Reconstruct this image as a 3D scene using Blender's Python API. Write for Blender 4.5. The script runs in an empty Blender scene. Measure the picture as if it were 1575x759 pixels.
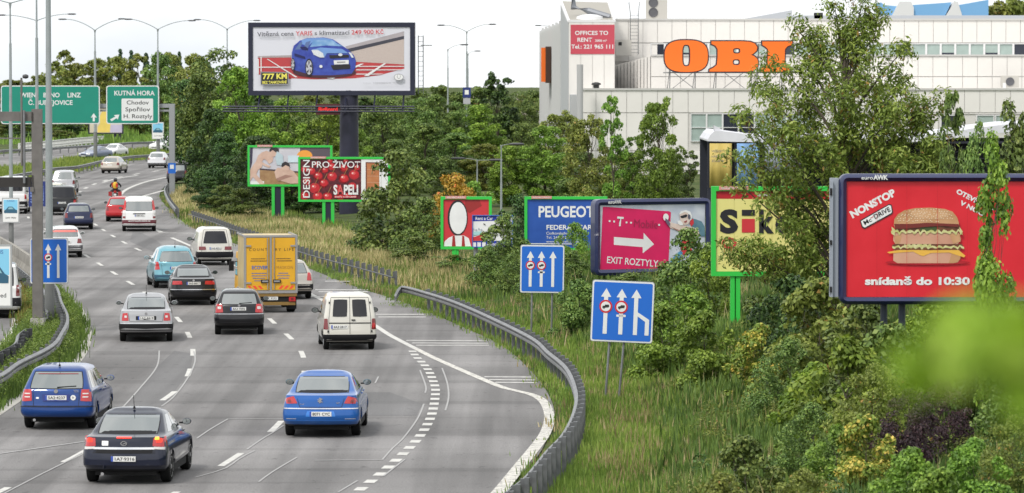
import bpy, bmesh, math, random
import numpy as np
from mathutils import Vector, Matrix
from mathutils.geometry import tessellate_polygon
random.seed(7); RNG = np.random.default_rng(11)
SC = bpy.context.scene; COL = SC.collection
# ---------------------------------------------------------------- camera
CAM_H = 8.55; FPX = 6458.0; HORIZON = 121.0
PITCH = math.atan((379.5 - HORIZON) / FPX)
cd = bpy.data.cameras.new('camera'); cam = bpy.data.objects.new('camera', cd); COL.objects.link(cam)
cd.sensor_width = 36.0; cd.lens = 36.0 * FPX / 1575.0
cd.clip_start = 0.5; cd.clip_end = 6000
cam.location = (0, 0, CAM_H); cam.rotation_euler = (math.pi / 2 - PITCH, 0, 0)
cd.dof.use_dof = True; cd.dof.focus_distance = 130; cd.dof.aperture_fstop = 4.3
SC.camera = cam
# ---------------------------------------------------------------- sky and sun (bright overcast)
W = bpy.data.worlds.new('World'); SC.world = W; W.use_nodes = True
nt = W.node_tree; nt.nodes.clear()
SUN_EL = math.radians(52); SUN_ROT = math.radians(215)
sky = nt.nodes.new('ShaderNodeTexSky'); sky.sky_type = 'NISHITA'; sky.sun_disc = False
sky.sun_elevation = SUN_EL; sky.sun_rotation = SUN_ROT; sky.dust_density = 3.0; sky.air_density = 1.0
hs = nt.nodes.new('ShaderNodeHueSaturation'); hs.inputs['Saturation'].default_value = 0.15; hs.inputs['Value'].default_value = 1.0
mx = nt.nodes.new('ShaderNodeMixRGB'); mx.inputs['Fac'].default_value = 0.80
tc = nt.nodes.new('ShaderNodeTexCoord'); mpn = nt.nodes.new('ShaderNodeMapping'); mpn.inputs['Scale'].default_value = (1, 1, 2.6)
cn = nt.nodes.new('ShaderNodeTexNoise'); cn.inputs['Scale'].default_value = 3.2; cn.inputs['Detail'].default_value = 6; cn.inputs['Roughness'].default_value = .55
cr = nt.nodes.new('ShaderNodeValToRGB'); cr.color_ramp.elements[0].position = .40; cr.color_ramp.elements[1].position = .58
cr.color_ramp.elements[0].color = (7.9, 8.3, 8.7, 1); cr.color_ramp.elements[1].color = (11.2, 11.3, 11.3, 1)
bg = nt.nodes.new('ShaderNodeBackground'); bg.inputs['Strength'].default_value = 0.093
out = nt.nodes.new('ShaderNodeOutputWorld')
L_ = nt.links.new
L_(sky.outputs[0], hs.inputs['Color']); L_(hs.outputs[0], mx.inputs[1]); L_(tc.outputs['Generated'], mpn.inputs[0]); L_(mpn.outputs[0], cn.inputs[0])
L_(cn.outputs[0], cr.inputs[0]); L_(cr.outputs[0], mx.inputs[2]); L_(mx.outputs[0], bg.inputs[0]); L_(bg.outputs[0], out.inputs[0])
sd = bpy.data.lights.new('sun', 'SUN'); sun = bpy.data.objects.new('sun', sd); COL.objects.link(sun)
sd.energy = 1.5; sd.angle = math.radians(10); sd.color = (1, .96, .9)
sun.rotation_euler = (math.pi / 2 - SUN_EL, 0, math.pi - SUN_ROT); sun.location = (0, 0, 80)
SC.view_settings.view_transform = 'Standard'; SC.view_settings.look = 'None'
SC.view_settings.gamma = 1; SC.view_settings.exposure = 0.58
SC.cycles.max_bounces = 5; SC.cycles.diffuse_bounces = 2; SC.cycles.transparent_max_bounces = 6; SC.cycles.volume_bounces = 0

# ---------------------------------------------------------------- camera geometry: picture point -> place
F_ = Vector((0, math.cos(PITCH), -math.sin(PITCH))); U_ = Vector((0, math.sin(PITCH), math.cos(PITCH)))
def ray(px, py): return F_ * FPX + Vector((1, 0, 0)) * (px - 787.5) + U_ * (379.5 - py)
def G(px, py, z=0.0):
    d = ray(px, py); t = (z - CAM_H) / d.z
    return Vector((0, 0, CAM_H)) + d * t
def A(px, py, D):
    d = ray(px, py); t = D / d.y
    return Vector((0, 0, CAM_H)) + d * t
def X(px, D): return A(px, 300, D).x
def Zat(py, D): return A(787, py, D).z

# ---------------------------------------------------------------- materials
MATS = {}
def mat(name, col, rough=.6, metal=0, spec=.5, coat=0, noise=0, nscale=8, bump=0, bscale=60, emit=None, alpha=None, transl=0, col2=None):
    if name in MATS: return MATS[name]
    m = bpy.data.materials.new(name); m.use_nodes = True; t = m.node_tree; b = t.nodes['Principled BSDF']
    b.inputs['Base Color'].default_value = (*col, 1); b.inputs['Roughness'].default_value = rough
    b.inputs['Metallic'].default_value = metal; b.inputs['Specular IOR Level'].default_value = spec
    b.inputs['Coat Weight'].default_value = coat; b.inputs['Coat Roughness'].default_value = .04
    co = None
    if noise or bump:
        co = t.nodes.new('ShaderNodeTexCoord')
    if noise:
        n = t.nodes.new('ShaderNodeTexNoise'); n.inputs['Scale'].default_value = nscale; n.inputs['Detail'].default_value = 5
        t.links.new(co.outputs['Object'], n.inputs['Vector'])
        r = t.nodes.new('ShaderNodeValToRGB'); r.color_ramp.elements[0].position = .3; r.color_ramp.elements[1].position = .7
        c2 = col2 or tuple(min(1, c * (1 + noise)) for c in col)
        r.color_ramp.elements[0].color = (*[c * (1 - noise) if not col2 else c for c in col], 1); r.color_ramp.elements[1].color = (*c2, 1)
        t.links.new(n.outputs[0], r.inputs[0]); t.links.new(r.outputs[0], b.inputs['Base Color'])
    if bump:
        n2 = t.nodes.new('ShaderNodeTexNoise'); n2.inputs['Scale'].default_value = bscale
        t.links.new(co.outputs['Object'], n2.inputs['Vector'])
        bp = t.nodes.new('ShaderNodeBump'); bp.inputs['Strength'].default_value = bump; bp.inputs['Distance'].default_value = .02
        t.links.new(n2.outputs[0], bp.inputs['Height']); t.links.new(bp.outputs[0], b.inputs['Normal'])
    if emit: b.inputs['Emission Color'].default_value = (*emit[:3], 1); b.inputs['Emission Strength'].default_value = emit[3]
    MATS[name] = m; return m
def leafmat(name, c_dark, c_mid, c_light, spots=None, transl=.22):
    """foliage: per-leaf random value 'v' picks the colour, a slow noise shifts whole clumps"""
    if name in MATS: return MATS[name]
    m = bpy.data.materials.new(name); m.use_nodes = True; t = m.node_tree; b = t.nodes['Principled BSDF']
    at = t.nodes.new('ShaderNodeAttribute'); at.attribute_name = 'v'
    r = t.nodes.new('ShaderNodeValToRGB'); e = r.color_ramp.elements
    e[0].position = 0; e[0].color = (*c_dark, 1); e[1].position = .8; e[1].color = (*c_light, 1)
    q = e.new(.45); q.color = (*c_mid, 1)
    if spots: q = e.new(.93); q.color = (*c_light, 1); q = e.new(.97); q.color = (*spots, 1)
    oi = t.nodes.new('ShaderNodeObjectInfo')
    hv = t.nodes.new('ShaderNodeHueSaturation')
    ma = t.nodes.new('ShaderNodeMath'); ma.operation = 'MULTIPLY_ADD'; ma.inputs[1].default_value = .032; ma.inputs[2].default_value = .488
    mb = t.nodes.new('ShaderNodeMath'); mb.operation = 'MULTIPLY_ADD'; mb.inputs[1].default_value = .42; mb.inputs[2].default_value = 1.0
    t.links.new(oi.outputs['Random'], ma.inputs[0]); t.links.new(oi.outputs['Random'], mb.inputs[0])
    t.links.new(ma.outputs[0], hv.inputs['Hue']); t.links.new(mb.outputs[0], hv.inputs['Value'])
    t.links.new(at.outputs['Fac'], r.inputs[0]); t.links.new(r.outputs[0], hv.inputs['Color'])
    t.links.new(hv.outputs[0], b.inputs['Base Color'])
    b.inputs['Roughness'].default_value = .5; b.inputs['Specular IOR Level'].default_value = .35
    tr = t.nodes.new('ShaderNodeBsdfTranslucent'); mi = t.nodes.new('ShaderNodeMixShader'); mi.inputs[0].default_value = transl
    t.links.new(hv.outputs[0], tr.inputs[0]); t.links.new(b.outputs[0], mi.inputs[1]); t.links.new(tr.outputs[0], mi.inputs[2])
    t.links.new(mi.outputs[0], t.nodes['Material Output'].inputs[0])
    MATS[name] = m; return m

# ---------------------------------------------------------------- objects
def link(o, parent=None):
    COL.objects.link(o)
    if parent is not None: o.parent = parent
    return o
def thing(name, label, cat, loc=(0, 0, 0), rz=0, group=None):
    o = bpy.data.objects.new(name, None); o.empty_display_size = .3; link(o)
    o.location = loc; o.rotation_euler = (0, 0, rz); o['label'] = label; o['category'] = cat
    if group: o['group'] = group
    return o
def tag(o, label, cat, group=None):
    o['label'] = label; o['category'] = cat
    if group: o['group'] = group
    return o
def structure(o): o['kind'] = 'structure'; return o
def stuff(o): o['kind'] = 'stuff'; return o
def mesh_obj(name, v, f, m, parent=None, smooth=False, sharp=None, loc=None):
    me = bpy.data.meshes.new(name); me.from_pydata([tuple(p) for p in v], [], f); me.update()
    if m is not None: me.materials.append(m)
    if smooth:
        me.shade_smooth()
        if sharp: me.set_sharp_from_angle(angle=math.radians(sharp))
    o = bpy.data.objects.new(name, me); link(o, parent)
    if loc is not None: o.location = loc
    return o
def share(o, parent, loc=(0, 0, 0), name=None, rz=None, scale=None):
    c = o.copy(); COL.objects.link(c); c.parent = parent; c.location = loc
    if rz is not None: c.rotation_euler = (0, 0, rz)
    if scale is not None: c.scale = scale
    return c
def copy_tree(o, parent=None):
    c = o.copy(); COL.objects.link(c); c.parent = parent
    for ch in list(o.children): copy_tree(ch, c)
    return c
class MB:
    def __init__(s): s.v = []; s.f = []
    def add(s, v, f):
        n = len(s.v); s.v += [tuple(p) for p in v]; s.f += [tuple(i + n for i in q) for q in f]; return s
    def box(s, x0, x1, y0, y1, z0, z1):
        return s.add([(x0, y0, z0), (x1, y0, z0), (x1, y1, z0), (x0, y1, z0), (x0, y0, z1), (x1, y0, z1), (x1, y1, z1), (x0, y1, z1)],
                     [(0, 3, 2, 1), (4, 5, 6, 7), (0, 1, 5, 4), (1, 2, 6, 5), (2, 3, 7, 6), (3, 0, 4, 7)])
    def tube(s, pts, r, n=8, r2=None, cap=True):
        pts = [Vector(p) for p in pts]; k = len(pts); rings = []
        for i, p in enumerate(pts):
            d = (pts[min(i + 1, k - 1)] - pts[max(i - 1, 0)]).normalized()
            a = d.orthogonal().normalized() if abs(d.z) < .9 else Vector((1, 0, 0)); a = (a - d * a.dot(d)).normalized(); b = d.cross(a)
            rr = r if r2 is None else r + (r2 - r) * i / (k - 1)
            rings.append([p + (a * math.cos(2 * math.pi * j / n) + b * math.sin(2 * math.pi * j / n)) * rr for j in range(n)])
        v = [q for rg in rings for q in rg]; f = []
        for i in range(k - 1):
            for j in range(n):
                f.append((i * n + j, i * n + (j + 1) % n, (i + 1) * n + (j + 1) % n, (i + 1) * n + j))
        if cap: f.append(tuple(range(n))[::-1]); f.append(tuple((k - 1) * n + j for j in range(n)))
        return s.add(v, f)
    def prism(s, poly, d0, d1, axis='y'):
        """extrude a 2-d outline (u,v) between depths d0 and d1 (axis y: u=x, v=z)"""
        n = len(poly)
        P = (lambda u, v, d: (u, d, v)) if axis == 'y' else ((lambda u, v, d: (u, v, d)) if axis == 'z' else (lambda u, v, d: (d, u, v)))
        v = [P(a, b, d0) for a, b in poly] + [P(a, b, d1) for a, b in poly]
        tri = tessellate_polygon([[Vector((a, b, 0)) for a, b in poly]])
        f = [tuple(t) for t in tri] + [tuple(i + n for i in t[::-1]) for t in tri]
        f += [(i, (i + 1) % n, n + (i + 1) % n, n + i) for i in range(n)]
        return s.add(v, f)
    def lathe(s, prof, n=16, c=(0, 0, 0), axis='z'):
        v = []; f = []
        for r, h in prof:
            for j in range(n):
                a = 2 * math.pi * j / n; x, y = r * math.cos(a), r * math.sin(a)
                v.append((c[0] + x, c[1] + y, c[2] + h) if axis == 'z' else ((c[0] + h, c[1] + x, c[2] + y) if axis == 'x' else (c[0] + x, c[1] + h, c[2] + y)))
        for i in range(len(prof) - 1):
            for j in range(n): f.append((i * n + j, i * n + (j + 1) % n, (i + 1) * n + (j + 1) % n, (i + 1) * n + j))
        f.append(tuple(range(n))); f.append(tuple((len(prof) - 1) * n + j for j in range(n)))
        return s.add(v, f)
    def build(s, name, m, parent=None, smooth=False, sharp=40, loc=None):
        return mesh_obj(name, s.v, s.f, m, parent, smooth, sharp if smooth else None, loc)
_txt = {}
def text(name, s, size, m, parent, loc, rx=math.pi / 2, ry=0, rz=0, bold=0, width=None, align='LEFT', depth=0, shear=0, spacing=1.0):
    """real lettering as a mesh; stands upright facing -Y by default. size = cap height in metres"""
    key = (s, round(bold, 4), depth, align, shear, spacing)
    if key not in _txt:
        cu = bpy.data.curves.new('t', 'FONT'); cu.body = s; cu.size = 1.0 / .72; cu.offset = bold; cu.align_x = align; cu.extrude = depth; cu.shear = shear
        cu.space_character = spacing; cu.resolution_u = 3
        o = bpy.data.objects.new('t', cu); COL.objects.link(o)
        dg = bpy.context.evaluated_depsgraph_get(); me = bpy.data.meshes.new_from_object(o.evaluated_get(dg))
        bpy.data.objects.remove(o); xs = [v.co.x for v in me.vertices] or [0, 1]
        _txt[key] = (me, min(xs), max(xs))
    me, x0, x1 = _txt[key]; me = me.copy(); me.materials.clear(); me.materials.append(m); me.name = name
    for p in me.polygons: p.material_index = 0
    o = bpy.data.objects.new(name, me); link(o, parent); o.location = loc; o.rotation_mode = 'XYZ'
    sx = size if width is None else width / max(x1 - x0, .01)
    o.scale = (sx, size, 1 if depth == 0 else size); o.rotation_euler = (rx, ry, rz); return o
# ---------------------------------------------------------------- road plan (world curves)
def curve(px, z=0.0): return [G(a, b, z) for a, b in px]
def smooth_poly(pts, n=6):
    pts = [Vector(p) for p in pts]; outp = []
    for i in range(len(pts) - 1):
        p0 = pts[max(i - 1, 0)]; p1 = pts[i]; p2 = pts[i + 1]; p3 = pts[min(i + 2, len(pts) - 1)]
        for k in range(n):
            t = k / n
            outp.append(.5 * ((2 * p1) + (p2 - p0) * t + (2 * p0 - 5 * p1 + 4 * p2 - p3) * t * t + (3 * p1 - p0 - 3 * p2 + p3) * t ** 3))
    outp.append(pts[-1]); return outp
RAIL_PX = [(700, 862), (756, 788), (781, 756), (813, 730), (844, 692), (870, 664), (886, 630), (888, 600), (873, 565), (844, 540), (820, 519), (760, 489), (700, 463), (650, 447), (622, 440), (606, 441)]
RAIL = smooth_poly(curve(RAIL_PX, .75), 5)
_gy = [p.y for p in RAIL]; _gx = [p.x for p in RAIL]
_far = [(-4.6, 165), (-6.2, 185), (-9.5, 205), (-17, 250), (-22.5, 290), (-25.5, 320), (-26, 345), (-15, 400), (0, 480), (10, 560)]
gY = np.array([0] + _gy + [q[1] for q in _far if q[1] > _gy[-1] + 5]); gX = np.array([-2.2] + _gx + [q[0] for q in _far if q[1] > _gy[-1] + 5])
def xg(y): return np.interp(y, gY, gX)
def ss(t): t = np.clip(t, 0, 1); return t * t * (3 - 2 * t)
def wave(x, y, s=1.0):
    return (np.sin(x * .31 * s + 1.3 * np.sin(y * .17 * s)) + np.sin(y * .23 * s + 2.1 + 1.7 * np.sin(x * .13 * s)) + .6 * np.sin(x * .71 * s + y * .53 * s + .7)) / 2.6
def HT(x, y):
    """terrain height"""
    x = np.asarray(x, float); y = np.asarray(y, float)
    d = x - xg(y)
    rise = np.interp(y, [0, 50, 90, 150, 200, 260, 330, 420, 480], [.30, .28, .24, .16, .10, .05, .03, .02, .0])
    z = np.clip(d - 2.4, 0, None) * rise
    cap = np.interp(y, [0, 100, 200, 300], [4.2, 4.0, 3.0, 1.0])
    z = cap * (1 - np.exp(-z / cap)) * 1.12
    z = z + ss((d - 1.5) / 3) * wave(x, y, 1.4) * .16
    hill = ss((y - 545 - .02 * x) / 160) * 5.5 * ss((-x - .073 * y) / 22)
    z = np.where(d > 0, z, 0) + hill
    return z - .04
# ---- terrain sheet
xs = np.concatenate([[-2500, -1200, -600, -300, -200, -140], np.arange(-100, -8, 4), np.arange(-8, 30, 1.0), np.arange(30, 110, 6), [130, 180, 260, 400, 800, 1500, 2500]])
ys = np.concatenate([[-200, -60, 0, 20], np.arange(30, 230, 2.0), np.arange(230, 620, 10), [650, 700, 760, 840, 950, 1100, 1400, 2000, 4000]])
XX, YY = np.meshgrid(xs, ys); ZZ = HT(XX, YY); nx, ny = len(xs), len(ys)
V = np.stack([XX, YY, ZZ], -1).reshape(-1, 3).tolist()
Fc = [(j * nx + i, j * nx + i + 1, (j + 1) * nx + i + 1, (j + 1) * nx + i) for j in range(ny - 1) for i in range(nx - 1)]
def ground_mat():
    m = bpy.data.materials.new('soil_and_turf'); m.use_nodes = True; t = m.node_tree; b = t.nodes['Principled BSDF']
    g = t.nodes.new('ShaderNodeNewGeometry'); n = t.nodes.new('ShaderNodeTexNoise'); n.inputs['Scale'].default_value = .35; n.inputs['Detail'].default_value = 8
    n2 = t.nodes.new('ShaderNodeTexNoise'); n2.inputs['Scale'].default_value = 6; n2.inputs['Detail'].default_value = 4
    r = t.nodes.new('ShaderNodeValToRGB'); e = r.color_ramp.elements
    e[0].position = .32; e[0].color = (.06, .09, .025, 1); e[1].position = .68; e[1].color = (.18, .18, .08, 1); q = e.new(.5); q.color = (.09, .13, .035, 1)
    mix = t.nodes.new('ShaderNodeMixRGB'); mix.blend_type = 'MULTIPLY'; mix.inputs[0].default_value = .7
    t.links.new(g.outputs['Position'], n.inputs[0]); t.links.new(g.outputs['Position'], n2.inputs[0]); t.links.new(n.outputs[0], r.inputs[0])
    t.links.new(r.outputs[0], mix.inputs[1]); t.links.new(n2.outputs['Color'], mix.inputs[2]); t.links.new(mix.outputs[0], b.inputs['Base Color'])
    b.inputs['Roughness'].default_value = .95; b.inputs['Specular IOR Level'].default_value = .1; return m
structure(mesh_obj('terrain', V, Fc, ground_mat(), smooth=True))
# ---- asphalt
def asphalt_mat(name, base, band=1.0):
    m = bpy.data.materials.new(name); m.use_nodes = True; t = m.node_tree; b = t.nodes['Principled BSDF']; N = t.nodes.new; K = t.links.new
    g = N('ShaderNodeNewGeometry')
    def noise(scale, vec, det=4, ro=.5):
        mp = N('ShaderNodeMapping'); mp.inputs['Scale'].default_value = vec; n = N('ShaderNodeTexNoise'); n.inputs['Scale'].default_value = scale
        n.inputs['Detail'].default_value = det; n.inputs['Roughness'].default_value = ro; K(g.outputs['Position'], mp.inputs[0]); K(mp.outputs[0], n.inputs[0]); return n
    def ramp(src, p0, c0, p1, c1):
        r = N('ShaderNodeValToRGB'); r.color_ramp.elements[0].position = p0; r.color_ramp.elements[1].position = p1
        r.color_ramp.elements[0].color = (c0,) * 3 + (1,); r.color_ramp.elements[1].color = (c1,) * 3 + (1,); K(src, r.inputs[0]); return r
    col = N('ShaderNodeRGB'); col.outputs[0].default_value = (*base, 1); cur = col.outputs[0]
    def mul(a, bb, fac=1.0):
        x = N('ShaderNodeMixRGB'); x.blend_type = 'MULTIPLY'; x.inputs[0].default_value = fac; K(a, x.inputs[1]); K(bb, x.inputs[2]); return x.outputs[0]
    cur = mul(cur, ramp(noise(1, (.03, .16, 1), 2, .4).outputs[0], .35, .82, .62, 1.10).outputs[0], band)      # transverse bays
    cur = mul(cur, ramp(noise(1, (.015, .42, 1), 3, .5).outputs[0], .56, 1.0, .59, .84).outputs[0], band)      # crosswise darker bands
    cur = mul(cur, ramp(noise(1, (.9, .02, 1), 3, .5).outputs[0], .40, .76, .60, 1.14).outputs[0])            # wheel tracks along the lanes
    cur = mul(cur, ramp(noise(.25, (1, .5, 1), 6, .6).outputs[0], .3, .88, .7, 1.1).outputs[0])
    cur = mul(cur, ramp(noise(26, (1, .6, 1), 3, .7).outputs[0], .3, .74, .7, 1.26).outputs[0])
    cur = mul(cur, ramp(noise(3.2, (.8, .5, 1), 8, .75).outputs[0], .58, 1.0, .66, .55).outputs[0])            # oil spots and pits
    K(cur, b.inputs['Base Color']); b.inputs['Roughness'].default_value = .85; b.inputs['Specular IOR Level'].default_value = .25
    bp = N('ShaderNodeBump'); bp.inputs['Strength'].default_value = .25; bp.inputs['Distance'].default_value = .01; K(noise(60, (1, 1, 1)).outputs[0], bp.inputs['Height']); K(bp.outputs[0], b.inputs['Normal'])
    return m
ASPH = asphalt_mat('worn_asphalt', (.200, .193, .190))
ASPH2 = asphalt_mat('darker_asphalt', (.150, .147, .147), .4)
def flat(name, pts, z, m, parent=None, thick=0):
    p2 = [(p[0], p[1]) for p in pts]
    if thick: return MB().prism(p2, z - thick, z, 'z').build(name, m, parent)
    tri = tessellate_polygon([[Vector((a, b, 0)) for a, b in p2]])
    fs = []
    for a, b, c in tri:
        A2 = (p2[b][0] - p2[a][0]) * (p2[c][1] - p2[a][1]) - (p2[b][1] - p2[a][1]) * (p2[c][0] - p2[a][0])
        fs.append((a, b, c) if A2 > 0 else (a, c, b))
    return mesh_obj(name, [(a, b, z) for a, b in p2], fs, m, parent)
EDGE_PX = [(690, 870), (745, 795), (790, 742), (828, 700), (844, 667), (853, 638), (844, 608), (825, 580), (792, 547), (760, 525), (702, 499), (627, 467), (540, 439), (440, 400), (330, 365), (285, 344), (258, 320), (246, 303), (250, 291), (268, 279), (330, 262), (470, 244)]
EDGE = smooth_poly(curve(EDGE_PX), 5)
far_edge = curve([(520, 205), (400, 209), (265, 218), (160, 224), (80, 230), (0, 238), (-160, 262)])
rd = [(-3.2, -60), (-3.2, 30)] + [(p.x, p.y) for p in EDGE] + [(p.x, p.y) for p in far_edge] + [(-95, 340), (-95, -60)]
structure(flat('road', rd, 0.0, ASPH))
# ---- markings, tar seams
PAINT = mat('road_paint', (.52, .51, .48), .7, noise=.16, nscale=3, bump=.2, bscale=40)
def worn_paint():
    m = bpy.data.materials.new('worn_road_paint'); m.use_nodes = True; t = m.node_tree; b = t.nodes['Principled BSDF']
    g = t.nodes.new('ShaderNodeNewGeometry'); n = t.nodes.new('ShaderNodeTexNoise'); n.inputs['Scale'].default_value = 5; n.inputs['Detail'].default_value = 7; n.inputs['Roughness'].default_value = .75
    r = t.nodes.new('ShaderNodeValToRGB'); r.color_ramp.elements[0].position = .40; r.color_ramp.elements[0].color = (.25, .24, .23, 1); r.color_ramp.elements[1].position = .52; r.color_ramp.elements[1].color = (.60, .58, .53, 1)
    t.links.new(g.outputs['Position'], n.inputs[0]); t.links.new(n.outputs[0], r.inputs[0]); t.links.new(r.outputs[0], b.inputs['Base Color']); b.inputs['Roughness'].default_value = .8; return m
WPAINT = worn_paint()
SEAM = mat('pale_sealing_seam', (.34, .335, .33), .8)
MZ = [0.004]
def ribbon(name, pts, w, m, z=None, dash=None, phase=0):
    """paint strip of width w (metres, measured across) along a world polyline; dash=(on, off)"""
    z = z or .004; pts = [Vector((p[0], p[1], 0)) for p in pts]
    s = [0]; 
    for i in range(1, len(pts)): s.append(s[-1] + (pts[i] - pts[i - 1]).length)
    def at(t): return Vector((np.interp(t, s, [p.x for p in pts]), np.interp(t, s, [p.y for p in pts]), 0))
    segs = [(0, s[-1])] if not dash else []
    if dash:
        t = phase
        while t < s[-1]:
            segs.append((t, min(t + dash[0], s[-1]))); t += dash[0] + dash[1]
    mb = MB()
    for a, b in segs:
        k = max(1, int((b - a) / 1.0)); v = []
        for i in range(k + 1):
            t = a + (b - a) * i / k; p = at(t); d = (at(min(t + .3, s[-1])) - at(max(t - .3, 0))).normalized(); nn = Vector((d.y, -d.x, 0))
            ww = w(t / s[-1]) if callable(w) else w
            v += [p - nn * ww / 2, p + nn * ww / 2]
        v = [(q.x, q.y, z) for q in v]
        mb.add(v, [(2 * i, 2 * i + 1, 2 * i + 3, 2 * i + 2) for i in range(k)])
    return structure(mb.build(name, m))
ribbon('lane_marking', smooth_poly(curve([(-90, 800), (17, 748), (127, 696), (212, 640), (274, 598), (294, 564), (296, 533), (286, 508), (268, 485), (239, 463), (214, 444), (183, 425), (154, 407), (127, 390), (96, 370), (66, 350)])), .16, PAINT, dash=(3.2, 5.8), phase=3.3)
ribbon('lane_marking', smooth_poly(curve([(170, 812), (300, 741), (403, 675), (445, 632), (464, 592), (468, 556), (456, 530), (431, 506), (406, 484), (370, 464), (334, 444), (290, 421), (256, 405), (227, 391), (196, 376), (165, 358), (140, 341)])), .16, PAINT, dash=(3.2, 5.8), phase=3.8)
ribbon('lane_marking', curve([(44, 336), (38, 318), (52, 300), (70, 288)]), .15, PAINT, dash=(3, 9))
ribbon('lane_marking', smooth_poly(curve([(121, 297), (133, 289), (152, 281), (178, 274), (210, 268), (250, 262)])), .25, PAINT, dash=(4, 8))
ribbon('edge_line', smooth_poly(curve([(640, 537), (600, 516), (575, 500), (540, 481), (506, 467), (470, 449), (420, 429), (362, 409), (330, 395), (299, 381), (264, 366)])), .20, PAINT)
ribbon('edge_line', curve([(248, 357.5), (238, 353)]), .25, PAINT)
ribbon('edge_line', smooth_poly(curve([(181, 312), (186, 299), (196, 291), (215, 283), (236, 277), (262, 272)])), .28, PAINT)
ribbon('edge_line', smooth_poly(curve([(194, 310), (220, 302), (253, 293)])), .28, PAINT)
ribbon('edge_line', smooth_poly(curve([(158, 281), (180, 275), (212, 270)])), .22, PAINT)
ribbon('edge_line', smooth_poly(curve([(640, 537), (672, 553), (745, 585), (778, 598), (810, 605), (830, 613), (841, 626), (845, 645), (838, 668), (822, 690), (800, 717), (772, 752), (730, 800)])), lambda t: .20 + .12 * t, WPAINT, z=.008)
ribbon('block_marking', smooth_poly(curve([(520, 780), (558, 750.5), (588, 727), (613, 705), (634, 685), (649, 667), (659, 650), (665, 635), (669, 614), (670, 600), (669, 594), (665, 583), (660, 572), (652, 561), (640, 549), (634, 540)])), .24, PAINT, dash=(.72, .92), z=.008)
for px in ([(485, 446), (566, 446)], [(490, 449), (566, 449)], [(578, 484), (652, 484)], [(582, 488), (655, 488)], [(625, 524), (748, 524.5)], [(634, 528), (752, 528.5)], [(640, 531.5), (752, 531.5)],
           [(745, 580), (818, 580.5)], [(752, 584.5), (822, 585)], [(762, 588.5), (826, 589)], [(478, 456.5), (550, 456.5)], [(244, 358.5), (300, 359)], [(500, 433), (540, 433)]):
    ribbon('hatch_line', curve(px), .38 if px[0][1] > 500 else .5, mat('faded_hatch_paint', (.46, .45, .43), .8, noise=.25, nscale=4), z=.005)
for i, px in enumerate(([(245, 540), (241, 565), (215, 598), (190, 626)], [(298, 541), (300, 556), (290, 580), (268, 610), (248, 626)], [(127, 697), (100, 712), (60, 732), (10, 758), (-20, 775)],
           [(351, 645), (325, 660), (303, 675)], [(436, 655), (420, 666), (403, 676), (380, 692)], [(392, 694), (370, 705), (345, 722), (300, 735)], [(646, 570), (655, 595), (654, 605)], [(680, 567), (688, 590), (690, 612), (685, 632)],
           [(652, 622), (642, 645), (620, 675), (604, 690), (588, 708)], [(582, 580), (577, 590)], [(457, 704), (420, 726), (398, 742)], [(550, 740), (520, 758)], [(623, 707), (600, 725), (590, 733)],
           [(352, 645), (400, 646.5), (440, 645)], [(485, 709), (530, 710.5), (588, 708)], [(-10, 700), (60, 690), (130, 680)], [(210, 396), (250, 397), (300, 399)], [(112, 426), (160, 427), (210, 426)])):
    ribbon('tar_seam', smooth_poly(curve(px)), .045 if i < 13 else .10, SEAM, z=.011)
# repaired rectangles of darker asphalt
for px in ([(268, 540), (297, 545), (292, 572), (250, 626), (190, 628), (240, 566)], [(205, 352), (240, 370), (262, 388), (236, 388), (200, 372)], [(480, 604), (600, 604), (650, 622), (640, 640), (560, 640), (480, 625)], [(255, 428), (312, 432), (345, 448), (300, 450)]):
    structure(flat('asphalt_patch', curve(px), .0015 + .002, ASPH2))
# ---- left island: concrete apron, turf, second apron
CONC = mat('pale_concrete', (.40, .385, .35), .85, noise=.14, nscale=1.2, bump=.2)
apron_o = smooth_poly(curve([(88, 446), (107, 457), (125, 473), (136, 491), (141, 511), (139, 531), (127, 554), (98, 578), (50, 606), (0, 640), (-70, 690)]))
island_i = smooth_poly(curve([(84, 448), (103, 470), (118, 490), (121, 514), (117, 540), (100, 562), (37, 600), (0, 624), (-70, 672)]))
left_e = smooth_poly(curve([(-90, 640), (-30, 590), (0, 560), (23, 527), (37, 503), (36, 473), (24, 446), (18, 434), (50, 440)]))
structure(flat('concrete_apron', [(p.x, p.y) for p in apron_o] + [(p.x, p.y) for p in reversed(island_i)], .012, CONC))
structure(flat('traffic_island', [(p.x, p.y) for p in island_i] + [(p.x, p.y) for p in left_e], .06, MATS.get('x') or ground_mat(), thick=.1))
ribbon('edge_line', smooth_poly(curve([(0, 430), (10, 448), (19, 468), (27, 488), (27, 502), (17, 520), (0, 540), (-40, 575)])), .42, mat('pale_kerb_line', (.52, .50, .46), .8, noise=.1))
med_n = smooth_poly(curve([(-200, 322), (0, 281), (84, 268), (120, 262), (160, 254), (200, 248), (232, 245), (265, 243), (330, 240)]), 4)
med_f = smooth_poly(curve([(-200, 290), (0, 262), (84, 252), (120, 244), (160, 240), (200, 235), (232, 231), (265, 229), (330, 226)]), 4)
MED = [(p.x, p.y) for p in med_n] + [(p.x, p.y) for p in reversed(med_f)]
structure(flat('grass_median', MED, .05, ground_mat(), thick=.1))
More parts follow.
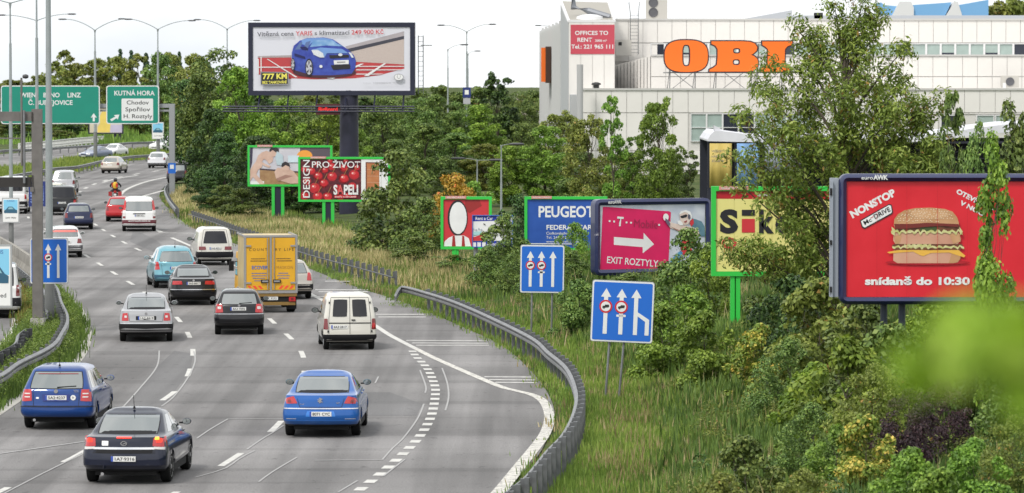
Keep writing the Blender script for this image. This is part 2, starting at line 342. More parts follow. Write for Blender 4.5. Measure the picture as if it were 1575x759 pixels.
# ================================================================ vehicles
BLACK = mat('black_plastic', (.014, .014, .016), .6, spec=.2); TYRE = mat('tyre_rubber', (.012, .012, .012), .9, spec=.15); VOID = mat('dark_underbody', (.008, .008, .008), .9)
ALLOY = mat('wheel_alloy', (.55, .55, .56), .35, metal=.8); STEELRIM = mat('grey_hubcap', (.33, .34, .35), .4, metal=.3)
GLASS = mat('car_glass', (.045, .062, .058), .05, spec=1.0, coat=1.0); GLASS.node_tree.nodes['Principled BSDF'].inputs['IOR'].default_value = 1.9; GLASS.node_tree.nodes['Principled BSDF'].inputs['Coat IOR'].default_value = 1.8; DGLASS = mat('dark_tinted_glass', (.012, .012, .016), .08, spec=.5)
REDL = mat('red_lamp_lens', (.45, .012, .015), .12, coat=1); REDD = mat('dark_red_lamp_lens', (.17, .008, .01), .12, coat=1); CLEARL = mat('clear_lamp_lens', (.62, .60, .58), .12, coat=1); ORL = mat('amber_lamp_lens', (.75, .25, .03), .15, coat=1)
BRAKE = mat('lit_brake_lamp', (.6, .02, .01), .2, emit=(1, .05, .02, .75)); AMBERLIT = mat('lit_amber_indicator', (.8, .3, .03), .2, emit=(1, .38, .03, 1.2))
CHROME = mat('chrome', (.75, .75, .76), .15, metal=1); PLATE = mat('number_plate_white', (.72, .72, .70), .45); INK = mat('black_ink', (.02, .02, .02), .6); EUBLUE = mat('plate_blue', (.03, .08, .4), .5)
SEAMD = mat('panel_gap', (.012, .012, .014), .8); WHITEP = mat('white_print', (.78, .78, .76), .6)
def paint(name, c, metal=.0, rough=.32): return mat(name, c, rough, metal=metal, coat=.85, spec=.2, bump=.012, bscale=2.5)
_paint0 = paint
def paint(*a, **k):
    m = _paint0(*a, **k); m.node_tree.nodes['Principled BSDF'].inputs['Coat IOR'].default_value = 1.5; return m
def interp_levels(lv, z):
    zs = [l[0] for l in lv]
    return [float(np.interp(z, zs, [l[k] for l in lv])) for k in (1, 2, 3)]
class Body:
    """car shell = stacked plan outlines; y=0 rear bumper, x across, z up"""
    def __init__(s, L, W, lv, rc=.22, fc=.42, bow=.07, grc=.13, belt=.92, crown=.05):
        s.L, s.W, s.lv, s.rc, s.fc, s.bow, s.grc, s.belt, s.crown = L, W, lv, rc, fc, bow, grc, belt, crown
    def half(s, z):
        r, f, w = interp_levels(s.lv, z); w = w * s.W / 2
        k = min(1, max(0, (z - s.belt) / .15)); rc = s.rc * (1 - k) + s.grc * k; fc = s.fc * (1 - k) + .22 * k
        rc = min(rc, (f - r) * .3); fc = min(fc, (f - r) * .3); bow = s.bow; pts = []
        for i in range(7):
            t = i / 6; pts.append((t * (w - rc), r + bow * t * t))
        for i in range(1, 7):
            a = math.pi / 2 * i / 6; pts.append((w - rc + rc * math.sin(a), r + bow + rc * (1 - math.cos(a))))
        y0, y1 = r + bow + rc, f - bow * 1.6 - fc
        for i in range(1, 14):
            t = i / 14; barrel = 1 - .035 * (2 * t - 1) ** 2 + .035
            pts.append((w * (barrel if 0 < t < 1 else 1) if False else w * (1 + .018 * (1 - (2 * t - 1) ** 2)), y0 + (y1 - y0) * t))
        for i in range(0, 7):
            a = math.pi / 2 * i / 6; pts.append((w - fc + fc * math.cos(a), y1 + fc * math.sin(a)))
        for i in range(1, 7):
            t = 1 - i / 6; pts.append((t * (w - fc), f - bow * 1.6 * t * t))
        return pts
    NR = 13
    def rear_y(s, x, z):
        p = s.half(z)[:s.NR]; return float(np.interp(abs(x), [q[0] for q in p], [q[1] for q in p]))
    def front_y(s, x, z):
        p = s.half(z)[-12:][::-1]; return float(np.interp(abs(x), [q[0] for q in p], [q[1] for q in p]))
    def side_x(s, y, z):
        p = s.half(z)[7:-5]; return float(np.interp(y, [q[1] for q in p], [q[0] for q in p]))
    def shell(s, name, m, parent, arches=(), dz=.05):
        zs = sorted(set([l[0] for l in s.lv])); lev = []
        for a, b in zip(zs[:-1], zs[1:]):
            k = max(1, int(math.ceil((b - a) / dz))); lev += [a + (b - a) * i / k for i in range(k)]
        lev.append(zs[-1]); v = []; f = []; n = None
        for z in lev:
            h = s.half(z); ring = [(x, y, z) for x, y in h] + [(-x, y, z) for x, y in h[::-1][1:-1]]
            n = len(ring); v += ring
        for i in range(len(lev) - 1):
            for j in range(n):
                a, b, c, d = i * n + j, i * n + (j + 1) % n, (i + 1) * n + (j + 1) % n, (i + 1) * n + j
                cx, cy, cz = [sum(v[q][k] for q in (a, b, c, d)) / 4 for k in range(3)]
                if any((cy - ay) ** 2 + (cz - az) ** 2 < (ar * .93) ** 2 for ay, az, ar in arches) and abs(cx) > s.W * .36: continue
                f.append((a, b, c, d))
        top = (len(lev) - 1) * n; z = lev[-1]; h = s.half(z)
        # crowned roof: inner rings
        cy = (h[0][1] + h[-1][1]) / 2; base = top
        ring0 = v[top:top + n]
        for q, (kk, dzz) in enumerate(((.86, .55), (.6, .85), (.3, .97))):
            v += [(x * kk, cy + (y - cy) * kk, z + s.crown * dzz) for x, y, _ in ring0]
            st = len(v) - n
            for j in range(n): f.append((base + j, base + (j + 1) % n, st + (j + 1) % n, st + j))
            base = st
        v.append((0, cy, z + s.crown)); f += [(base + j, base + (j + 1) % n, len(v) - 1) for j in range(n)]
        f.append(tuple(range(n))[::-1])
        return mesh_obj(name, v, f, m, parent, True, 38)
    def patch(s, name, m, parent, kind, q, off=.006, rnd=.12, nu=10, nv=5, skirt=.012):
        """panel hugging the shell. q = 4 corners: (x,z) for rear/front, (y,z) for left/right, in ring order"""
        v = []; idx = {}
        def P(a, b, o):
            if kind == 'rear': return (a, s.rear_y(a, b) - o, b)
            if kind == 'front': return (a, s.front_y(a, b) + o, b)
            x = s.side_x(a, b) + o; return ((x if kind == 'right' else -x), a, b)
        for i in range(nu + 1):
            for j in range(nv + 1):
                a, b = -1 + 2 * i / nu, -1 + 2 * j / nv
                a2, b2 = a * math.sqrt(max(0, 1 - rnd * b * b / 2)), b * math.sqrt(max(0, 1 - rnd * a * a / 2))
                k = 1 / math.sqrt(1 - rnd / 2) * (1 - .12 * rnd) ; a2 *= 1 / math.sqrt(1 - 0 * rnd / 2); U, V_ = (a2 + 1) / 2, (b2 + 1) / 2
                p = [(1 - U) * (1 - V_) * q[0][c] + U * (1 - V_) * q[1][c] + U * V_ * q[2][c] + (1 - U) * V_ * q[3][c] for c in (0, 1)]
                idx[i, j] = len(v); v.append(P(p[0], p[1], off))
                
        f = [(idx[i, j], idx[i + 1, j], idx[i + 1, j + 1], idx[i, j + 1]) for i in range(nu) for j in range(nv)]
        bd = [(i, 0) for i in range(nu)] + [(nu, j) for j in range(nv)] + [(i, nv) for i in range(nu, 0, -1)] + [(0, j) for j in range(nv, 0, -1)]
        if skirt:
            cx = s.W * 0; st = len(v)
            for b in bd:
                x, y, z = v[idx[b]]
                if kind == 'rear': v.append((x, y + skirt, z))
                elif kind == 'front': v.append((x, y - skirt, z))
                else: v.append((x - (skirt if kind == 'right' else -skirt), y, z))
            k = len(bd); f += [(idx[bd[i]], st + i, st + (i + 1) % k, idx[bd[(i + 1) % k]]) for i in range(k)]
        return mesh_obj(name, v, f, m, parent, True, 50)
    def band(s, name, m, parent, z0, z1, ymax, off=.012, nz=3, ymin=None, front=False):
        """bumper or trim strip wrapped round the rear (or the front)"""
        v = []; f = []; n = None
        for k in range(nz + 1):
            z = z0 + (z1 - z0) * k / nz; h = s.half(z)
            if front: h = h[::-1]; seq = [(x, y) for x, y in h if y > s.L - ymax]
            else: seq = [(x, y) for x, y in h if y < ymax]
            seq = seq[:16] if not front else seq[:15]
            n = n or len(seq); seq = seq[:n]
            while len(seq) < n: seq.append(seq[-1])
            bulge = off * (1 if 0 < k < nz or nz == 1 else .45)
            row = []
            for x, y in seq:
                dx = x / (s.W / 2); row.append((x + bulge * dx, y + (bulge if front else -bulge) * (1 - dx * .6), z))
            ring = [(-x, y, z) for x, y, z in row[::-1][:-1]] + row; v += ring
        n = 2 * n - 1
        for k in range(nz):
            for j in range(n - 1): f.append((k * n + j, k * n + j + 1, (k + 1) * n + j + 1, (k + 1) * n + j))
        return mesh_obj(name, v, f, m, parent, True, 45)
_wh = {}
def wheel(parent, x, y, r, kind, side, w=.2):
    key = (round(r, 3), kind, w)
    if key not in _wh:
        e = bpy.data.objects.new('wheel', None)
        hw = w / 2
        _wh[key] = (MB().lathe([(r * .66, -hw), (r * .9, -hw), (r * .975, -hw * .86), (r, -hw * .6), (r, hw * .6), (r * .975, hw * .86), (r * .9, hw), (r * .66, hw)], 24, axis='x'), None)
    tm = _wh[key][0]
    wp = MB(); wp.add(tm.v, tm.f); o = wp.build('wheel', TYRE, parent, True, loc=(x, y, r))
    rb = MB(); fx = w / 2 * side
    rb.lathe([(r * .66, fx * .9), (r * .64, fx * 1.02), (r * .58, fx * .8), (r * .5, fx * .55), (r * .05, fx * .5)], 20, axis='x')
    rb.build('wheel_well', VOID if kind == 'alloy' else STEELRIM, o, True)
    if kind == 'alloy':
        sp = MB(); sp.lathe([(r * .67, fx * .88), (r * .66, fx * 1.03), (r * .6, fx * .98), (r * .6, fx * .8)], 20, axis='x'); sp.f = sp.f[:-2]
        for k in range(7):
            a = 2 * math.pi * k / 7; ca, sa = math.cos(a), math.sin(a)
            sp.prism([(ca * r * .1 - sa * .025, sa * r * .1 + ca * .025), (ca * r * .62 - sa * .02, sa * r * .62 + ca * .02), (ca * r * .62 + sa * .02, sa * r * .62 - ca * .02), (ca * r * .1 + sa * .025, sa * r * .1 - ca * .025)], fx * .75, fx * .98, 'x')
        sp.lathe([(.001, fx * .7), (r * .16, fx * .8), (r * .16, fx * 1.0), (.001, fx * 1.03)], 12, axis='x')
        sp.build('rim', ALLOY, o)
    else:
        sp = MB(); sp.lathe([(r * .62, fx * .9), (r * .6, fx * 1.05), (r * .3, fx * 1.1), (r * .05, fx * 1.12)], 20, axis='x'); sp.build('rim', STEELRIM, o, True)
    return o
ROADD = [60, 88, 105, 116, 125, 134, 150, 180, 205, 246, 300, 340, 375, 420, 520]
ROADH = [4, 2.8, 1.5, 0, -2.5, -5, -8, -8.5, -9.5, -9.5, -5, 0, 8, 15, 25]
PROF = {}
def sedan_lv(L, H, deck=1.0, dl=.42, rr=1.3, ws=1.35, wr=2.15, belt=.9, tuck=.72, nose=.72):
    return [(.28, .20, L - .25, .90), (.345, .07, L - .10, .96), (.42, .0, L - .01, .995), (.56, .0, L, 1.0), (.66, .02, L - .01, 1.0), (nose, .035, L - .06, .995), (nose + .07, .05, L - .35, .985),
            (belt, .065, L - ws + .25, .96), (deck - .015, .10, L - ws + .05, .925), (deck, .16, L - ws - .02, .905), (deck + .018, dl, L - ws - .08, .885),
            (H - .09, rr, L - wr, tuck), (H - .05, rr + .12, L - wr - .1, tuck - .045), (H - .025, rr + .25, L - wr - .25, tuck - .10)]
def hatch_lv(L, H, belt=.93, rr=.62, ws=1.1, wr=1.9, tuck=.74, gl=.12, nose=.75):
    return [(.28, .18, L - .25, .91), (.345, .06, L - .10, .965), (.42, .0, L - .01, .995), (.56, .0, L, 1.0), (.66, .03, L - .01, 1.0), (nose, .05, L - .06, .995), (nose + .07, .06, L - .35, .985),
            (belt, .085, L - ws + .15, .955), (belt + .06, gl, L - ws - .02, .915),
            (H - .09, rr, L - wr, tuck), (H - .05, rr + .06, L - wr - .1, tuck - .04), (H - .025, rr + .16, L - wr - .25, tuck - .09)]
def base_vehicle(name, label, cat, px, py, yaw=None, D=None, group='vehicles on the motorway'):
    """rear-bumper centre stands over picture point (px,py) on the road"""
    p = G(px, py); h = np.interp(p.y, ROADD, ROADH) if yaw is None else yaw
    h = math.radians(float(h)); k = .72 if cat != 'motorcycle' else .1
    return thing(name, label, cat, (p.x - math.sin(h) * k, p.y - math.cos(h) * k, 0), -h, group)
def fit_common(B, t, m, sp, kind='hatch'):
    L, W = B.L, B.W; ws, H = sp.get('wheel_r', .31), sp['H']
    ya, yb = sp.get('ya', .85), L - sp.get('yf', .85)
    arches = [(ya, ws, ws + .055), (yb, ws, ws + .055)]
    B.shell('body', m, t, arches)
    # underbody + arch liners
    mb = MB(); mb.box(-W * .36, W * .36, .30, L - .3, .19, .5); mb.box(-W * .48, W * .48, ya + .45, yb - .45, .19, .4)
    mb.build('underbody', VOID, t)
    for y in (ya, yb):
        for sd in (-1, 1):
            a = MB(); n = 14; R0, R1 = ws + .035, ws + .085; v = []; f = []
            for i in range(n + 1):
                an = math.pi * (-.06 + 1.12 * i / n)
                for R in (R0, R1):
                    yy, zz = y + R * math.cos(an), ws + R * math.sin(an); zz = max(zz, .29)
                    x = B.side_x(min(max(yy, .3), L - .4), zz) + .006; v.append((sd * x, yy, zz))
            for i in range(n): f.append((2 * i, 2 * i + 1, 2 * i + 3, 2 * i + 2) if sd > 0 else (2 * i, 2 * i + 2, 2 * i + 3, 2 * i + 1))
            # liner going inwards
            for i in range(n + 1):
                x, yy, zz = v[2 * i]; v.append((x - sd * .25, yy, zz))
            o = len(v) - n - 1
            for i in range(n): f.append((2 * i, 2 * i + 2, o + i + 1, o + i))
            mesh_obj('wheel_arch', v, f, BLACK if sp.get('plastic_arch') else m, t, True, 40)
            wheel(t, sd * (W / 2 - .115), y, ws, sp.get('rim', 'alloy'), sd, sp.get('tw', .2))
def plate(B, t, txt, z, x=0, w=.52, h=.11, m=PLATE, recess=None):
    y = B.rear_y(x, z) - .014 - .01
    o = MB().box(-w / 2, w / 2, 0, .012, -h / 2, h / 2).build('number_plate', m, t, loc=(x, y, z))
    MB().box(-w / 2, -w / 2 + .045, -.003, .0, -h / 2, h / 2).build('country_band', EUBLUE, o)
    if txt: text('lettering', txt, h * .62, INK, o, (.02, -.004, -h * .31), width=w * .80, align='CENTER', bold=.02)
    return o
def mirrors(B, t, m, y, z, glass=True, size=1.0):
    for sd in (-1, 1):
        x = B.side_x(y, z - .08); s = size
        mb = MB(); mb.lathe([(.001, .0), (.055, .015), (.075, .05), (.07, .10), (.045, .14), (.001, .15)], 12, axis='y')
        o = mb.build('mirror', m, t, True, loc=(sd * (x + .14), y - .02, z + .02)); o.scale = (1.35 * s, .8, 1.0 * s)
        MB().lathe([(.001, -.004), (.062, -.004), (.062, .012)], 14, axis='y').build('mirror_glass', GLASS, o, loc=(0, 0.006, 0))
        MB().box(min(0, -sd * .12), max(0, -sd * .12), .04, .08, -.05, -.015).build('mirror_arm', BLACK, o)
def gap(B, t, kind, pts, w=.010, m=None, name='panel_gap'):
    mb = MB()
    for (a, b), (c, d) in zip(pts[:-1], pts[1:]):
        k = max(1, int(math.hypot(c - a, d - b) / .08)); L_ = math.hypot(c - a, d - b) or 1; nxx, nyy = -(d - b) / L_ * w / 2, (c - a) / L_ * w / 2; v = []
        for i in range(k + 1):
            u = i / k; p, q = a + (c - a) * u, b + (d - b) * u
            for sg in (-1, 1):
                pp, qq = p + nxx * sg, q + nyy * sg
                if kind == 'rear': v.append((pp, B.rear_y(pp, qq) - .0075, qq))
                else: x = B.side_x(pp, qq) + .0055; v.append((x if kind == 'right' else -x, pp, qq))
        mb.add(v, [(2 * i, 2 * i + 1, 2 * i + 3, 2 * i + 2) for i in range(k)])
    return mb.build(name, m or SEAMD, t)
def mirrorq(q): return [(-a, b) for a, b in (q[1], q[0], q[3], q[2])]
def car(label, px, py, kind, L, W, H, color, sp=None, yaw=None, name='parked', cat='car', lod=2, group='vehicles on the motorway', oncoming=False):
    H = H + .035; sp = dict(sp or {}); sp['H'] = H
    t = base_vehicle(name, label, cat, px, py, yaw, group=group)
    if kind == 'sedan': lv = sedan_lv(L, H, **sp.get('lv', {}))
    else: lv = hatch_lv(L, H, **sp.get('lv', {}))
    B = Body(L, W, lv, **sp.get('body', {})); fit_common(B, t, color, sp)
    belt = lv[7][0] if kind != 'sedan' else sp.get('lv', {}).get('deck', 1.0)
    zt = H - .10; tk = lv[-3][3] * W / 2
    # glass
    rw = sp.get('rear_glass')
    if not rw:
        if kind == 'sedan': z0 = lv[10][0] + .012; rw = (.80, z0, .93, zt - .005)
        else: rw = (.80, belt + .07, .86, zt - .02)
    g = sp.get('glass', GLASS)
    wb = interp_levels(lv, rw[1])[2] * W / 2 * rw[0]; wt = interp_levels(lv, rw[3])[2] * W / 2 * rw[2]
    if lod > 1: B.patch('window_seal', BLACK, t, 'rear', [(-wb - .022, rw[1] - .016), (wb + .022, rw[1] - .016), (wt + .02, rw[3] + .014), (-wt - .02, rw[3] + .014)], .004, .10)
    B.patch('rear_window', g, t, 'rear', [(-wb, rw[1]), (wb, rw[1]), (wt, rw[3]), (-wt, rw[3])], .009, .10, 12, 6)
    zb = max(belt, .9) + .05 if kind != 'sedan' else lv[10][0] + .01
    r0, f0, w0 = interp_levels(lv, zb); r1, f1, w1 = interp_levels(lv, zt - .02)
    f0t = f1
    wf0, wf1 = w0 * W / 2 * .9, w1 * W / 2 * .9
    B.patch('windscreen', g, t, 'front', [(wf0, zb + .02), (-wf0, zb + .02), (-wf1, zt), (wf1, zt)], .008, .08, 10, 5)
    rb, rt, fb, ft = r0 + B.grc + sp.get('c_pillar', .28), r1 + B.grc + sp.get('c_top', .16), f0 - .42, f1 - .18
    mid = sp.get('b_pillar', .53); n = sp.get('side_windows', 2 if kind == 'sedan' else 3)
    for side in ('left', 'right'):
        cuts = [0, .48, 1] if n == 2 else ([0, .26, .60, 1] if n == 3 else [0, 1])
        for a, b in zip(cuts[:-1], cuts[1:]):
            ya0, ya1 = rb + (fb - rb) * a + .03, rb + (fb - rb) * b - .02; yb0, yb1 = rt + (ft - rt) * a + .03, rt + (ft - rt) * b - .02
            B.patch('side_window', g, t, side, [(ya0, zb), (ya1, zb), (yb1, zt - .02), (yb0, zt - .02)] if side == 'right' else [(ya1, zb), (ya0, zb), (yb0, zt - .02), (yb1, zt - .02)], .006, .10, 6, 4)
        if lod > 1:
            yd = (rb + fb) / 2
            for yy in (sp.get('ya', .85) + .42, yd + .05, L - sp.get('yf', .85) - .42):
                gap(B, t, side, [(yy, .3), (yy + (.02), zb - .03)])
            gap(B, t, side, [(sp.get('ya', .85) + .42, .3), (L - sp.get('yf', .85) - .42, .3)])
            for yy in (yd + .12, yd + 1.05):
                x = B.side_x(yy, zb - .12); sg = 1 if side == 'right' else -1
                MB().box(-.012, .012, -.09, .09, -.014, .014).build('door_handle', sp.get('handle', color), t, loc=(sg * (x + .012), yy, zb - .11))
            if sp.get('side_trim'): gap(B, t, side, [(sp.get('ya', .85) + .45, .52), (L - sp.get('yf', .85) - .45, .52)], .05, BLACK, 'side_trim')
    # bumper and lights
    if sp.get('bumper'): B.band('bumper', sp['bumper'][2], t, sp['bumper'][0], sp['bumper'][1], .62)
    B.band('lower_valance', BLACK, t, .28, sp.get('valance', .36), .5, .004, 2)
    B.band('front_bumper', sp['bumper'][2] if sp.get('bumper') else BLACK, t, .29, .46, .5, .012, 3, front=True)
    if sp.get('strip'): z_, hh, mm = sp['strip']; B.band('trim_strip', mm, t, z_, z_ + hh, .35, .014, 1)
    for q, mm in sp.get('lamps', []):
        B.patch('tail_light', mm, t, 'rear', q, .012, .12, 5, 5); B.patch('tail_light', mm, t, 'rear', mirrorq(q), .012, .12, 5, 5)
    for q, mm in sp.get('lamp_inner', []):
        B.patch('lamp_segment', mm, t, 'rear', q, .017, .3, 4, 4); B.patch('lamp_segment', mm, t, 'rear', mirrorq(q), .017, .3, 4, 4)
    for q, mm, nm in sp.get('patches', []): B.patch(nm, mm, t, 'rear', q, .016, .06, 8, 3)
    for q in ([(W * .42, .62), (W * .22, .60), (W * .22, .70), (W * .40, .73)],):
        B.patch('headlight', CLEARL, t, 'front', q, .01, .3, 4, 3); B.patch('headlight', CLEARL, t, 'front', mirrorq(q), .01, .3, 4, 3)
    B.patch('grille', BLACK, t, 'front', [(W * .19, .56), (-W * .19, .56), (-W * .19, .66), (W * .19, .66)], .008, .1, 6, 2)
    if sp.get('plate'): plate(B, t, *sp['plate'])
    mirrors(B, t, sp.get('mirror', color), fb + .12 if kind != 'van' else fb + .1, zb + .06)
    if lod > 1:
        for pts in sp.get('gaps', []): gap(B, t, 'rear', pts)
    if sp.get('aerial') is not None:
        y = sp['aerial']; MB().tube([(0, y, H + .0), (0, y - .12, H + .30)], .006, 5).build('aerial', BLACK, t)
        MB().lathe([(.03, 0), (.02, .05), (.001, .06)], 8, (0, y, H + .0)).build('aerial_base', BLACK, t)
    if sp.get('wiper'):
        x0, x1, z_ = sp['wiper']; MB().tube([(x0, B.rear_y(x0, z_) - .03, z_), (x1, B.rear_y(x1, z_ + .03) - .025, z_ + .025)], .011, 5).build('wiper', BLACK, t)
    if sp.get('exhaust'):
        x, z_ = sp['exhaust']; MB().lathe([(.035, -.04), (.035, .1)], 10, (x, .04, z_), 'y').build('exhaust', CHROME, t)
    if sp.get('rails'):
        for sd in (-1, 1):
            xx = sd * (tk - .05); MB().tube([(xx, r1 + .3, H - .04), (xx, r1 + .45, H + .03), (xx, f1 - .4, H + .04), (xx, f1 - .2, H - .03)], .018, 6).build('roof_rail', BLACK, t, True)
    return t, B
def emblem(B, t, x, z, r=.045, m=CHROME, ring=True):
    y = B.rear_y(x, z) - .012
    mb = MB().lathe([(r, 0), (r * .95, .012)], 14, (0, 0, 0), 'y'); o = mb.build('emblem', m, t, loc=(x, y - .012, z)); return o
def badge(B, t, s, x, z, h, m=CHROME, name='lettering'):
    return text(name, s, h, m, t, (x, B.rear_y(x, z) - .013, z), bold=.02)
G_ = 'cars driving away on the main carriageway'
# ---- 1 near dark saloon
navy = paint('midnight_blue_paint', (.003, .006, .022), .1)
t, B = car('near midnight-blue saloon braking at the lower left, bright chrome strip on its boot lid', 198, 742, 'sedan', 4.6, 1.80, 1.46, navy, yaw=3.5, name='saloon_car', group=G_, sp=dict(
    lv=dict(deck=1.02, dl=.55, rr=1.30, tuck=.70), wheel_r=.33, ya=.9, tw=.215, aerial=1.55, plate=('1A7·9316', .56), valance=.33,
    lamps=[([(.60, .82), (.885, .80), (.86, 1.02), (.62, 1.03)], REDL)], lamp_inner=[([(.67, .90), (.80, .90), (.79, .99), (.68, .99)], BRAKE)],
    patches=[([(-.66, .755), (.66, .755), (.66, .80), (-.66, .80)], CHROME, 'chrome_strip'), ([(-.60, .68), (.60, .68), (.61, .745), (-.61, .745)], BLACK, 'boot_recess'), ([(-.16, .985), (.16, .985), (.16, 1.015), (-.16, 1.015)], BRAKE, 'high_brake_light'),
             ([(.62, .765), (.86, .745), (.86, .80), (.62, .81)], CLEARL, 'reversing_light'), ([(-.86, .745), (-.62, .765), (-.62, .81), (-.86, .80)], CLEARL, 'reversing_light'),
             ([(-.47, .83), (-.33, .83), (-.33, .93), (-.47, .93)], WHITEP, 'sticker')],
    gaps=[[(-.66, .68), (.66, .68)], [(-.62, 1.0), (-.64, .68)], [(.62, 1.0), (.64, .68)]], exhaust=(-.45, .24)))
B.patch('indicator_lit', AMBERLIT, t, 'rear', [(.64, .955), (.74, .955), (.73, 1.015), (.65, 1.015)], .02, .3, 4, 4)
e_ = MB()
for i in range(20):
    a, b = 2 * math.pi * i / 20, 2 * math.pi * (i + 1) / 20
    e_.prism([(.068 * math.cos(a), .05 * math.sin(a)), (.068 * math.cos(b), .05 * math.sin(b)), (.05 * math.cos(b), .036 * math.sin(b)), (.05 * math.cos(a), .036 * math.sin(a))], -.012, 0)
e_.prism([(-.09, -.012), (.0, -.006), (-.01, -.02 + .03), (.09, .012), (0, -.014 + .004), (.01, -.018)], -.014, -.002)
e_.build('emblem', CHROME, t, loc=(0, B.rear_y(0, .88) - .012, .88)); badge(B, t, 'CZ', -.44, .855, .045, INK)
# ---- 2 blue estate
blue = paint('deep_blue_paint', (.003, .042, .20), .15)
t, B = car('bright dark-blue estate car at the left edge with a white round sticker on its tailgate', 92, 659, 'hatch', 4.57, 1.77, 1.48, blue, yaw=1.8, name='estate_car', group=G_, sp=dict(
    lv=dict(belt=.95, rr=.55, ws=1.25, wr=2.0, tuck=.74), wheel_r=.325, ya=.95, aerial=.75, plate=('5A2·4237', .80), wiper=(.02, .48, 1.05),
    lamps=[([(.59, .72), (.86, .70), (.83, .99), (.61, 1.0)], REDL)], lamp_inner=[([(.64, .80), (.78, .80), (.78, .83), (.64, .83)], CLEARL), ([(.64, .88), (.78, .88), (.78, .91), (.64, .91)], CLEARL)],
    patches=[([(-.32, .71), (.32, .71), (.34, .88), (-.34, .88)], paint('deep_blue_recess', (.006, .022, .17), .15), 'plate_recess'), ([(-.5, 1.345), (.5, 1.345), (.49, 1.365), (-.49, 1.365)], REDD, 'high_brake_light')],
    gaps=[[(-.57, 1.0), (-.55, .60), (.55, .60), (.57, 1.0)], [(-.86, .60), (.86, .60)]], strip=(.57, .018, BLACK), exhaust=(-.52, .26), bumper=(.36, .56, blue)))
emblem(B, t, 0, .955, .05); badge(B, t, 'TDI', .42, .93, .055); emblem(B, t, .42, .80, .065, WHITEP); emblem(B, t, .42, .80, .03, INK); B.patch('sticker', WHITEP, t, 'rear', [(-.49, .77), (-.42, .77), (-.42, .81), (-.49, .81)], .01, .1, 3, 2)
# ---- 3 bright blue saloon
bb = paint('bright_blue_paint', (.007, .095, .36), .2)
t, B = car('bright mid-blue saloon alone in the right lane with flared red lamps and pale lion badge', 496, 671, 'sedan', 4.68, 1.81, 1.45, bb, yaw=1.2, name='saloon_car', group=G_, sp=dict(
    lv=dict(deck=1.03, dl=.58, rr=1.35, tuck=.69), wheel_r=.325, ya=1.0, tw=.21, plate=('8071 CYC', .585), mirror=paint('teal_mirror', (.01, .07, .10), .2),
    lamps=[([(.55, .83), (.885, .82), (.84, .95), (.645, 1.005)], REDL)], lamp_inner=[([(.70, .85), (.80, .85), (.79, .92), (.72, .92)], REDD)],
    strip=(.70, .022, CHROME), bumper=(.34, .68, bb), patches=[([(-.36, .52), (.36, .52), (.32, .65), (-.32, .65)], paint('light_blue_recess', (.04, .2, .6), .2), 'plate_recess'), ([(-.85, .46), (-.58, .46), (-.58, .475), (-.85, .475)], CHROME, 'reflector'), ([(.58, .46), (.85, .46), (.85, .475), (.58, .475)], CHROME, 'reflector')],
    gaps=[[(-.56, .95), (-.50, .745), (.50, .745), (.56, .95)]]))
lion = [(-.03, -.055), (-.012, -.02), (-.045, -.03), (-.055, -.012), (-.02, .0), (-.06, .01), (-.05, .028), (-.015, .02), (-.03, .05), (.0, .06), (.03, .052), (.028, .03), (.045, .045), (.05, .02), (.02, .01), (.03, -.01), (.055, -.03), (.04, -.04), (.015, -.022), (.005, -.05)]
MB().prism([(a * 1.15, b * 1.15) for a, b in lion], -.012, 0).build('emblem', CHROME, t, loc=(-.01, B.rear_y(0, .90) - .01, .90)); badge(B, t, 'PEUGEOT', -.50, .80, .028); badge(B, t, '407', .37, .825, .04)
# ---- 4 silver-grey saloon
sg = paint('grey_silver_paint', (.36, .36, .37), .55); 
t, B = car('silver-grey saloon in the middle lane with black lower bumper, seen square from behind', 225, 525, 'sedan', 4.7, 1.74, 1.46, sg, yaw=-4.6, name='saloon_car', group=G_, sp=dict(
    lv=dict(deck=1.03, dl=.60, rr=1.35, tuck=.70), wheel_r=.31, rim='steel', aerial=1.6, plate=('1A2·4419', .79), bumper=(.30, .60, BLACK),
    lamps=[([(.56, .70), (.79, .70), (.76, .94), (.60, .96)], REDL)], lamp_inner=[([(.62, .80), (.70, .80), (.70, .87), (.62, .87)], CLEARL)],
    patches=[([(-.33, .725), (.33, .725), (.33, .855), (-.33, .855)], BLACK, 'plate_recess')], strip=(.605, .018, CHROME), gaps=[[(-.58, .96), (-.53, .68), (.53, .68), (.58, .96)]]))
emblem(B, t, 0, .93, .045)
# ---- 5 black hatchback
blk = paint('black_paint', (.005, .005, .007), .1)
t, B = car('black small hatchback behind the yellow lorry with twin-square red lamps', 368, 514, 'hatch', 3.97, 1.65, 1.45, blk, yaw=-3.6, name='hatchback_car', group=G_, sp=dict(
    lv=dict(belt=.96, rr=.38, ws=1.0, wr=1.75, tuck=.72), wheel_r=.29, ya=.62, plate=('4A3·7092', .88, -.03), wiper=(.0, .42, 1.06), rim='steel',
    lamps=[([(.53, .76), (.80, .74), (.77, 1.03), (.57, 1.04)], REDL)], lamp_inner=[([(.60, .87), (.72, .87), (.72, .96), (.60, .96)], CLEARL)], strip=(.70, .015, CHROME), bumper=(.33, .69, blk), gaps=[[(-.54, .8), (-.52, .71), (.52, .71), (.54, .8)]]))
emblem(B, t, 0, .985, .042)
